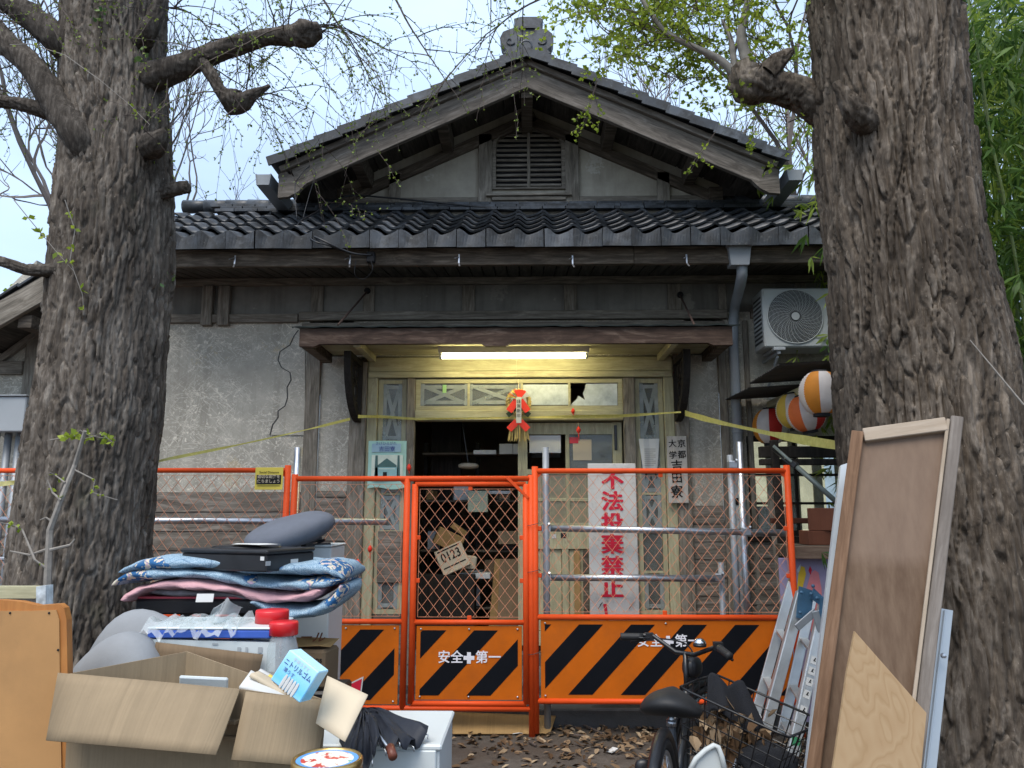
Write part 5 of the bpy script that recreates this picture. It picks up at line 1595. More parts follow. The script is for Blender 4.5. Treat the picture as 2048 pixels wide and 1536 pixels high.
def blob_mesh(rx, ry, rz, mat, p=2.4, nu=28, nv=16, bump=.0, seed=1):
    def fn(u, v):
        a, b_ = 2 * math.pi * u, math.pi * (v - .5) * .998
        def sp(x): return math.copysign(abs(x) ** (2 / p), x)
        k = 1 + bump * math.sin(3 * a + seed) * math.cos(4 * b_ + seed)
        return (rx * sp(math.cos(b_)) * sp(math.cos(a)) * k, ry * sp(math.cos(b_)) * sp(math.sin(a)) * k, rz * sp(math.sin(b_)) * k)
    return grid_mesh(nu, nv, fn, mat, True, True)

# low trestle table under the big carton
t = thing('low_table', 'low worn timber table carrying the big open carton', 'table', (-1.2, 2.5, 0))
boxr('table_top', MAT['beam'], t, -1.75, -.40, 2.12, 2.95, .42, .45)
for x in (-1.7, -.45):
    for y in (2.17, 2.9): boxr('leg', MAT['beam'], t, x - .03, x + .03, y - .03, y + .03, 0, .418)

# the big open moving carton
L_, F_c, R_c = PZ(140, 1347, 1.0), PZ(487, 1379, .965), PZ(652, 1402, .925)
B_c = P(374, 1303, 2.74)
mid = (L_ + F_c + R_c) / 3
zb_ = .452
cb = thing('moving_carton', 'big open cardboard carton with its flaps folded out, full of books', 'box', (mid.x, mid.y, zb_))
def dn(p, k=.0): return Vector((p.x, p.y, zb_))
def pull(p, k=.06):
    """where a wall meets the bottom: a little inward."""
    c = (L_ + F_c + R_c + B_c) / 4
    q = p.lerp(c, k); return Vector((q.x, q.y, zb_))
wL, wF, wR, wB = pull(L_), pull(F_c), pull(R_c), pull(B_c)
wall = MAT['card']
slab('side_wall', wall, cb, wL, wF, F_c, L_, .006)
slab('side_wall', MAT['card'], cb, wF, wR, R_c, F_c, .006)
slab('side_wall', MAT['card'], cb, wR, wB, B_c, R_c + Vector((.0, .004, .0)), .006)
slab('side_wall', MAT['card'], cb, wB, wL, L_ + Vector((.004, .01, 0)), B_c, .006)
slab('carton_bottom', MAT['card'], cb, wL + Vector((0, 0, .02)), wF + Vector((0, 0, .02)), wR + Vector((0, 0, .02)), wB + Vector((0, 0, .02)), .006)
fl1a, fl1b = P(93, 1481, 2.40), P(432, 1510, 2.26)
slab('flap', MAT['card'], cb, fl1a, fl1b, F_c + Vector((-.006, -.012, .004)), L_ + Vector((-.03, -.012, .004)), .006, .012)
fl2a, fl2b = P(462, 1520, 2.33), P(632, 1534, 2.42)
slab('flap', MAT['card_dark'] if False else MAT['card'], cb, fl2a, fl2b, R_c + Vector((.012, -.012, .003)), F_c + Vector((.012, -.014, -.003)), .006, -.008)
# things in the carton
for k, (pp, mt, lab) in enumerate(((((478, 1376), (563, 1399), (588, 1392), (502, 1343)), 'paper', 'white booklet leaning in the open carton, lowest of the booklets'), (((500, 1350), (570, 1392), (592, 1388), (516, 1345)), 'cream', 'cream booklet between the white and yellow ones in the carton'),
                               (((528, 1362), (586, 1394), (606, 1391), (538, 1351)), 'yellow', 'yellow edged booklet leaning in the open carton'), (((508, 1352), (574, 1385), (600, 1383), (520, 1340)), 'paper', 'uppermost white booklet leaning at the carton edge'))):
    o = slab('booklet', MAT[mt], None, *[P(a_, b2, 2.60 + .035 * k - .08 * (n_ in (0, 1))) for n_, (a_, b2) in enumerate(pp)], .012, .004)
    tag(o, lab, 'booklet', 'booklets in the carton')
c = P(408, 1382, 2.58)
o = thing('flat_tray', 'white flat frame with a dark panel lying in the open carton', 'tray', c)
Mt = Matrix.Translation(c) @ Euler((R(-62), R(4), R(8))).to_matrix().to_4x4()
put('tablet_body', box_mesh(.15, .11, .012, MAT['white'], .004), o, Mt)
put('tablet_screen', box_mesh(.11, .075, .002, MAT['black'], 0), o, Mt @ Matrix.Translation((0, 0, .0075)))
t = thing('carton_filling', 'pile of loose papers filling the open carton below the booklets', 'paper', (mid.x, mid.y, .7))
cc = (L_ + F_c + R_c + B_c) / 4
for k in range(7):
    put('paper_sheet', box_mesh(.26, .19, .012, MAT[('paper', 'cream', 'card')[k % 3]], .002), t, Matrix.Translation((cc.x + random.uniform(-.12, .12), cc.y + .02 + random.uniform(-.02, .04), .80 + k * .013)) @ Euler((R(random.uniform(-4, 4)), R(random.uniform(-4, 4)), R(random.uniform(-30, 20)))).to_matrix().to_4x4())
# glove box
c = P(600, 1350, 2.36)
gb = thing('glove_box', 'light blue glove dispenser box tilted at the carton corner', 'box', c)
def m_glove():
    t = NT('glove_box_print')
    v = t.coords(rand=False)
    g = t.n('SeparateXYZ', {0: v}, out=2)
    col = t.ramp(t.math('ADD', t.mul(g, 5.0), .5), [(.0, (.62, .80, .90)), (.35, (.16, .55, .85)), (.75, (.45, .75, .92)), (1.0, (.6, .82, .93))])
    return t.bsdf(col, .4, None)
Mg = frame(c, (1, -.25, -.62), None, (.5, 0, .8))
put('carton_body', box_mesh(.115, .07, .10, m_glove(), .003), gb, Mg)
rx_, ux_ = Mg.to_3x3() @ Vector((1, 0, 0)), Mg.to_3x3() @ Vector((0, 0, 1))
fn_ = rx_.cross(ux_).normalized()
lettering('lettering', 'ニトリルゴム', m_plain('dark_blue_ink', (.04, .07, .22), .6, bump=0), gb, c + fn_ * .0368 + ux_ * .018, rx_, ux_, .02, .01, .85)
lettering('lettering', '手袋うすす', MAT['paper'], gb, c + fn_ * .0368 + ux_ * .037, rx_, ux_, .012, .0)
lettering('lettering', '薄うす', m_ib, gb, c + fn_ * .0368 - ux_ * .002 - rx_ * .02, rx_, ux_, .014, .0)
for k in range(5): put('printed_finger', blob_mesh(.005, .0008, .022, MAT['paper']), gb, Matrix.Translation(c + fn_ * .037 - ux_ * .03 + rx_ * (-.02 + k * .011)) @ Mg.to_3x3().to_4x4())
# cream sheet beside the carton
o = slab('cardboard_sheet', MAT['cream'], None, P(632, 1447, 2.40), P(690, 1484, 2.32), P(736, 1390, 2.44), P(655, 1352, 2.52), .004, .012)
tag(o, 'cream cardboard sheet standing at a slant between carton and umbrella', 'cardboard')
# tall cracker tin
c = PZ(655, 1508, .86); c = Vector((c.x, c.y, .452))
tn = thing('round_tin', 'tall round tin with gold rim and colourful printed lid', 'tin', c)
m = MB(); m.lathe([(.0, 0), (.088, 0), (.09, .01), (.09, .36), (.0, .36)], 30, Matrix.Translation(c)); m.build('tin_body', m_plain('pale_blue_tin', (.42, .60, .62), .35, .2, 12, metal=.3), tn, True)
m_gold = m_plain('gold_tin', (.50, .33, .12), .3, .15, 8, metal=.9)
m = MB(); m.lathe([(.09, .355), (.094, .358), (.094, .372), (.091, .375), (.095, .38), (.095, .395), (.09, .40), (.084, .398), (.084, .392), (0, .392)], 30, Matrix.Translation(c)); m.build('tin_rim', m_gold, tn, True)
def m_lid():
    t = NT('printed_tin_lid')
    v = t.coords(rand=False)
    n1 = t.noise(v, 22, 4, .6)
    return t.bsdf(t.ramp(n1, [(.3, (.55, .07, .05)), (.45, (.75, .70, .60)), (.55, (.80, .78, .7)), (.66, (.10, .35, .22)), (.8, (.5, .2, .1))], 'CONSTANT'), .3)
m = MB(); m.lathe([(.0, .3945), (.07, .3945), (.07, .3955), (0, .3955)], 30, Matrix.Translation(c)); m.build('tin_lid_print', m_lid(), tn)
m = MB(); m.lathe([(.071, .3942), (.083, .3942), (.083, .3952), (.071, .3952)], 30, Matrix.Translation(c)); m.build('tin_lid_band', m_plain('blue_tin_band', (.12, .35, .75), .35), tn)

# ------------------------------------------------------------------ white cabinet with umbrella
wz = .742
bkr, ftr = PZ(912, 1421, wz), PZ(880, 1490, wz)
wx1 = (bkr.x + ftr.x) / 2; wx0 = wx1 - .62; wy0, wy1 = ftr.y, bkr.y
wc = thing('white_cabinet', 'low white melamine drawer cabinet under the black umbrella', 'cabinet', ((wx0 + wx1) / 2, (wy0 + wy1) / 2, 0))
boxr('cabinet_body', MAT['white'], wc, wx0 + .01, wx1 - .008, wy0 + .012, wy1 - .005, .0, wz - .022, .003)
boxr('cabinet_top', MAT['white'], wc, wx0, wx1, wy0, wy1, wz - .02, wz, .006)
for k in range(3): boxr('drawer_front', MAT['white'], wc, wx0 + .02, wx1 - .018, wy0 - .002, wy0 + .010, .03 + k * .235, .03 + k * .235 + .225, .004)
m = MB(); p = Vector((wx0 + .36, wy0 - .01, .60)); m.tube([p + Vector((.03 * (k - 4), -.012 * math.sin(k * math.pi / 8), -.012 * math.sin(k * math.pi / 8))) for k in range(9)], .005, 6); m.build('handle', MAT['steel'], wc)
# umbrella
A_ = P(727, 1419, 2.95)
rim = [P(856, 1467, 2.72), P(828, 1492, 2.66), P(800, 1484, 2.60), P(772, 1500, 2.56), P(757, 1478, 2.62), P(745, 1520, 2.46), P(722, 1534, 2.44), P(705, 1520, 2.50), P(688, 1508, 2.56), P(680, 1470, 2.72)]
um = thing('umbrella', 'half folded black umbrella thrown on the white cabinet', 'umbrella', A_)
V, Fc = [], []
nr_, na = 8, (len(rim) - 1) * 4 + 1
for j in range(nr_ + 1):
    for i in range(na):
        s = i / 4; k = min(int(s), len(rim) - 2); f_ = s - k
        e = rim[k].lerp(rim[k + 1], f_ * f_ * (3 - 2 * f_))
        v = j / nr_
        p = A_.lerp(e, v)
        sag = math.sin(math.pi * v) * .02 + (.018 * math.sin(i * math.pi / 2 + 1) * v)
        V.append(p + Vector((.004 * math.sin(i * 2.1), sag * .3, sag + .008 * math.sin(i * 1.3 + j))))
for j in range(nr_):
    for i in range(na - 1):
        q = j * na + i; Fc.append((q, q + 1, q + na + 1, q + na))
m_cloth = m_plain('black_umbrella_cloth', (.014, .017, .026), .6, .35, 12, spec=.4, bump=.15)
me = mesh_from(V, Fc, m_cloth, True)
cano = put('canopy', me, um); sm_ = cano.modifiers.new('thickness', 'SOLIDIFY'); sm_.thickness = .002
for k in range(len(rim)): pipe('rib', MAT['steel'], um, [A_.lerp(rim[k], .3) - Vector((0, 0, .012)), rim[k] - Vector((0, .0, .004)), rim[k] - Vector((0, 0, .018))], .0022, 5)
hp0, hp1 = A_.lerp(rim[4], .3), P(783, 1506, 2.5)
pipe('shaft', MAT['steel'], um, [hp0, hp1], .005, 8)
pipe('handle', m_plain('red_brown_wood_handle', (.16, .05, .03), .4, .2), um, [P(780, 1494, 2.52), P(786, 1514, 2.48)], .014, 10)
# red triangle sticker sign on the fence board
m = MB(); q = [P(a_, b2, YF - .012) for a_, b2 in ((690, 1371), (727, 1353), (722, 1392))]; m.add(q + [p + Vector((0, .004, 0)) for p in q], [(0, 2, 1), (3, 4, 5), (0, 1, 4, 3), (1, 2, 5, 4), (2, 0, 3, 5)])
tg = thing('warning_sticker', 'red and white triangular warning plate low on the striped board', 'sign', q[1])
m.build('plate', MAT['paper'], tg)
m = MB(); g_ = sum(q, Vector()) / 3; q2 = [g_.lerp(p, .78) + Vector((0, -.003, 0)) for p in q]; m.add(q2, [(0, 2, 1)]); m.build('red_field', MAT['redpaint'], tg)

# ------------------------------------------------------------------ white printed box, blue wrapped box, brown sheet
Yb = 2.90
a_, b2 = P(296, 1340, Yb), P(556, 1345, Yb)
wb = thing('printed_carton', 'flat white printed carton standing behind the big open carton', 'box', (a_ + b2) / 2)
slab('carton_body', MAT['white'], wb, P(292, 1395, Yb), P(552, 1410, Yb), P(556, 1283, Yb), P(299, 1276, Yb), .05)
for px_, w_ in ((478, .012), (493, .008), (520, .015), (430, .02)):
    box('printed_mark', MAT['midgrey'], wb, P(px_, 1300 if px_ > 450 else 1288, Yb - .028), (w_, .001, .02 if px_ > 450 else .006), None, 0)
o = slab('brown_sheet', MAT['card_dark'], None, P(300, 1395, Yb - .06), P(505, 1400, Yb - .06), P(526, 1309, Yb - .05), P(312, 1284, Yb - .05), .006, .004)
tag(o, 'brown cardboard sheet leaning on the white printed carton', 'cardboard')
bz = PH(400, 1276, Yb)
bb = thing('blue_carton', 'flat blue and white carton in torn plastic wrap on the printed carton', 'box', P(420, 1270, Yb))
x0, x1 = PX(302, 1270, Yb), PX(545, 1270, Yb)
boxr('carton_body', m_plain('royal_blue_print', (.05, .12, .48), .45), bb, x0, x1, Yb - .03, Yb + .25, bz + .003, bz + .032)
boxr('carton_lid', MAT['white'], bb, x0 - .002, x1 + .002, Yb - .032, Yb + .25, bz + .033, bz + .042)
me = grid_mesh(24, 8, lambda u, v: (x0 - .02 + (x1 - x0) * .78 * u, Yb - .05 + v * .25, bz + .05 + .02 * math.sin(u * 23) * math.sin(v * 6 + u * 9) + (-.03 if v == 0 else 0) + .012 * math.sin(u * 51)), MAT['clear'])
put('plastic_wrap', me, bb)
me = grid_mesh(10, 8, lambda u, v: (x0 + .16 + .1 * u + .05 * v, Yb + .05 + .03 * math.sin(u * 7), bz + .05 + (.09 * v) * (1 - abs(u - .5)) + .01 * math.sin(v * 9)), MAT['clear'])
put('wrap_fold', me, bb)
o = slab('white_offcut', MAT['paper'], None, P(468, 1268, Yb + .12), P(520, 1268, Yb + .1), P(524, 1244, Yb + .1), P(512, 1240, Yb + .1), .003)
tag(o, 'white plastic offcut standing between blue carton and red lidded jar', 'offcut')

# red lidded jars
for px_, py_, Y, r, lab in ((544, 1238, 3.0, .062, 'plastic jar with bright red screw lid, the upper one behind the blue carton'), (567, 1262, 2.9, .052, 'plastic jar with red lid, standing right of the taller red lid')):
    c = P(px_, py_, Y)
    j = thing('lidded_jar', lab, 'jar', (c.x, c.y, c.z - .35), 'red lidded jars')
    m = MB(); m.lathe([(r * .86, -.014), (r, -.012), (r * 1.0, .028), (r * .96, .034), (0, .034)], 26, Matrix.Translation(c)); m.build('lid', MAT['red'], j, True)
    m = MB(); m.lathe([(0, -.345), (r * .95, -.345), (r * 1.05, -.33), (r * 1.05, -.06), (r * .86, -.02), (r * .84, -.0145)], 26, Matrix.Translation(c)); m.build('jar_body', MAT['clear'], j, True)
    m = MB(); m.lathe([(0, -.34), (r * .98, -.34), (r * .98, -.14), (0, -.13)], 20, Matrix.Translation(c)); m.build('jar_contents', m_plain('brown_contents%d' % px_, (.14, .10, .06), .7, .4, 40), j, True)
t = thing('stool', 'low dark stool under the jars and the printed carton', 'stool', (-.98, 2.95, 0))
zs_ = P(567, 1262, 2.9).z - .35
boxr('stool_top', MAT['beam'], t, -1.5, -.72, 2.72, 3.12, zs_ - .03, zs_ - .002)
for x in (-1.45, -.77):
    for y in (2.76, 3.08): boxr('leg', MAT['beam'], t, x - .02, x + .02, y - .02, y + .02, 0, zs_ - .032)
# grey upholstered chair
ch = thing('office_chair', 'pale grey upholstered chair tipped over behind the open carton', 'chair', P(240, 1400, 2.95))
m_gf = m_plain('pale_grey_upholstery', (.25, .26, .27), .8, .08, 20, bump=.2, dirt=.1)
put('backrest', blob_mesh(.20, .08, .21, m_gf, 2.6), ch, Matrix.Translation(P(272, 1338, 3.02)) @ Euler((R(-15), R(22), R(-10))).to_matrix().to_4x4())
put('seat', blob_mesh(.20, .10, .16, m_gf, 2.5), ch, Matrix.Translation(P(228, 1372, 2.86)) @ Euler((R(-10), R(-38), R(-15))).to_matrix().to_4x4())
pipe('piping', MAT['midgrey'], ch, [P(262, 1270, 2.93), P(272, 1300, 2.92), P(276, 1330, 2.92)], .003, 5)
pipe('piping', MAT['midgrey'], ch, [P(200, 1345, 2.78), P(225, 1322, 2.77), P(262, 1318, 2.78), P(300, 1340, 2.79)], .003, 5)
pipe('chair_post', MAT['blackmatte'], ch, [P(250, 1400, 3.0), Vector((P(250, 1400, 3.0).x, 3.05, .05))], .03, 10)
m = MB()
for k in range(5):
    c0 = Vector((P(250, 1400, 3.0).x, 3.05, .06)); m.bar(c0, c0 + Vector((.25 * math.cos(k * R(72)), .25 * math.sin(k * R(72)), -.02)), .04, .03)
m.build('chair_base', MAT['blackmatte'], ch)

# ------------------------------------------------------------------ black table with futon, player, cushion
Yt = 3.35
tz = PH(400, 1193, Yt)
tx0, tx1 = PX(270, 1200, Yt), PX(538, 1200, Yt)
bt = thing('black_stand', 'tall black stand with a red lined top under the folded futon', 'stand', ((tx0 + tx1) / 2, Yt, 0))
boxr('stand_top', MAT['black'], bt, tx0, tx1, Yt, Yt + .5, tz - .075, tz - .012, .008)
boxr('red_lining', m_plain('faded_red_vinyl', (.42, .06, .08), .5), bt, tx0 + .006, tx1 - .006, Yt + .006, Yt + .49, tz - .011, tz - .002, .002)
for x in (tx0 + .03, tx1 - .05):
    for y in (Yt + .03, Yt + .45): boxr('leg', MAT['black'], bt, x - .022, x + .022, y - .02, y + .02, 0, tz - .076)
boxr('side_board', MAT['black'], bt, PX(400, 1240, Yt + .02), PX(425, 1240, Yt + .02), Yt + .02, Yt + .05, .5, tz - .076)
boxr('side_board', MAT['black'], bt, PX(470, 1240, Yt + .1), tx1 - .02, Yt + .1, Yt + .13, .5, tz - .076)
def m_futon():
    t = NT('blue_quilt_print')
    v = t.coords((1, 1, 1), rand=False)
    vo = t.n('TexVoronoi', {'Vector': v, 'Scale': 8.0}, out=None, feature='F1')
    pat = t.ramp(vo.outputs['Color'], [(.0, 0.0), (.57, 0.0), (.59, 1.0), (1, 1.0)])
    ed = t.n('TexVoronoi', {'Vector': v, 'Scale': 8.0}, feature='DISTANCE_TO_EDGE')
    net = t.n('TexVoronoi', {'Vector': v, 'Scale': 120.0}, feature='DISTANCE_TO_EDGE')
    net_c = t.mix(t.ramp(net, [(.05, 1.0), (.12, 0.0)]), (.17, .27, .36), (.36, .46, .53))
    navy = t.ramp(t.noise(v, 45, 3, .5), [(.44, (.035, .12, .27)), (.50, (.035, .12, .27)), (.52, (.55, .50, .38)), (.62, (.50, .34, .42))], 'CONSTANT')
    col = t.mix(pat, net_c, navy)
    col = t.mix(t.ramp(ed, [(.0, 1.0), (.02, 0.0)]), col, (.10, .16, .25))
    return t.bsdf(col, .9, t.noise(v, 14, 4, .5), .5, .012, 0, .1)
mf = m_futon()
mpk = m_plain('faded_pink_lining', (.58, .33, .35), .9, .15, 14, bump=.5, dirt=.15, bdist=.01)
mgk = m_plain('grey_brown_quilt', (.22, .20, .21), .9, .4, 30, bump=.4, bdist=.01)
ft = thing('folded_futon', 'folded pale blue patterned futon quilt with pink lining on the black stand', 'futon', ((tx0 + tx1) / 2, Yt, tz))
def fp_(px_, py_, Y=Yt - .05): return P(px_, py_, Y)
soft_slab('quilt_layer', mgk, ft, [fp_(290, 1183, Yt), fp_(400, 1188, Yt), fp_(500, 1196, Yt)], .05, .42, .004, 4)
soft_slab('quilt_layer', mf, ft, [fp_(500, 1205), fp_(560, 1228), fp_(620, 1226), fp_(665, 1200), fp_(682, 1172)], .055, .40, .006, 2)
soft_slab('lining_layer', mpk, ft, [fp_(240, 1202), fp_(275, 1182), fp_(350, 1170), fp_(450, 1180), fp_(520, 1196), fp_(590, 1198), fp_(640, 1180)], .05, .46, .007, 3)
soft_slab('quilt_layer', mf, ft, [fp_(224, 1168), fp_(260, 1152), fp_(350, 1148), fp_(450, 1156), fp_(540, 1172), fp_(620, 1170), fp_(680, 1160)], .055, .48, .007, 5)
soft_slab('quilt_layer', mf, ft, [fp_(238, 1143), fp_(300, 1128), fp_(400, 1128), fp_(500, 1136), fp_(580, 1140), fp_(650, 1138), fp_(684, 1158)], .062, .46, .006, 6)
box('paper_tag', MAT['paper'], ft, P(410, 1196, Yt - .06), (.07, .004, .035), Euler((R(-20), 0, R(5))).to_matrix(), 0)
# black player
pc = P(485, 1126, Yt + .15)
ld = Vector((.93, -.36, 0)).normalized(); bd_ = Vector((.36, .93, 0)).normalized()
zt_ = PH(530, 1140, Yt - .0)
pl = thing('flat_appliance', 'flat black appliance with torn white paper lying on the folded futon', 'appliance', (pc.x, pc.y, zt_))
c0 = P(532, 1138, 3.22); c0.z = zt_
M = frame(c0 - ld * .23 + bd_ * .16 + Vector((0, 0, .035)), ld, None, (0, 0, 1))
put('appliance_body', box_mesh(.46, .32, .07, MAT['black'], .006), pl, M)
put('appliance_lid', box_mesh(.468, .328, .018, MAT['black'], .006), pl, M @ Matrix.Translation((0, 0, .045)))
put('lid_hump', blob_mesh(.16, .12, .012, MAT['black']), pl, M @ Matrix.Translation((-.04, .03, .055)))
put('torn_paper', mesh_from([(-.06, -.05, 0), (.02, -.07, .002), (.10, -.06, 0), (.17, -.02, .003), (.15, .03, 0), (.07, .02, .004), (0, .04, 0), (-.09, .02, .002)], [tuple(range(8))], MAT['paper']), pl, M @ Matrix.Translation((.02, -.02, .0705)))
for dx, w_ in ((-.15, .03), (.02, .05)):
    put('printed_label', box_mesh(.001, w_, .018, MAT['paper' if dx > 0 else 'midgrey'], 0), pl, M @ Matrix.Translation((.231, dx, 0)))
put('printed_label', box_mesh(.02, .001, .016, MAT['paper'], 0), pl, M @ Matrix.Translation((.21, -.162, .02)))
# white cabinet behind, grey seat cushion
Yc_ = 3.98
x0, x1 = PX(578, 1150, Yc_), PX(660, 1150, Yc_)
z1 = PH(620, 1090, Yc_)
wf = thing('narrow_cabinet', 'narrow pale green white steel cabinet behind the futon', 'cabinet', ((x0 + x1) / 2, Yc_, 0))
boxr('cabinet_body', MAT['white'], wf, x0, x1, Yc_, Yc_ + .3, 0, z1 - .012, .006)
boxr('cabinet_lid', MAT['white'], wf, x0 - .006, x1 + .006, Yc_ - .008, Yc_ + .3, z1 - .010, z1, .004)
boxr('rust_mark', m_plain('rust_mark', (.22, .10, .05), .8), wf, x0 + .06, x0 + .075, Yc_ - .003, Yc_ + .0, z1 - .06, z1 - .025, 0)
c = P(580, 1063, Yc_ - .05)
cu = thing('seat_cushion', 'dark grey padded chair seat lying tilted on the narrow cabinet', 'cushion', c)
m_cu = m_plain('dusty_blue_grey_fabric', (.115, .125, .15), .9, .12, 18, bump=.25, dirt=.15)
put('padding', blob_mesh(.225, .20, .075, m_cu, 2.3, 36, 20, .02), cu, Matrix.Translation(c) @ Euler((R(8), R(-16), R(12))).to_matrix().to_4x4())
mk = MB(); mk.bar(P(610, 1086, Yc_), P(640, 1076, Yc_ + .05), .02, .05); mk.bar(P(600, 1090, Yc_), P(650, 1088, Yc_ + .1), .015, .12); mk.tube([P(635, 1085, Yc_), P(650, 1080, Yc_)], .008, 6)
mk.build('seat_plate', MAT['black'], cu)
# can carton
c = P(628, 1322, 3.5)
cc_ = thing('can_carton', 'crumpled brown can carton with torn top behind the glove box', 'box', (c.x, c.y, .6))
Mx_ = Matrix.Translation(c) @ Euler((0, 0, R(-12))).to_matrix().to_4x4()
put('carton_body', box_mesh(.17, .15, .16, MAT['card_dark'], .012), cc_, Mx_ @ Matrix.Translation((0, 0, -.02)))
put('torn_top', mesh_from([(-.085, -.075, .0), (.06, -.08, .012), (.09, -.03, .0), (.08, .08, .02), (-.07, .08, .02), (-.095, .0, .03)], [tuple(range(6))], MAT['card_orange']), cc_, Mx_ @ Matrix.Translation((0, 0, .066)))
lettering('lettering', '40cans', MAT['ink'], cc_, Mx_ @ Vector((.03, -.077, .02)), Mx_.to_3x3() @ Vector((1, 0, 0)), (0, 0, 1), .034, .02)
lettering('lettering', 'ール', m_plain('brown_ink', (.16, .05, .02), .7), cc_, Mx_ @ Vector((.0, -.02, .10)), Mx_.to_3x3() @ Vector((1, 0, 0)), (0, .75, .66), .06, .02)
t = thing('supply_crate', 'dark crate under the can carton, mostly hidden', 'crate', (c.x, c.y, 0))
boxr('crate_body', MAT['black'], t, c.x - .14, c.x + .14, c.y - .12, c.y + .14, 0, c.z - .102, .01)

# ------------------------------------------------------------------ orange headboard and painted frame at the left edge
Yh = 2.55
hb_ = thing('wooden_headboard', 'orange varnished wooden headboard with a rounded corner at the left edge', 'headboard', P(60, 1536, Yh))
m_hon = m_wood('orange_varnish_wood', (.36, .13, .028), (.45, .18, .042), (.52, .23, .06), along=2, grain=.5, bump=.1, rough=.5, spec=.5)
m_hin = m_plain('tan_board', (.44, .235, .09), .6, .16, 3.5, bump=.1, dirt=.4)
out = [(-300, 1200), (0, 1200), (40, 1203), (75, 1211), (118, 1208), (128, 1216), (133, 1240), (136, 1400), (150, 1900), (-300, 1900)]
inn = [(-280, 1224), (0, 1222), (60, 1222), (112, 1220), (118, 1240), (120, 1400), (130, 1880), (-280, 1880)]
def poly_slab(name, mat, parent, pts, Y, t):
    q = [P(a_, b2, Y) for a_, b2 in pts]
    m = MB(); m.prism([(p.x, p.z) for p in q][::-1], Matrix(((1, 0, 0, 0), (0, 0, 1, Y), (0, 1, 0, 0), (0, 0, 0, 1))), t)
    return m.build(name, mat, parent)
poly_slab('frame_board', m_hon, hb_, out, Yh, .03)
poly_slab('inner_panel', m_hin, hb_, inn, Yh - .005, .004)
for a_, b2 in ((20, 1226), (98, 1226), (116, 1300)):
    m = MB(); m.lathe([(.004, 0), (.003, .002), (0, .003)], 8, Matrix.Translation(P(a_, b2, Yh - .006)) @ Euler((R(90), 0, 0)).to_matrix().to_4x4()); m.build('tack', MAT['blackmatte'], hb_)
Yq = 2.85
fq = thing('stretched_canvas', 'paint splashed canvas frame standing behind the orange headboard', 'canvas', P(50, 1500, Yq))
slab('stretcher_bar', MAT['paintx'], fq, P(-200, 1196, Yq), P(80, 1196, Yq), P(96, 1172, Yq), P(-190, 1172, Yq), .03)
slab('stretcher_bar', m_plain('painted_canvas_edge', (.55, .60, .62), .6, .6, 30), fq, P(78, 1500, Yq), P(98, 1500, Yq), P(99, 1170, Yq), P(80, 1172, Yq), .045)
slab('canvas_cloth', m_plain('grey_canvas', (.42, .43, .42), .9, .2, 8), fq, P(-200, 1500, Yq + .03), P(95, 1500, Yq + .03), P(95, 1172, Yq + .03), P(-200, 1172, Yq + .03), .004)
# ------------------------------------------------------------------ bicycle
S_ = P(1342, 1414, 3.3)
hd = Vector((.30, .95, 0)).normalized(); lf = Vector((-.95, .30, 0)).normalized()
H_ = Vector((S_.x, S_.y, 0)) + hd * .56; H_.z = .80
bk = thing('bicycle', 'black city bicycle with wire basket and saddle parked before the striped board', 'bicycle', (S_.x, S_.y, 0))
bar = Vector((-.75, .66, 0)).normalized(); fwd = Vector((.66, .75, 0)).normalized()
mf_ = m_plain('dark_grey_frame_paint', (.02, .022, .025), .3, .2, 8, spec=.5, bump=.02)
def wheel(c, ax, r=.325):
    u = Vector((0, 0, 1)); v = ax.cross(u).normalized()
    m = MB(); m.tube([c + (u * math.cos(k * R(10)) + v * math.sin(k * R(10))) * r for k in range(36)], .019, 8, closed=True); w = m.build('wheel', MAT['rubber'], bk, True)
    m = MB(); m.tube([c + (u * math.cos(k * R(10)) + v * math.sin(k * R(10))) * (r - .03) for k in range(36)], .011, 6, closed=True); m.build('rim', MAT['steel'], w, True)
    m = MB()
    for k in range(28):
        a_ = k * 2 * math.pi / 28
        m.tube([c + ax * (.03 if k % 2 else -.03), c + (u * math.cos(a_) + v * math.sin(a_)) * (r - .035)], .0012, 3, False)
    m.tube([c - ax * .045, c + ax * .045], .018, 10)
    m.build('spokes', MAT['steel'], w)
    m = MB(); m.tube([c + (u * math.cos(a_) + v * math.sin(a_)) * (r + .035) for a_ in [R(-70 + 10 * k) for k in range(16)]], .022, 6); 
    m.build('mudguard', MAT['black'], w, True)
rw = Vector((S_.x, S_.y, .33)) - hd * .30
bb_ = Vector((S_.x, S_.y, .28)) + hd * .12
fw_ = Vector((H_.x, H_.y, .33)) + fwd * .16
wheel(rw, lf); wheel(fw_, bar)
m = MB()
st_top = S_ - Vector((0, 0, .06))
m.tube([bb_, st_top], .0175, 10)
hs = Vector((H_.x, H_.y, .62))
m.tube([bb_, bb_ + hd * .2 + Vector((0, 0, .03)), hs - Vector((0, 0, .08))], .020, 10)
m.tube([bb_ + (st_top - bb_) * .3, hs - Vector((0, 0, .03))], .016, 10)
for s in (-1, 1):
    m.tube([rw + lf * .05 * s, bb_ + lf * .03 * s], .010, 6); m.tube([rw + lf * .05 * s, bb_.lerp(st_top, .62)], .008, 6)
    m.tube([fw_ + bar * .05 * s, Vector((H_.x, H_.y, .58)) + bar * .03 * s], .011, 6)
m.tube([hs - Vector((0, 0, .12)), hs + Vector((0, 0, .06))], .018, 10)
m.build('frame', mf_, bk, True)
pipe('seat_post', MAT['steel'], bk, [st_top - Vector((0, 0, .02)), S_ - Vector((0, 0, .02))], .013, 8)
pipe('seat_clamp', MAT['steel'], bk, [st_top - Vector((0, 0, .012)), st_top + Vector((0, 0, .012))], .021, 10)
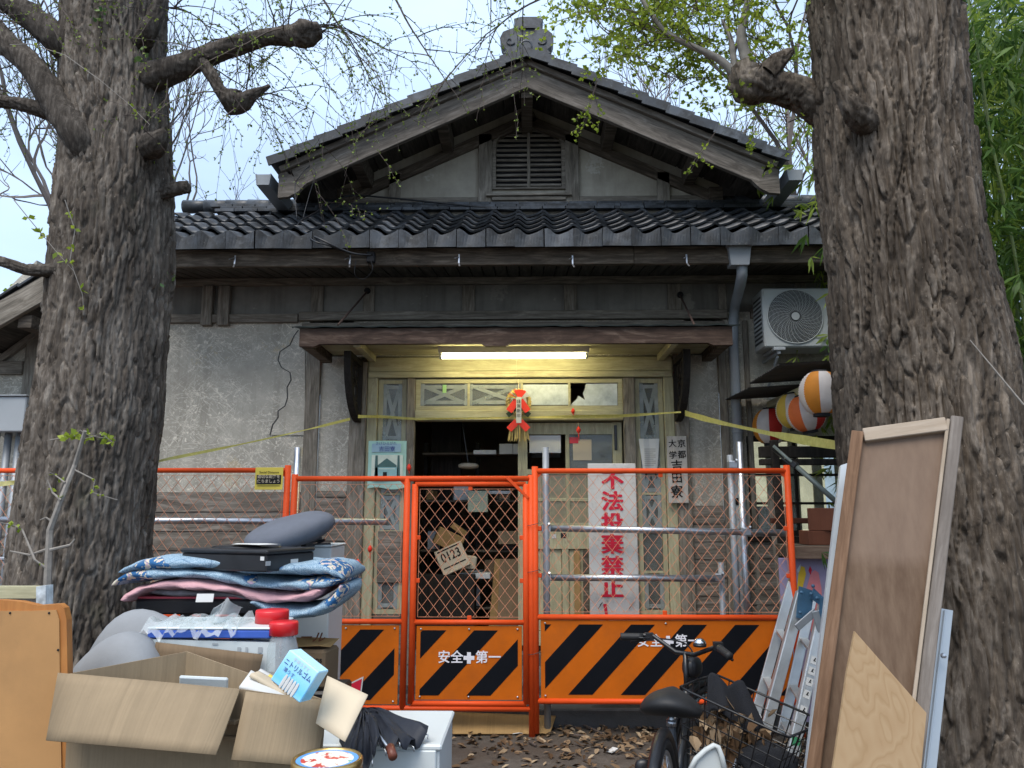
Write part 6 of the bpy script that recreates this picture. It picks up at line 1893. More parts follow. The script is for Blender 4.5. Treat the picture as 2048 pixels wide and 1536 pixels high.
def saddle(u, v):
    a_ = 2 * math.pi * u; b2 = math.pi * (v - .5) * .99
    x = math.cos(b2) * math.cos(a_); y = math.cos(b2) * math.sin(a_); z = math.sin(b2)
    l = x * .15; w_ = (.125 if x < 0 else .125 - .085 * min(1, x * 1.25) ** .7)
    return (l, y * w_, z * .052 + .012 * (x < -.2) * (abs(x) - .2) * 2 - (.03 * (y * y)))
put('saddle', grid_mesh(36, 18, saddle, MAT['rubber'], True, True), bk, frame(S_ + Vector((0, 0, .02)), hd, None, (0, 0, 1)))
g0, g1 = H_ + bar * .27 - fwd * .10 + Vector((0, 0, .10)), H_ - bar * .27 - fwd * .10 + Vector((0, 0, .08))
m = MB()
m.tube([g0, H_ + bar * .17 - fwd * .02 + Vector((0, 0, .11)), H_ + bar * .05 + Vector((0, 0, .04)), H_ - bar * .05 + Vector((0, 0, .04)), H_ - bar * .17 - fwd * .02 + Vector((0, 0, .09)), g1], .011, 8)
m.tube([hs, H_ + Vector((0, 0, .045))], .012, 8)
hbm = m.build('handlebar', MAT['black'], bk, True)
for g, s in ((g0, 1), (g1, -1)):
    d_ = (g - (H_ + bar * .17 * s - fwd * .02 + Vector((0, 0, .10)))).normalized()
    pipe('grip', MAT['rubber'], hbm, [g - d_ * .085, g - d_ * .06, g + d_ * .02, g + d_ * .024], .0175, 12)
    pipe('brake_lever', MAT['black'], hbm, [g - d_ * .10 + fwd * .02, g - d_ * .07 + fwd * .05 - Vector((0, 0, .02)), g - d_ * .0 + fwd * .045 - Vector((0, 0, .03))], .007, 6)
    m = MB(); m.box(g - d_ * .11 + fwd * .01, (.04, .04, .035)); m.build('lever_clamp', MAT['black'], hbm)
c = H_ - bar * .09 + Vector((0, 0, .10)) - fwd * .02
m = MB(); m.lathe([(.0, .022), (.018, .018), (.028, .006), (.03, -.004), (.0, -.006)][::-1], 16, Matrix.Translation(c)); m.build('bell', m_plain('chrome_bell', (.8, .8, .8), .15, .05, metal=1.0, dirt=.05), hbm, True)
m = MB(); m.lathe([(0, -.02), (.03, -.016), (.032, -.004), (0, -.004)], 14, Matrix.Translation(c)); m.build('bell_base', MAT['black'], hbm, True)
c = H_ + bar * .0 + fwd * .06 + Vector((0, 0, -.03))
put('front_lamp', blob_mesh(.04, .055, .05, MAT['black'], 2.6), bk, Matrix.Translation(c) @ frame((0, 0, 0), bar).to_3x3().to_4x4())
cable('black brake cable curving down from the bicycle handlebar', [g0 + Vector((.06, -.03, 0)), H_ + bar * .06 + fwd * .12 + Vector((0, 0, .06)), H_ + fwd * .10 - Vector((0, 0, .1)), H_ + fwd * .02 - Vector((0, 0, .25))], .004, 'brake_cable')
bpy.data.objects['brake_cable'].parent = bk; bpy.data.objects['brake_cable'].matrix_parent_inverse = WM[bk.name].inverted()
for k in ('label', 'category', 'group'): del bpy.data.objects['brake_cable'][k]
m = MB(); m.tube([bb_ - lf * .06, bb_ + lf * .06], .02, 10); m.lathe([(.085, -.003), (.085, .003), (.06, .003), (.06, -.003), (.085, -.003)], 26, Matrix.Translation(bb_ - lf * .05) @ frame((0, 0, 0), hd, None, -lf).to_3x3().to_4x4()); m.build('crankset', MAT['black'], bk)
c = rw + Vector((0, 0, .26)) + lf * .06 - hd * .05
put('rear_reflector', blob_mesh(.03, .02, .03, MAT['black']), bk, Matrix.Translation(c))
# basket: tilted wire box ahead of the handlebar
bc = P(1486, 1400, 3.58)
bx, by = (bar * -1).normalized(), fwd
Mb = frame(bc + Vector((0, 0, -.14)), bx, by) @ Euler((0, R(14), 0)).to_matrix().to_4x4()
bw_, bd2, bh = .50, .34, .27
m = MB(); wires = .0028
def bpnt(u, v, h): k = .82 + .18 * h; return Mb @ Vector((u * bw_ / 2 * k, v * bd2 / 2 * k, (h - .5) * bh))
for h in [0, .2, .4, .6, .8]:
    m.tube([bpnt(-1, -1, h), bpnt(1, -1, h), bpnt(1, 1, h), bpnt(-1, 1, h)], wires, 4, closed=True)
for i in range(9):
    u = -1 + 2 * i / 8
    m.tube([bpnt(u, -1, 1), bpnt(u, -1, 0), bpnt(u, 1, 0), bpnt(u, 1, 1)], wires, 4)
for i in range(7):
    v = -1 + 2 * i / 6
    m.tube([bpnt(-1, v, 1), bpnt(-1, v, 0), bpnt(1, v, 0), bpnt(1, v, 1)], wires, 4)
bsk = m.build('wire_basket', MAT['black'], bk)
m = MB(); m.tube([bpnt(-1, -1, 1), bpnt(-.8, -1.05, 1), bpnt(.8, -1.05, 1), bpnt(1, -1, 1), bpnt(1.04, 0, 1), bpnt(1, 1, 1), bpnt(-1, 1, 1), bpnt(-1.04, 0, 1)], .0055, 6, closed=True); m.build('basket_rim', MAT['black'], bsk, True)
# dry leaves heaped in the basket
def m_leaf():
    t = NT('dry_leaf')
    oi = t.n('ObjectInfo', out=None).outputs['Random']
    g = t.n('NewGeometry', out=None).outputs['Random Per Island']
    col = t.ramp(g, [(0, (.06, .032, .015)), (.35, (.13, .078, .042)), (.7, (.22, .145, .083)), (1, (.38, .29, .19))])
    return t.bsdf(col, .8, t.noise(t.coords(), 40, 3), .3, .004, 0, .2)
MAT['leaf'] = m_leaf()
def leaf_heap(name, mat, parent, n, pos, size=(.02, .05), flat=.5, seed=3, **kw):
    r = random.Random(seed); V, Fc = [], []
    for i in range(n):
        p = pos(r); s = r.uniform(*size)
        Mr = Euler((r.uniform(-flat, flat) * 2, r.uniform(-flat, flat) * 2, r.uniform(0, 6.28))).to_matrix()
        cu = r.uniform(.2, .9) * s
        pts = [(-s, 0, 0), (-.3 * s, -.45 * s, cu * .4), (.6 * s, -.3 * s, cu * .2), (s, 0, 0), (.6 * s, .3 * s, cu * .25), (-.3 * s, .45 * s, cu * .5), (0, 0, -cu * .1)]
        b2 = len(V); V += [tuple(Vector(p) + Mr @ Vector(q)) for q in pts]
        Fc += [(b2 + 6, b2 + k, b2 + (k + 1) % 6) for k in range(6)]
    return put(name, mesh_from(V, Fc, mat, False), parent, **kw)
def lp(r):
    q = Mb @ Vector((-.04 + r.gauss(0, .07), r.gauss(0, .06), -.07 + abs(r.gauss(0, .06))))
    return q
o = leaf_heap('leaf_heap', MAT['leaf'], None, 260, lp, (.025, .06), .8, 5); tag(o, 'heap of big dry brown leaves filling the bicycle basket', 'leaves', kind='stuff')
# dark cloth over the handlebar and black bag in the basket
mcl = m_plain('black_cotton', (.012, .013, .017), .9, .3, 25, bump=.4, bdist=.01)
j0, j1 = P(1416, 1352, 3.66), P(1480, 1372, 3.60)
def jac(u, v):
    p = j0.lerp(j1, u) + Vector((u * .02, -.05 * v + .03 * math.sin(u * 14) * (.3 + v) * .5, -.17 * v * (1 - .15 * math.sin(u * 6)) + .02 * math.sin(u * 9)))
    p.x += .10 * v * (u - .3)
    return p
o = put('jacket', grid_mesh(26, 14, jac, mcl, True)); o.modifiers.new('t', 'SOLIDIFY').thickness = .012
tag(o, 'crumpled black jacket hung over the bicycle handlebar and basket', 'jacket')
o = put('cloth_bag', blob_mesh(.13, .10, .09, mcl, 2.1, 30, 16, .12, 3), None, Matrix.Translation(Mb @ Vector((.14, -.03, -.07))) @ Euler((.2, .3, .5)).to_matrix().to_4x4())
tag(o, 'black cloth bag slumped at the low end of the bicycle basket', 'bag')
# pale plastic tray at the lower edge
t = thing('plastic_tray', 'pale grey plastic tray standing on edge in front of the bicycle', 'tray', (P(1420, 1536, 2.45).x, 2.45, 0))
pts = [(1378, 1545), (1392, 1518), (1412, 1500), (1428, 1491), (1436, 1494), (1444, 1515), (1450, 1545), (1470, 1900), (1340, 1900)]
m_tr = m_plain('pale_grey_plastic', (.50, .52, .50), .5, .06, 6, bump=.03)
poly_slab('tray_panel', m_tr, t, pts, 2.45, .012)
m = MB(); m.tube([P(a_, b2, 2.445) for a_, b2 in pts[:7]], .008, 6); m.build('tray_rim', m_tr, t, True)

# ------------------------------------------------------------------ stepladder
ld_ = thing('stepladder', 'folded aluminium stepladder with blue hinges beside the fence end post', 'stepladder', PZ(1560, 1490, 0))
def lrail(a_, b2, wdt=.062):
    d_ = (b2 - a_)
    board('rail', MAT['lalu'], ld_, a_, b2, wdt, .022, (1, 0, 0), .003)
    board('rail_flange', MAT['lalu'], ld_, a_ + Vector((-wdt / 2, .02, 0)), b2 + Vector((-wdt / 2, .02, 0)), .006, .05, (1, 0, 0), .001)
    board('rail_flange', MAT['lalu'], ld_, a_ + Vector((wdt / 2, .02, 0)), b2 + Vector((wdt / 2, .02, 0)), .006, .05, (1, 0, 0), .001)
MAT['lalu'] = m_plain('brushed_aluminium', (.60, .62, .62), .4, .12, 14, metal=.75, bump=.06, dirt=.25)
tA, bA = P(1606, 1182, 5.15), PZ(1522, 1500, .02); bA.y = 5.0; bA = P(1524, 1492, 5.0)
tB, bB = P(1652, 1202, 5.10), P(1586, 1510, 4.85)
lrail(tA, bA); lrail(tB, bB)
off = Vector((.06, .38, .02))
board('rail', MAT['lalu'], ld_, tA + off, bA + off + Vector((0, 0, .02)), .062, .022, (1, 0, 0), .003)
board('rail', MAT['lalu'], ld_, tB + off, bB + off, .062, .022, (1, 0, 0), .003)
for k in (.35, .68, .93):
    for a_, b2 in ((tA, bA), (tB, bB)):
        p = a_.lerp(b2, k); board('step', MAT['lalu'], ld_, p + Vector((0, .02, 0)), p + off, .05, .02, (1, 0, 0), .002)
m_bl = m_plain('worn_blue_steel', (.05, .13, .22), .45, .25, 12, spec=.5, dirt=.4)
slab('hinge_plate', m_bl, ld_, P(1592, 1235, 5.10), P(1620, 1240, 5.10), P(1628, 1182, 5.10), P(1598, 1172, 5.10), .012)
slab('hinge_plate', m_bl, ld_, P(1636, 1262, 5.06), P(1660, 1268, 5.06), P(1667, 1205, 5.06), P(1640, 1195, 5.06), .012)
slab('hinge_arm', m_bl, ld_, P(1620, 1196, 5.07), P(1648, 1216, 5.07), P(1652, 1200, 5.07), P(1627, 1176, 5.07), .014)
for a_, b2 in ((1603, 1185), (1622, 1188), (1600, 1225), (1634, 1196), (1656, 1212), (1650, 1250), (1626, 1172)):
    m = MB(); m.lathe([(.012, 0), (.011, .006), (.005, .010), (0, .011)], 10, Matrix.Translation(P(a_, b2, 5.05)) @ Euler((R(90), 0, 0)).to_matrix().to_4x4()); m.build('rivet', m_bl, ld_, True)
board('folding_stay', MAT['dullsteel'], ld_, P(1593, 1256, 5.05), P(1632, 1222, 5.05), .045, .012)
board('folding_stay', MAT['dullsteel'], ld_, P(1630, 1222, 5.04), P(1644, 1270, 5.04), .045, .012, (1, 0, 0))
for k in (.40, .47, .54, .62, .72):
    p = tB.lerp(bB, k) + Vector((0, -.014, 0))
    o = board('warning_label', MAT['paper'], ld_, p + (bB - tB).normalized() * -.022, p + (bB - tB).normalized() * .026, .04, .001, (1, 0, 0), 0)
    board('label_print', MAT['ink'], o, p + Vector((-.008, -.002, -.010)), p + Vector((.009, -.002, .012)), .006, .001, (0, 0, 1), 0)
    board('label_print', MAT['ink'], o, p + Vector((.008, -.003, -.012)), p + Vector((-.003, -.003, .002)), .005, .001, (0, 0, 1), 0)
p = tB.lerp(bB, .93); board('green_mark', m_plain('green_paint_mark', (.06, .30, .14), .6), ld_, p + Vector((0, -.0135, .04)), p + Vector((0, -.0135, -.05)), .05, .001, (1, 0, 0), 0)

# ------------------------------------------------------------------ leaning boards by the right trunk
TL, TR_ = P(1722, 866, 3.08), P(1893, 843, 2.98)
BL, BR = PZ(1576, 1990, .02), PZ(1752, 1990, .02)
nrm = (TR_ - TL).cross(BL - TL).normalized()
if nrm.y > 0: nrm = -nrm
wp = thing('veneered_partition', 'tall brown veneered panel with timber frame edges leaning on the trunk', 'panel', BL)
def m_veneer():
    t = NT('brown_veneer')
    v = t.coords((30, 30, 1.4), rand=False)
    g = t.noise(v, 1.0, 5, .6)
    z = t.n('SeparateXYZ', {0: t.coords(rand=False)}, out=2)
    col = t.ramp(g, [(.3, (.105, .066, .043)), (.7, (.165, .112, .075))])
    # water tide mark: the upper half bleached
    tide = t.ramp(t.math('ADD', z, t.mul(t.noise(t.coords(rand=False), 6, 4), .06)), [(.40, 0.0), (.46, .45)])
    col = t.mix(tide, col, (.225, .16, .12))
    return t.bsdf(col, .75, g, .12, .003, 0, .15)
slab('veneer_sheet', m_veneer(), wp, BL, BR, TR_, TL, .006)
up_ = (TL - BL).normalized(); rt_ = (TR_ - TL).normalized()
m_fb = m_wood('brown_frame_edge', (.10, .055, .032), (.19, .11, .065), (.27, .17, .11), along=0, bump=.2)
m_fp = m_wood('pale_frame_edge', (.32, .25, .18), (.42, .34, .26), (.48, .40, .32), along=0, bump=.2)
board('frame_strip', m_fb, wp, BL - rt_ * .012 + nrm * .012, TL - rt_ * .012 + nrm * .012, .045, .035, rt_, .003)
board('frame_strip', m_fp, wp, TL + nrm * .014 - up_ * .02 + rt_ * .012, TR_ + nrm * .014 - up_ * .02, .055, .03, up_, .003)
board('frame_strip', m_fp, wp, BR + nrm * .014 + rt_ * .004, TR_ + nrm * .014 + rt_ * .004, .012, .03, rt_, .002)
board('frame_side', m_wood('grey_side_edge', (.13, .11, .095), (.22, .19, .165), (.32, .29, .26), along=0, bump=.3), wp, BR + rt_ * .035 - nrm * .004, TR_ + rt_ * .035 - nrm * .004 + up_ * .01, .042, .05, rt_, .003)
p = BL.lerp(TL, .32) + nrm * .035
put('splintered_block', mesh_from([p + rt_ * -.03 + up_ * .03, p + rt_ * .10 - up_ * .015, p + rt_ * .09 + up_ * .02, p + rt_ * -.02 + up_ * .045 + nrm * .02, p + rt_ * .05 + nrm * .03], [(0, 1, 4), (1, 2, 4), (2, 3, 4), (3, 0, 4), (0, 3, 2, 1)], m_fp), wp)
# plywood offcut
def m_ply():
    t = NT('plywood_grain')
    v = t.coords((2.2, 2.2, .55), rand=False, rot=(0, .5, 0))
    w = t.noise(v, 3.0, 3, .45)
    bands = t.math('FRACT', t.mul(w, 15.0))
    col = t.ramp(bands, [(0, (.31, .205, .11)), (.6, (.335, .23, .128)), (.93, (.285, .185, .095)), (1.0, (.308, .203, .108))])
    kn = t.ramp(t.noise(t.coords((1, 1, .4), rand=False), 9, 2, .3), [(.78, 0.0), (.80, 1.0)])
    col = t.mix(kn, col, (.10, .05, .025))
    return t.bsdf(col, .7, t.noise(t.coords((40, 40, 4), rand=False), 1, 3), .15, .003, 0, .25)
def pq_(px_, py_):      # points of the offcut's own flat plane, leaning against the panel
    d = ray(px_, py_); o_ = P(1710, 1263, 2.74); nn_ = Vector((.04, -1, .30)); tt = (o_ - Vector((0, 0, CAM_H))).dot(nn_) / d.dot(nn_)
    return Vector((0, 0, CAM_H)) + d * tt
q = [pq_(*a_) for a_ in ((1622, 1840), (1795, 1840), (1842, 1540), (1853, 1426), (1710, 1263), (1694, 1345))]
nq = len(q); bkq = [p + Vector((0, .012, 0)) for p in q]
ct = sum(q, Vector()) / nq
o = put('plywood_offcut', mesh_from([p - ct for p in q + bkq], [tuple(range(nq)), tuple(range(nq, 2 * nq))[::-1]] + [(i, nq + i, nq + (i + 1) % nq, (i + 1) % nq) for i in range(nq)], m_ply()), None, Matrix.Translation(ct))
tag(o, 'pale plywood offcut with pointed top leaning before the brown panel', 'plywood')
# grey metal door edge
gm_ = thing('metal_door_skin', 'light grey folded metal sheet leaning on the trunk right of the brown panel', 'metal sheet', PZ(1800, 1900, .0))
a_, b2, c_, d_ = PZ(1760, 1980, .02), PZ(1822, 1980, .02), P(1902, 1222, 3.02), P(1868, 1216, 3.02)
m_gs = m_plain('pale_grey_sheet_metal', (.42, .46, .49), .4, .08, 4, metal=.3, bump=.03)
slab('sheet', m_gs, gm_, a_, b2, c_, d_, .03)
board('fold_line', m_gs, gm_, a_.lerp(b2, .55) + Vector((0, -.018, 0)), d_.lerp(c_, .5) + Vector((0, -.018, 0)), .008, .01, (1, 0, 0), .002)
m = MB(); m.lathe([(.010, 0), (.008, .01), (0, .012)], 10, Matrix.Translation(P(1886, 1311, 2.92)) @ Euler((R(90), 0, 0)).to_matrix().to_4x4()); m.build('bolt', MAT['steel'], gm_)
# thin grey strip and white pole left of the panel
o = slab('grey_strip', m_gs, None, PZ(1560, 1960, .02), PZ(1585, 1960, .02), P(1712, 922, 3.3), P(1680, 932, 3.3), .02)
tag(o, 'narrow grey metal strip leaning behind the brown panel', 'metal strip')
m = MB(); m.tube([P(1684, 800, 4.6), Vector((P(1684, 930, 4.6).x, 4.6, 0))], .014, 10)
tag(m.build('thin_white_pole', MAT['white'], None, True), 'thin white upright pole close to the right trunk', 'pole')
# flat cardboard on the ground under the gate
o = slab('floor_cardboard', MAT['card_orange'], None, PZ(905, 1468, .02), PZ(1100, 1468, .02), P(1112, 1432, 5.75), P(905, 1424, 5.75), .006, .006)
tag(o, 'flattened cardboard lying on the ground under the orange gate', 'cardboard')
# ------------------------------------------------------------------ big street trees
def m_bark(name, c0, c1, c2, moss=None, sc=1.0):
    t = NT(name)
    v = t.coords((16 * sc, 16 * sc, 2.4 * sc), rand=False)
    w = t.noise(t.coords((2, 2, .8), rand=False), 2.0, 3, .5, out=1)
    v2 = t.n('VectorMath', {0: v, 1: t.n('VectorMath', {0: w, 3: 3.0}, operation='SCALE')}, operation='ADD')
    g = t.noise(v2, 1.6, 7, .68)
    fine = t.noise(t.coords((60, 60, 24), rand=False), 1.5, 5, .7)
    col = t.ramp(g, [(.28, c0), (.5, c1), (.72, c2)])
    big = t.noise(t.coords(rand=False), 1.4, 4, .6)
    col = t.mix(t.ramp(big, [(.42, 0.0), (.70, .6)]), col, tuple(Vector(c0) * .9))
    col = t.mix(t.ramp(fine, [(.64, 0.0), (.74, .8)]), col, tuple(Vector(c2) * 1.5))
    if moss: col = t.mix(t.ramp(t.noise(t.coords(rand=False), 3, 6, .7), [(.58, 0.0), (.75, .5)]), col, moss)
    return t.bsdf(col, .9, t.math('ADD', t.mul(g, .6), t.mul(fine, .7)), .55, .012, 0, .15)
MAT['barkL'] = m_bark('grey_brown_bark', (.022, .017, .013), (.125, .104, .085), (.30, .265, .225), (.085, .092, .06))
MAT['barkR'] = m_bark('furrowed_brown_bark', (.020, .015, .011), (.108, .086, .066), (.275, .232, .188), (.05, .048, .036))
MAT['barkB'] = m_bark('branch_bark', (.026, .021, .017), (.082, .069, .057), (.19, .165, .14), sc=2)
MAT['twig'] = m_plain('twig_bark', (.085, .065, .055), .85, .3, 30, bump=.1)
MAT['fartwig'] = m_plain('far_twig_bark', (.15, .125, .11), .85, .25, 6, bump=.1)
MAT['palebranch'] = m_plain('pale_branch_bark', (.26, .235, .205), .85, .3, 30, bump=.3)
def m_green(name, a_, b2, tr=.35):
    t = NT(name)
    g = t.n('NewGeometry', out=None).outputs['Random Per Island']
    c = t.ramp(g, [(0, a_), (1, b2)])
    p = t.n('BsdfPrincipled', {'Base Color': c, 'Roughness': .5, 'Specular IOR Level': .3})
    t.t.links.new(t.n('MixShader', {0: tr, 1: p, 2: t.n('BsdfTranslucent', {'Color': c})}), t.out.inputs['Surface'])
    return t.m
MAT['bud'] = m_green('spring_bud_green', (.10, .15, .025), (.26, .33, .06))
MAT['newleaf'] = m_green('fresh_leaf_green', (.16, .24, .02), (.42, .50, .06), .5)
MAT['ivy'] = m_green('ivy_green', (.05, .11, .03), (.15, .24, .07), .2)
MAT['bamboo'] = m_green('bamboo_leaf_green', (.03, .075, .012), (.12, .21, .035), .4)
MAT['bamboo2'] = m_green('sunlit_bamboo_leaf', (.12, .20, .02), (.34, .42, .07), .5)

def bark_tube(name, mat, parent, path, rad, seg, rows, amp, cell=(.034, .17), seed=0, knob=None, smooth=True):
    """numpy trunk / limb: smooth path, bark plates as real relief."""
    path = np.array([tuple(p) for p in path]); rad = np.array(rad, float)
    d = np.r_[0, np.cumsum(np.linalg.norm(np.diff(path, axis=0), axis=1))]
    s = np.linspace(0, d[-1], rows)
    # smooth interpolation (cubic hermite through points)
    def interp(vals):
        vals = np.asarray(vals, float)
        m_ = np.gradient(vals, d, axis=0)
        i = np.clip(np.searchsorted(d, s) - 1, 0, len(d) - 2)
        h = d[i + 1] - d[i]; t = (s - d[i]) / h
        if vals.ndim > 1: h_, t_ = h[:, None], t[:, None]
        else: h_, t_ = h, t
        return (2 * t_ ** 3 - 3 * t_ ** 2 + 1) * vals[i] + (t_ ** 3 - 2 * t_ ** 2 + t_) * h_ * m_[i] + (-2 * t_ ** 3 + 3 * t_ ** 2) * vals[i + 1] + (t_ ** 3 - t_ ** 2) * h_ * m_[i + 1]
    C = interp(path); Rr = interp(rad)
    T = np.gradient(C, axis=0); T /= np.linalg.norm(T, axis=1)[:, None]
    A = np.zeros_like(T); ref = np.array((0.0, 1.0, 0.0)) if abs(T[0][1]) < .8 else np.array((0.0, 0, 1))
    a_ = ref - T[0] * ref.dot(T[0]); a_ /= np.linalg.norm(a_)
    for i in range(rows):
        a_ = a_ - T[i] * a_.dot(T[i]); a_ /= np.linalg.norm(a_); A[i] = a_
    B = np.cross(T, A)
    th = np.linspace(0, 2 * np.pi, seg, endpoint=False)
    TH, S2 = np.meshgrid(th, s)
    Rm = Rr.mean()
    # periodic coordinate so that no seam shows
    per = max(4, round(2 * np.pi * Rm / cell[0]))
    U = TH / (2 * np.pi) * per
    Vv = S2 / cell[1]
    wx = (fbm(np.cos(TH) * 3 + 7 + seed, np.sin(TH) * 3 + S2 * 3, 3, seed) - .5)
    wy = (fbm(np.sin(TH) * 3 + 3 + seed, np.cos(TH) * 3 + S2 * 2.1, 3, seed + 3) - .5)
    Uw, Vw = U + wx * 2.2, Vv + wy * 1.6
    def wor(x, y, sd, pr):
        x0, y0 = np.floor(x), np.floor(y)
        f1 = np.full(x.shape, 9.0); f2 = np.full(x.shape, 9.0); idv = np.zeros(x.shape)
        for i in (-1, 0, 1):
            for j in (-1, 0, 1):
                cx_, cy_ = x0 + i, y0 + j; k = np.mod(cx_, pr)
                dd = np.hypot(cx_ + _hash(k, cy_, sd) - x, cy_ + _hash(k, cy_, sd + 5) - y)
                mk = dd < f1
                f2 = np.where(mk, f1, np.minimum(f2, dd)); idv = np.where(mk, _hash(k, cy_, sd + 9), idv); f1 = np.where(mk, dd, f1)
        return f2 - f1, idv
    e1, id1 = wor(Uw, Vw, seed + 1, per)
    e2, id2 = wor(Uw * 2, Vw * 2.6, seed + 21, per * 2)
    sm = lambda x, a0, b0: np.clip((x - a0) / (b0 - a0), 0, 1) ** 2 * (3 - 2 * np.clip((x - a0) / (b0 - a0), 0, 1))
    fine_ = fbm(U * 2.4, Vv * 6, 5, seed + 40)
    plate = sm(e1, .03, .17) * (.45 + .75 * id1)
    chip = sm(e2, .03, .16) * (.25 + .6 * id2)
    disp = amp * (plate + .45 * chip * (.4 + .6 * plate) + .7 * (fine_ - .5))
    lump = (fbm(np.cos(TH) * 1.3 + 5, np.sin(TH) * 1.3 + S2 * 1.1 + seed, 3, seed + 60) - .5) * .16
    Rf = Rr[:, None] * (1 + lump) + disp - amp * 1.1
    if knob is not None:
        for (s0, w_, k_) in knob: Rf = Rf * (1 + k_ * np.exp(-((S2 - d[-1] * s0) / w_) ** 2) * (.5 + fbm(U * .9, Vv * 3, 3, seed + 80)))
    Pp = C[:, None, :] + A[:, None, :] * (np.cos(TH) * Rf)[..., None] + B[:, None, :] * (np.sin(TH) * Rf)[..., None]
    V = Pp.reshape(-1, 3)
    j, i = np.meshgrid(np.arange(rows - 1), np.arange(seg), indexing='ij')
    k = (i + 1) % seg
    Fq = np.stack([j * seg + i, j * seg + k, (j + 1) * seg + k, (j + 1) * seg + i], -1).reshape(-1, 4)
    ct = V.mean(0)
    V = V - ct
    n0 = len(V)
    V = np.vstack([V, C[-1] - ct + T[-1] * Rr[-1] * .3])
    cap_ = np.stack([np.full(seg, n0), (rows - 1) * seg + np.arange(seg), (rows - 1) * seg + (np.arange(seg) + 1) % seg, (rows - 1) * seg + (np.arange(seg) + 1) % seg], -1)
    me = fast_mesh(V, Fq, mat, smooth, name)
    o = put(name, me, parent, Matrix.Translation(Vector(ct)))
    m = MB(); ring = [Vector(Pp[-1][q]) for q in range(seg)]; tip = Vector(C[-1] + T[-1] * Rr[-1] * .35)
    m.add(ring + [tip], [(q, (q + 1) % seg, seg) for q in range(seg)])
    m.build('cut_end', mat, o if parent is None or o.parent.parent is None else parent)
    return o
def trunk(name, mat, parent, rows_px, Y, seg, rows, amp, seed, cell=(.034, .17)):
    path, rad = [], []
    for py_, l, r in rows_px[::-1]:
        a_, b2 = P(l, py_, Y), P(r, py_, Y)
        path.append((a_ + b2) / 2); rad.append((b2.x - a_.x) / 2)
    return bark_tube(name, mat, parent, path, rad, seg, rows, amp, cell, seed)
YT1, YT2 = 4.2, 3.6
tl = thing('street_tree', 'thick grey barked street tree at the left with pollarded limbs and hanging budding twigs', 'tree', (P(150, 1630, YT1).x, YT1, 0))
trunk('trunk', MAT['barkL'], tl, [(-420, 150, 320), (-150, 135, 325), (0, 131, 325), (150, 131, 325), (300, 134, 335), (450, 119, 338), (600, 105, 330), (700, 95, 321), (850, 77, 314), (960, 59, 301), (1100, 39, 289), (1250, 15, 274), (1450, -20, 272), (1660, -70, 300)], YT1, 320, 560, .019, 3, (.030, .24))
tr_ = thing('street_tree', 'very thick furrowed brown street tree at the right, boards leaning on it', 'tree', (P(1940, 1700, YT2).x, YT2, 0))
trunk('trunk', MAT['barkR'], tr_, [(-420, 1600, 1880), (-150, 1615, 1895), (0, 1624, 1905), (200, 1634, 1922), (330, 1642, 1932), (450, 1655, 1948), (560, 1666, 1966), (700, 1676, 1998), (850, 1688, 2020), (1000, 1700, 2045), (1200, 1715, 2085), (1400, 1725, 2125), (1600, 1715, 2160), (1810, 1690, 2200)], YT2, 400, 640, .024, 9, (.036, .36))
def limb(tree, pts, rad_px, Y, amp=.008, seg=40, rows=90, seed=0, knob=None, mat='barkB', name='branch'):
    path = [P(a_, b2, Y + (c[0] if c else 0)) for a_, b2, *c in pts]
    return bark_tube(name, MAT[mat], tree, path, [r * Y / F for r in rad_px], seg, rows, amp, (.03, .12), seed, knob)
limb(tl, [(290, 158), (340, 142), (400, 118), (470, 92), (540, 74), (600, 70), (640, 60)], [34, 30, 24, 22, 19, 22, 16], YT1 - .1, seed=11, knob=[(.93, .06, .5)])
limb(tl, [(405, 125), (425, 155), (450, 190), (480, 205), (505, 190), (540, 172)], [15, 14, 14, 22, 14, 4], YT1 - .12, seed=12, rows=70, knob=[(.55, .05, .5)])
limb(tl, [(230, 365, .3), (170, 290), (110, 205), (60, 130), (10, 85), (-60, 10)], [36, 34, 31, 27, 25, 22], YT1 - .25, seed=13)
limb(tl, [(135, 240, .05), (70, 215), (20, 205), (-60, 200)], [20, 17, 14, 12], YT1 - .22, seed=14, rows=60)
limb(tl, [(195, 155, .3), (120, 85), (70, 40), (20, 5), (-60, -60)], [36, 33, 30, 28, 25], YT1 - .2, seed=15)
limb(tl, [(265, 110, .3), (298, 60), (315, 20), (322, -60)], [26, 21, 17, 15], YT1 - .22, seed=16, rows=60)
limb(tl, [(222, 660, .3), (200, 590), (175, 545), (120, 540), (60, 540), (0, 522), (-60, 515)], [24, 22, 17, 15, 13, 12, 10], YT1 - .25, seed=17)
limb(tl, [(310, 388), (345, 380), (378, 374)], [20, 16, 13], YT1 - .05, seed=18, rows=40, name='branch_stump')
limb(tl, [(295, 292, .3), (322, 272), (330, 262)], [22, 16, 8], YT1 - .3, seed=19, rows=30, name='branch_stump')
limb(tr_, [(1690, 235), (1640, 210), (1590, 185), (1545, 172), (1500, 165), (1478, 130)], [44, 41, 37, 33, 33, 20], YT2 + .1, .012, 50, 110, 21, [(.86, .10, .32)], 'barkR')
limb(tr_, [(1530, 150), (1560, 120), (1585, 100)], [26, 20, 8], YT2 + .05, .012, 36, 40, 22, mat='barkR', name='branch_stump')
limb(tr_, [(1765, 260, .4), (1705, 215), (1672, 165)], [30, 24, 10], YT2 - .32, .012, 36, 50, 23, mat='barkR', name='branch_stump')

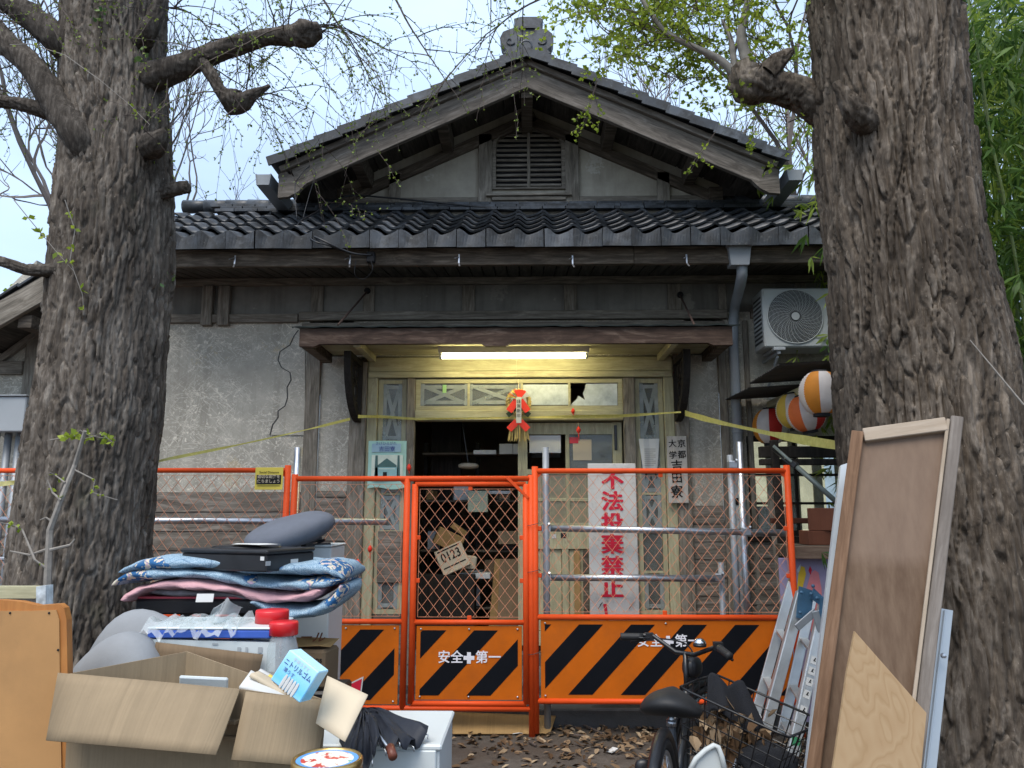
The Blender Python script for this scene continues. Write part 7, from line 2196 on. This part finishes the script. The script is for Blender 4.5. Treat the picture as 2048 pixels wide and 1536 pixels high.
# ------------------------------------------------------------------ twigs and leaves
class Twigs:
    def __init__(s, seed): s.m = MB(); s.lv = []; s.r = random.Random(seed)
    def leaf(s, p, size, n=2):
        for _ in range(n):
            d = Vector((s.r.gauss(0, 1), s.r.gauss(0, 1), s.r.gauss(0, .7))).normalized()
            u = d.orthogonal().normalized(); u.rotate(Matrix.Rotation(s.r.uniform(0, 6.28), 3, d))
            k = size * s.r.uniform(.6, 1.3)
            s.lv.append((p, p + d * k * .55 + u * k * .42, p + d * k * 1.15, p + d * k * .55 - u * k * .42))
    def twig(s, p, d, L, r0, droop=.5, wob=.35, lsize=.01, lstep=.035, kids=3, lev=0, ln=2):
        p, d = Vector(p), Vector(d).normalized()
        n = max(4, int(L / .045)); st = L / n; pts = [p.copy()]
        nxt = lstep
        for i in range(n):
            d = (d + Vector((s.r.gauss(0, wob), s.r.gauss(0, wob), s.r.gauss(0, wob) - droop)) * .28).normalized()
            p = p + d * st; pts.append(p.copy())
            nxt -= st
            if nxt < 0 and i > 0:
                s.leaf(p, lsize, ln); nxt = lstep * s.r.uniform(.6, 1.5)
            if lev < 2 and kids and i > 1 and s.r.random() < kids / n:
                sd = (d + Vector((s.r.gauss(0, .8), s.r.gauss(0, .8), s.r.gauss(0, .6)))).normalized()
                s.twig(p, sd, L * s.r.uniform(.25, .5), r0 * .6, droop, wob, lsize, lstep, kids, lev + 1, ln)
        s.m.tube(pts, [max(.0011, r0 * (1 - .8 * i / n)) for i in range(n + 1)], 3 if r0 < .006 else 5, False)
    def build(s, parent, bark, leafmat, names=('twigs', 'crown')):
        if s.m.v:
            o = s.m.build(names[0], bark, parent, kind='stuff')
        if s.lv:
            V = np.array([[tuple(q) for q in l] for l in s.lv]).reshape(-1, 3)
            Fq = np.arange(len(V)).reshape(-1, 4)
            ct = V.mean(0)
            put(names[1], fast_mesh(V - ct, Fq, leafmat, False, names[1]), parent, Matrix.Translation(Vector(ct)), kind='stuff')
T = Twigs(4)
r = T.r
# sprouts from the knobs and limbs of the left tree, most of them arching out and hanging
for (px_, py_, dx, n) in ((630, 60, .7, 12), (560, 66, .2, 9), (470, 86, 0, 9), (490, 195, .4, 7), (400, 110, -.1, 6), (330, 20, .2, 8), (60, 120, -.4, 8), (20, 200, -.6, 6), (120, 80, -.3, 5), (0, 20, 0, 7)):
    for k in range(n):
        T.twig(P(px_ + r.uniform(-20, 20), py_ + r.uniform(-10, 10), YT1 - .1 + r.uniform(-.1, .2)), (dx + r.gauss(0, .7), r.gauss(0, .5), r.uniform(-.2, 1.2)), r.uniform(.45, 1.0), r.uniform(.003, .006), .42, .3, .014, .04, 4)
# long sprays hanging in from above the picture
for k in range(15):
    T.twig(P(r.uniform(330, 1120), r.uniform(-160, -20), r.uniform(3.6, 4.6)), (r.gauss(.15, .5), r.gauss(0, .3), r.uniform(-.7, -.1)), r.uniform(.45, .95), r.uniform(.003, .005), .35, .35, .014, .035, 4)
for a_, b2, c_ in ((640, -10, 700), (780, -20, 830), (1130, -20, 830)):
    T.twig(P(a_, b2, 4.1), P(c_, 60, 4.1) - P(a_, b2, 4.1), .9, .007, .1, .2, .012, .04, 7)
for a_ in range(-20, 130, 14):
    T.twig(P(a_, r.uniform(-60, 40), 4.3), (r.gauss(0, .5), r.gauss(0, .3), -.6), r.uniform(.5, 1.3), .004, .3, .4, .012, .04, 5)
# spray along the roof edge and the two hanging green sprays
T.twig(P(640, 190, 4.2), P(720, 260, 4.2) - P(640, 190, 4.2), .5, .003, .1, .3, .014, .025, 3)
T.build(tl, MAT['twig'], MAT['bud'])
T = Twigs(8); r = T.r
limb(tr_, [(1500, 150), (1490, 110), (1482, 70), (1492, 20), (1500, -40)], [14, 12, 10, 7, 6], YT2 + .1, .004, 16, 40, 31, mat='palebranch')
limb(tr_, [(1480, 160), (1440, 120), (1390, 95), (1340, 70), (1300, 25), (1270, -30)], [11, 9, 7, 6, 5, 4], YT2 + .12, .003, 14, 50, 32, mat='palebranch')
limb(tr_, [(1472, 150), (1466, 110), (1462, 80), (1445, 40)], [8, 7, 6, 4], YT2 + .12, .003, 14, 40, 33, mat='palebranch')
for (a_, b2, n, dx) in ((1480, 60, 10, 0), (1440, 120, 9, -.4), (1390, 95, 10, -.5), (1340, 70, 11, -.5), (1300, 25, 10, -.3), (1560, 110, 7, .2), (1500, 0, 10, 0), (1400, 10, 10, -.2), (1250, -20, 8, -.4), (1580, 20, 8, .3), (1200, -20, 8, -.3), (1420, 60, 12, 0), (1300, 90, 10, 0), (1580, 230, 6, 0), (1350, 160, 9, 0), (1250, 60, 8, 0)):
    for k in range(n):
        T.twig(P(a_ + r.uniform(-30, 30), b2 + r.uniform(-20, 20), YT2 + .15 + r.uniform(-.15, .4)), (dx + r.gauss(0, .7), r.gauss(0, .5), r.uniform(-.2, .8)), r.uniform(.25, .55), r.uniform(.002, .004), .08, .4, .023, .03, 4, 0, 3)
for (a_, b2, c_, d_) in ((1195, 160, 1170, 265), (1432, 262, 1395, 305), (1520, 200, 1500, 290)):
    for k in range(3): T.twig(P(a_, b2, YT2 + .1), P(c_, d_, YT2 + .1) - P(a_, b2, YT2 + .1), .26, .002, .1, .15, .018, .014, 2, 1, 3)
T.build(tr_, MAT['twig'], MAT['newleaf'])

# ------------------------------------------------------------------ bare trees behind the house
def bare_tree(px_, py_, Y, h, label, seed, leaf=None, spread=.55, lean=0.0, leafn=0):
    base = P(px_, py_, Y); base = Vector((base.x, Y, 0))
    top_z = PH(px_, py_, Y)
    t = thing('bare_tree' if not leafn else 'leafing_tree', label, 'tree', base, 'trees behind the house')
    rr = random.Random(seed); m = MB(); tw = MB(); lv = []
    def grow(p, d, L, r0, lev):
        n = 4; pts = [p.copy()]
        for i in range(n):
            d = (d + Vector((rr.gauss(0, .13), rr.gauss(0, .13), .05 + rr.gauss(0, .08)))).normalized(); p = p + d * L / n; pts.append(p.copy())
        (m if lev < 3 else tw).tube(pts, [max(.0035, r0 * (1 - .4 * i / n)) for i in range(n + 1)], 6 if lev < 2 else 3, False)
        if leafn and lev >= 4:
            for _ in range(leafn):
                q = pts[rr.randrange(1, 5)] + Vector((rr.gauss(0, .05), rr.gauss(0, .05), rr.gauss(0, .05)))
                e = Vector((rr.gauss(0, 1), rr.gauss(0, 1), rr.gauss(0, 1))).normalized() * .045; f_ = e.orthogonal() * .7
                lv.append((q - e, q + f_, q + e, q - f_))
        if lev >= 6: return
        kids = (3, 3, 3, 3, 3, 3)[lev] if rr.random() < .8 else 2
        for k in range(kids):
            sd = Vector((rr.gauss(0, 1), rr.gauss(0, 1), rr.gauss(0, .6))).normalized()
            nd = (d + sd * spread * rr.uniform(.6, 1.3)).normalized()
            if k == 0: nd = (d + sd * .2).normalized()
            if nd.z < -.1: nd.z *= -.5
            q = pts[-1] if k < 2 else pts[rr.choice((2, 3))]
            grow(q, nd, L * rr.uniform(.62, .86), r0 * .62, lev + 1)
    grow(base, Vector((lean, 0, 1)), h * .28, h * .0105, 0)
    m.build('trunk', MAT['fartwig'], t); tw.build('crown', MAT['fartwig'], t, kind='stuff')
    if lv:
        V = np.array([[tuple(q) for q in l] for l in lv]).reshape(-1, 3); ct = V.mean(0)
        put('foliage', fast_mesh(V - ct, np.arange(len(V)).reshape(-1, 4), leaf, False), t, Matrix.Translation(Vector(ct)), kind='stuff')
bare_tree(415, 400, 15, 11.6, 'leafless tree with forked trunk behind the roof, right of the thick trunk', 41)
bare_tree(560, 380, 19, 12.6, 'pale leafless tree just left of the gable end', 42)
bare_tree(60, 500, 14, 14.0, 'leafless tree reaching up at the far left edge', 43, spread=.6)
bare_tree(1330, 350, 15, 13.0, 'leafless tree rising behind the right slope of the gable', 44)
bare_tree(1500, 350, 13, 13.5, 'twisted leafless tree between the gable and the right trunk', 45, spread=.65)
bare_tree(1200, 300, 22, 16.5, 'tall leafless tree far behind the ridge ornament', 46)
bare_tree(10, 520, 11, 5.6, 'small tree in fresh green leaf left of the thick trunk', 47, MAT['newleaf'], .6, 0, 4)
bare_tree(1590, 330, 17, 14.0, 'thin tree with pale green leaves close to the right trunk', 48, MAT['newleaf'], .55, 0, 2)

# ------------------------------------------------------------------ bamboo at the right edge
def bamboo(xb, Y, h, label, seed, nleaf, mat, lean=0.0, n=3, dens=1.0):
    t = thing('bamboo', label, 'bamboo', (xb, Y, 0), 'bamboo clump at the right edge')
    rr = random.Random(seed); lv = []
    for c in range(n):
        p0 = Vector((xb + rr.uniform(-.25, .25), Y + rr.uniform(-.2, .2), 0)); ln_ = lean + rr.uniform(-.1, .1)
        pts = [p0 + Vector((ln_ * (k / 12) ** 2 * h * .5, rr.uniform(-.02, .02), h * k / 12)) for k in range(13)]
        m = MB(); m.tube(pts, [.016 * (1 - .6 * k / 12) for k in range(13)], 7)
        for k in range(1, 26):
            q = pts[k // 2].lerp(pts[min(12, k // 2 + 1)], .5 * (k % 2)); m.tube([q - Vector((0, 0, .006)), q + Vector((0, 0, .006))], .018 * (1 - .6 * k / 26), 7)
        m.build('culm', m_culm, t)
        for k in range(nleaf):
            s = rr.uniform(.12, 1.02); i = min(11, int(s * 12)); q = pts[i].lerp(pts[i + 1], min(1, s * 12 - i)) + Vector((rr.gauss(0, .34), rr.gauss(0, .30), rr.gauss(0, .12)))
            base_d = Vector((rr.gauss(0, .6), rr.gauss(0, .6), -.7)).normalized()
            for f_ in range(4):
                d = (base_d + Vector((rr.gauss(0, .5), rr.gauss(0, .5), rr.gauss(0, .35)))).normalized()
                L = rr.uniform(.09, .17); w_ = d.orthogonal().normalized(); w_.rotate(Matrix.Rotation(rr.uniform(0, 6.28), 3, d)); w_ *= L * .075
                lv.append((q, q + d * L * .4 + w_, q + d * L - Vector((0, 0, L * .1)), q + d * L * .4 - w_))
    V = np.array([[tuple(q) for q in l] for l in lv]).reshape(-1, 3); ct = V.mean(0)
    put('foliage', fast_mesh(V - ct, np.arange(len(V)).reshape(-1, 4), mat, False), t, Matrix.Translation(Vector(ct)), kind='stuff')
m_culm = m_plain('bamboo_culm_green', (.12, .16, .05), .45, .2, 10)
bx_ = P(1985, 700, 5.0).x
bamboo(bx_ + .05, 4.7, 4.6, 'dark bamboo closest to the right trunk, leaves hanging in front of the roof end', 61, 520, MAT['bamboo'], .02, 4)
bamboo(bx_ + .5, 5.2, 5.2, 'tall dark bamboo at the right picture edge', 62, 480, MAT['bamboo2'], -.05, 5)
bamboo(bx_ + .35, 6.6, 5.6, 'brighter yellow green bamboo behind the dark ones', 63, 600, MAT['bamboo2'], -.05, 5)
bamboo(bx_ + 1.2, 6.2, 6.0, 'bamboo thicket filling the edge behind the tall dark bamboo', 64, 800, MAT['bamboo'], -.08, 6)

# ------------------------------------------------------------------ ivy on the left trunk and the dead sapling before it
T = Twigs(15); r = T.r
def on_trunk(px_, py_):
    return P(px_, py_, YT1 - .30 + .25 * abs((px_ - (225 - (py_ - 300) * .05)) / 120) ** 2)
for path in ([(150, 10), (165, 90), (180, 150), (150, 175)], [(215, 0), (205, 30), (190, 60)], [(280, 100), (275, 118), (288, 108)], [(140, 110), (145, 140), (150, 160), (180, 155)], [(100, 700), (98, 740), (95, 780), (92, 830), (88, 880)], [(335, 540), (336, 556)], [(150, 440), (165, 470), (155, 490)]):
    pts = [on_trunk(a_, b2) for a_, b2 in path]
    T.m.tube(pts, .003, 4)
    for a_, b2 in zip(pts, pts[1:]):
        for k in range(int((b2 - a_).length / .02) + 2):
            T.leaf(a_.lerp(b2, r.random()) + Vector((r.gauss(0, .02), -.01, r.gauss(0, .02))), .032, 1)
iv = thing('ivy_vine', 'ivy with small green leaves creeping on the thick left trunk', 'ivy', on_trunk(150, 160))
T.build(iv, MAT['twig'], MAT['ivy'], ('stem', 'leaves'))
T = Twigs(19); r = T.r
Ysp = 3.55
def vine(pts, r0, leafs, size=.021, parent=None):
    q = [P(a_, b2, Ysp + r.uniform(-.03, .03)) for a_, b2 in pts]; T.m.tube(q, [r0 * (1 - .6 * i / (len(q) - 1)) for i in range(len(q))], 6)
    for a_, b2 in zip(q, q[1:]):
        for k in range(leafs):
            if r.random() < .7: T.leaf(a_.lerp(b2, r.random()), size, 3)
vine([(88, 1560), (92, 1300), (96, 1150), (100, 1060), (122, 1000), (150, 930), (170, 862)], .022, 0)
vine([(122, 1000), (105, 985), (95, 960)], .006, 1); vine([(108, 1045), (92, 1035), (80, 1040)], .006, 0)
vine([(150, 940), (190, 960), (185, 985), (235, 1000)], .004, 2); vine([(130, 965), (110, 950), (100, 945)], .004, 2)
vine([(165, 880), (200, 868), (210, 872), (225, 885)], .003, 3); vine([(105, 1095), (60, 1110), (20, 1102)], .008, 0)
vine([(98, 1140), (70, 1120), (45, 1060), (30, 1052), (0, 1045)], .006, 2); vine([(100, 1100), (140, 1090), (150, 1078)], .008, 0)
sp_ = thing('dead_sapling', 'thin half dead sapling with bare pale stems before the thick trunk', 'sapling', (P(88, 1560, Ysp).x, Ysp, 0))
T.build(sp_, MAT['palebranch'], MAT['newleaf'], ('stem', 'leaves'))
T = Twigs(23); r = T.r; Ysp = 3.7
vine([(20, 90), (60, 88), (130, 110), (200, 160), (260, 210), (300, 250)], .003, 2, .02); vine([(130, 400), (150, 460), (140, 520), (165, 590), (168, 630)], .003, 2, .03); vine([(28, 400), (60, 440), (110, 500), (150, 545)], .003, 3, .03)
vine([(100, 880), (150, 872), (160, 860), (180, 872), (222, 878)], .003, 3, .03)
hv = thing('climbing_vine', 'thin pale vine with fresh leaves trailing across the thick left trunk', 'vine', P(150, 500, Ysp))
T.build(hv, MAT['palebranch'], MAT['newleaf'], ('stem', 'leaves'))
# lone dead twig stuck to the right trunk
m = MB(); m.tube([P(1940, 680, 3.2), P(1990, 740, 3.15), P(2048, 810, 3.1)], [.002, .003, .004], 5); tag(m.build('dead_twig', MAT['palebranch']), 'thin pale dead twig sticking out beside the right trunk', 'twig')
# ------------------------------------------------------------------ ground and litter
def m_ground():
    t = NT('dirty_asphalt')
    v = t.coords(rand=False)
    big = t.noise(v, .9, 6, .6); mid = t.noise(v, 7, 7, .7); fin = t.noise(v, 120, 3, .6)
    col = t.ramp(mid, [(.3, (.055, .047, .040)), (.6, (.115, .10, .086)), (.8, (.17, .153, .134))])
    col = t.mix(t.ramp(big, [(.4, 0.0), (.6, .8)]), col, (.07, .053, .040))
    col = t.mix(t.ramp(fin, [(.62, 0.0), (.75, .5)]), col, (.24, .22, .19))
    return t.bsdf(col, .9, t.math('ADD', t.mul(mid, .6), t.mul(fin, .35)), .6, .02, 0, .2)
mg = m_ground()
N_ = 120
xs = np.linspace(-4, 4, N_); ys = np.linspace(1.5, 6.5, N_)
X, Yy = np.meshgrid(xs, ys)
edge = np.minimum(np.minimum(X + 4, 4 - X), np.minimum(Yy - 1.5, 6.5 - Yy)) / .6
Z = (fbm(X * 1.5, Yy * 1.5, 4, 3) - .5) * .03 + (fbm(X * 9, Yy * 9, 3, 8) - .5) * .012
Z = Z * np.clip(edge, 0, 1) + .002
V = np.stack([X, Yy, Z], -1).reshape(-1, 3)
j, i = np.meshgrid(np.arange(N_ - 1), np.arange(N_ - 1), indexing='ij')
Fq = np.stack([j * N_ + i, j * N_ + i + 1, (j + 1) * N_ + i + 1, (j + 1) * N_ + i], -1).reshape(-1, 4)
put('yard_ground', fast_mesh(V, Fq, mg), kind='structure')
gm = MB(); gm.quad((-80, -40, -.02), (80, -40, -.02), (80, 150, -.02), (-80, 150, -.02)); gm.build('ground', mg, kind='structure')
def gp(r):
    x = r.gauss(.9, 1.1); y = 5.75 - abs(r.gauss(0, .55))
    if r.random() < .35: x, y = r.uniform(1.0, 2.6), r.uniform(3.2, 5.6)
    return Vector((x, y, .012 + .01 * r.random()))
o = leaf_heap('fallen_leaves', MAT['leaf'], None, 1500, gp, (.015, .04), .25, 17); tag(o, 'dry brown leaf litter on the dirt below the fence', 'leaves', kind='stuff')
r = random.Random(5)
for k, (a_, b2, c_, d_) in enumerate(((1115, 1448, 1160, 1456), (1160, 1448, 1205, 1468), (1140, 1470, 1172, 1472), (1058, 1484, 1072, 1492))):
    m = MB(); m.tube([PZ(a_, b2, .02), PZ((a_ + c_) / 2, (b2 + d_) / 2 - 1, .025), PZ(c_, d_, .02)], .008, 5)
    tag(m.build('fallen_stick', MAT['twig']), ('long dark stick on the dirt right of the gate post', 'second dark stick slanting towards the bicycle', 'short stick lying in front of the two long ones', 'stubby bark bit lying before the gate post')[k], 'stick', 'sticks on the ground')
for k, (a_, b2) in enumerate(((1135, 1437), (1178, 1440), (1035, 1467), (1225, 1500))):
    o = put('paper_scrap', box_mesh(.06, .045, .004, MAT['paper'], 0), None, Matrix.Translation(PZ(a_, b2, .022)) @ Euler((.3 * math.sin(k), .25, k * 1.3)).to_matrix().to_4x4())
    tag(o, ('white paper scrap near the scaffold foot', 'second white scrap right of the scaffold foot', 'cream scrap beside the flattened cardboard', 'small pale scrap lying alone on the dirt')[k], 'scrap', 'paper scraps on the ground')

# ------------------------------------------------------------------ things inside the doorway
def dark_thing(name, label, cat, parts, group=None):
    t = thing(name, label, cat, parts[0][2], group)
    for nm, mt, c, s, *rot in parts: box(nm, mt if not isinstance(mt, str) else MAT[mt], t, c, s, rot[0] if rot else None, .004)
    return t
Yi = 7.55
def ip(px_, py_, Y=Yi): return P(px_, py_, Y)
rk = thing('shelf_rack', 'dark shelf rack crowded with papers inside the doorway', 'shelf', (ip(960, 1200).x, Yi, Z_FL))
rx0, rx1 = ip(840, 1100).x, ip(1060, 1100).x
for py_ in (905, 1000, 1100, 1160, 1215): boxr('shelf', MAT['beam'], rk, rx0, rx1, Yi, Yi + .35, PH(950, py_, Yi) - .02, PH(950, py_, Yi))
for x in (rx0, (rx0 + rx1) / 2, rx1): boxr('upright', MAT['darkwood'], rk, x - .02, x + .02, Yi + .3, Yi + .34, Z_FL, PH(950, 880, Yi))
r = random.Random(77)
items = []
for py_ in (905, 1000, 1100, 1160, 1215):
    z = PH(950, py_, Yi)
    x = rx0 + .05
    while x < rx1 - .1:
        w_ = r.uniform(.04, .2); h = r.uniform(.04, .2)
        if py_ > 950 and r.random() < .8:
            mt = r.choice(['paper', 'card', 'card_dark', 'midgrey', 'cream', 'black', 'card_orange'])
            items.append(put('stored_item', box_mesh(round(w_, 2), .2, round(h, 2), MAT[mt], .004), rk, Matrix.Translation((x + w_ / 2, Yi + .16, z + h / 2 + .002)) @ Euler((0, 0, R(r.uniform(-12, 12)))).to_matrix().to_4x4()))
        x += w_ + r.uniform(.01, .08)
c = ip(956, 1003, Yi - .15); dark_thing('switch_box', 'pale green switch box hanging in the middle of the dark doorway', 'box', [('casing', m_plain('pale_green_enamel', (.36, .40, .30), .5), c, (.19, .08, .2)), ('door_seam', 'midgrey', c + Vector((0, -.042, 0)), (.16, .002, .004))])
c = ip(905, 1118, 7.36)
bg = thing('paper_bag', 'white crumpled paper bag with big blue black digits inside the doorway', 'bag', c)
Mbg = Matrix.Translation(c) @ Euler((R(-10), R(-24), R(8))).to_matrix().to_4x4()
put('bag_body', box_mesh(.27, .12, .24, MAT['cream'], .006), bg, Mbg)
put('bag_fold', box_mesh(.2, .1, .12, MAT['cream'], .01), bg, Mbg @ Matrix.Translation((.1, .03, -.07)) @ Euler((.3, .5, .2)).to_matrix().to_4x4())
lettering('lettering', '0123', MAT['ink'], bg, Mbg @ Vector((.0, -.062, .03)), Mbg.to_3x3() @ Vector((1, 0, 0)), Mbg.to_3x3() @ Vector((0, 0, 1)), .12, .02, .8)
for dz in (-.06, .10): put('printed_bar', box_mesh(.22, .001, .012, MAT['ink'], 0), bg, Mbg @ Matrix.Translation((0, -.0615, dz)))
c = ip(897, 1080, 7.46); dark_thing('tan_carton', 'tan open carton behind the digit bag in the doorway', 'box', [('carton_body', 'card_orange', c, (.26, .2, .16), Euler((0, R(25), R(10))).to_matrix()), ('flap', 'card_orange', c + Vector((.1, -.03, .1)), (.16, .1, .006), Euler((R(30), R(35), 0)).to_matrix())])
t = thing('inner_cabinet', 'dark cabinet standing under the bag inside the doorway', 'cabinet', (ip(905, 1200, 7.8).x, 7.8, Z_FL)); cx_ = ip(900, 1150, 7.8).x
boxr('cabinet_body', MAT['darkwood'], t, cx_ - .35, cx_ + .28, 7.26, 7.54, Z_FL, PH(905, 1143, 7.7))
c = P(1030, 1185, 7.3)
o = slab('leaning_cardboard', MAT['card_dark'], None, P(992, 1300, 7.2), P(1062, 1300, 7.2), P(1062, 1118, 7.35), P(1000, 1118, 7.35), .008); tag(o, 'brown cardboard sheet leaning inside the doorway behind the gate', 'cardboard')
o = slab('leaning_cardboard', MAT['card_orange'], None, P(975, 1280, 7.4), P(1010, 1280, 7.4), P(1010, 1118, 7.5), P(990, 1118, 7.5), .008); tag(o, 'narrow tan cardboard leaning behind the brown sheet in the doorway', 'cardboard')
o = put('paper_stack', box_mesh(.3, .2, .05, MAT['paper'], .004), None, Matrix.Translation(ip(950, 1157, 7.5) + Vector((0, 0, .03)))); tag(o, 'flat stack of white papers on a low shelf in the doorway', 'papers')
o = put('hanging_lampshade', blob_mesh(.1, .1, .03, MAT['cream']), None, Matrix.Translation(ip(937, 932, 7.45))); tag(o, 'pale shallow lampshade hanging dim in the doorway', 'lampshade')
m = MB(); m.tube([ip(925, 850, 7.45), ip(937, 930, 7.45)], .004, 4); mm = m.build('lamp_cord', MAT['black'], o)
for k, (a_, b2, w_, h, mt, lab) in enumerate(((1012, 898, .13, .10, 'paper', 'white paper sheet pinned high at the back of the doorway'), (1036, 898, .1, .1, 'paper', 'second white sheet pinned beside the first at the back'), (970, 905, .22, .04, 'paper', 'bent white sheet on the top shelf in the doorway'), (995, 985, .25, .03, 'paper', 'loose papers on the middle shelf in the doorway'), (1028, 1075, .3, .12, 'card', 'dim cardboard box on the shelf edge in the doorway'))):
    o = put('pinned_paper' if k < 2 else 'shelf_paper', box_mesh(w_, .02 if k < 2 else .1, h, MAT[mt], .002), None, Matrix.Translation(ip(a_, b2, 7.5)) @ Euler((0, 0, R(4 * k - 8))).to_matrix().to_4x4()); tag(o, lab, 'paper' if mt == 'paper' else 'box')
boxr('rear_window', MAT['midgrey'], house, ip(1050, 900, 10.3).x, ip(1120, 900, 10.3).x, 10.3, 10.32, PH(1080, 915, 10.3), PH(1080, 880, 10.3), 0)
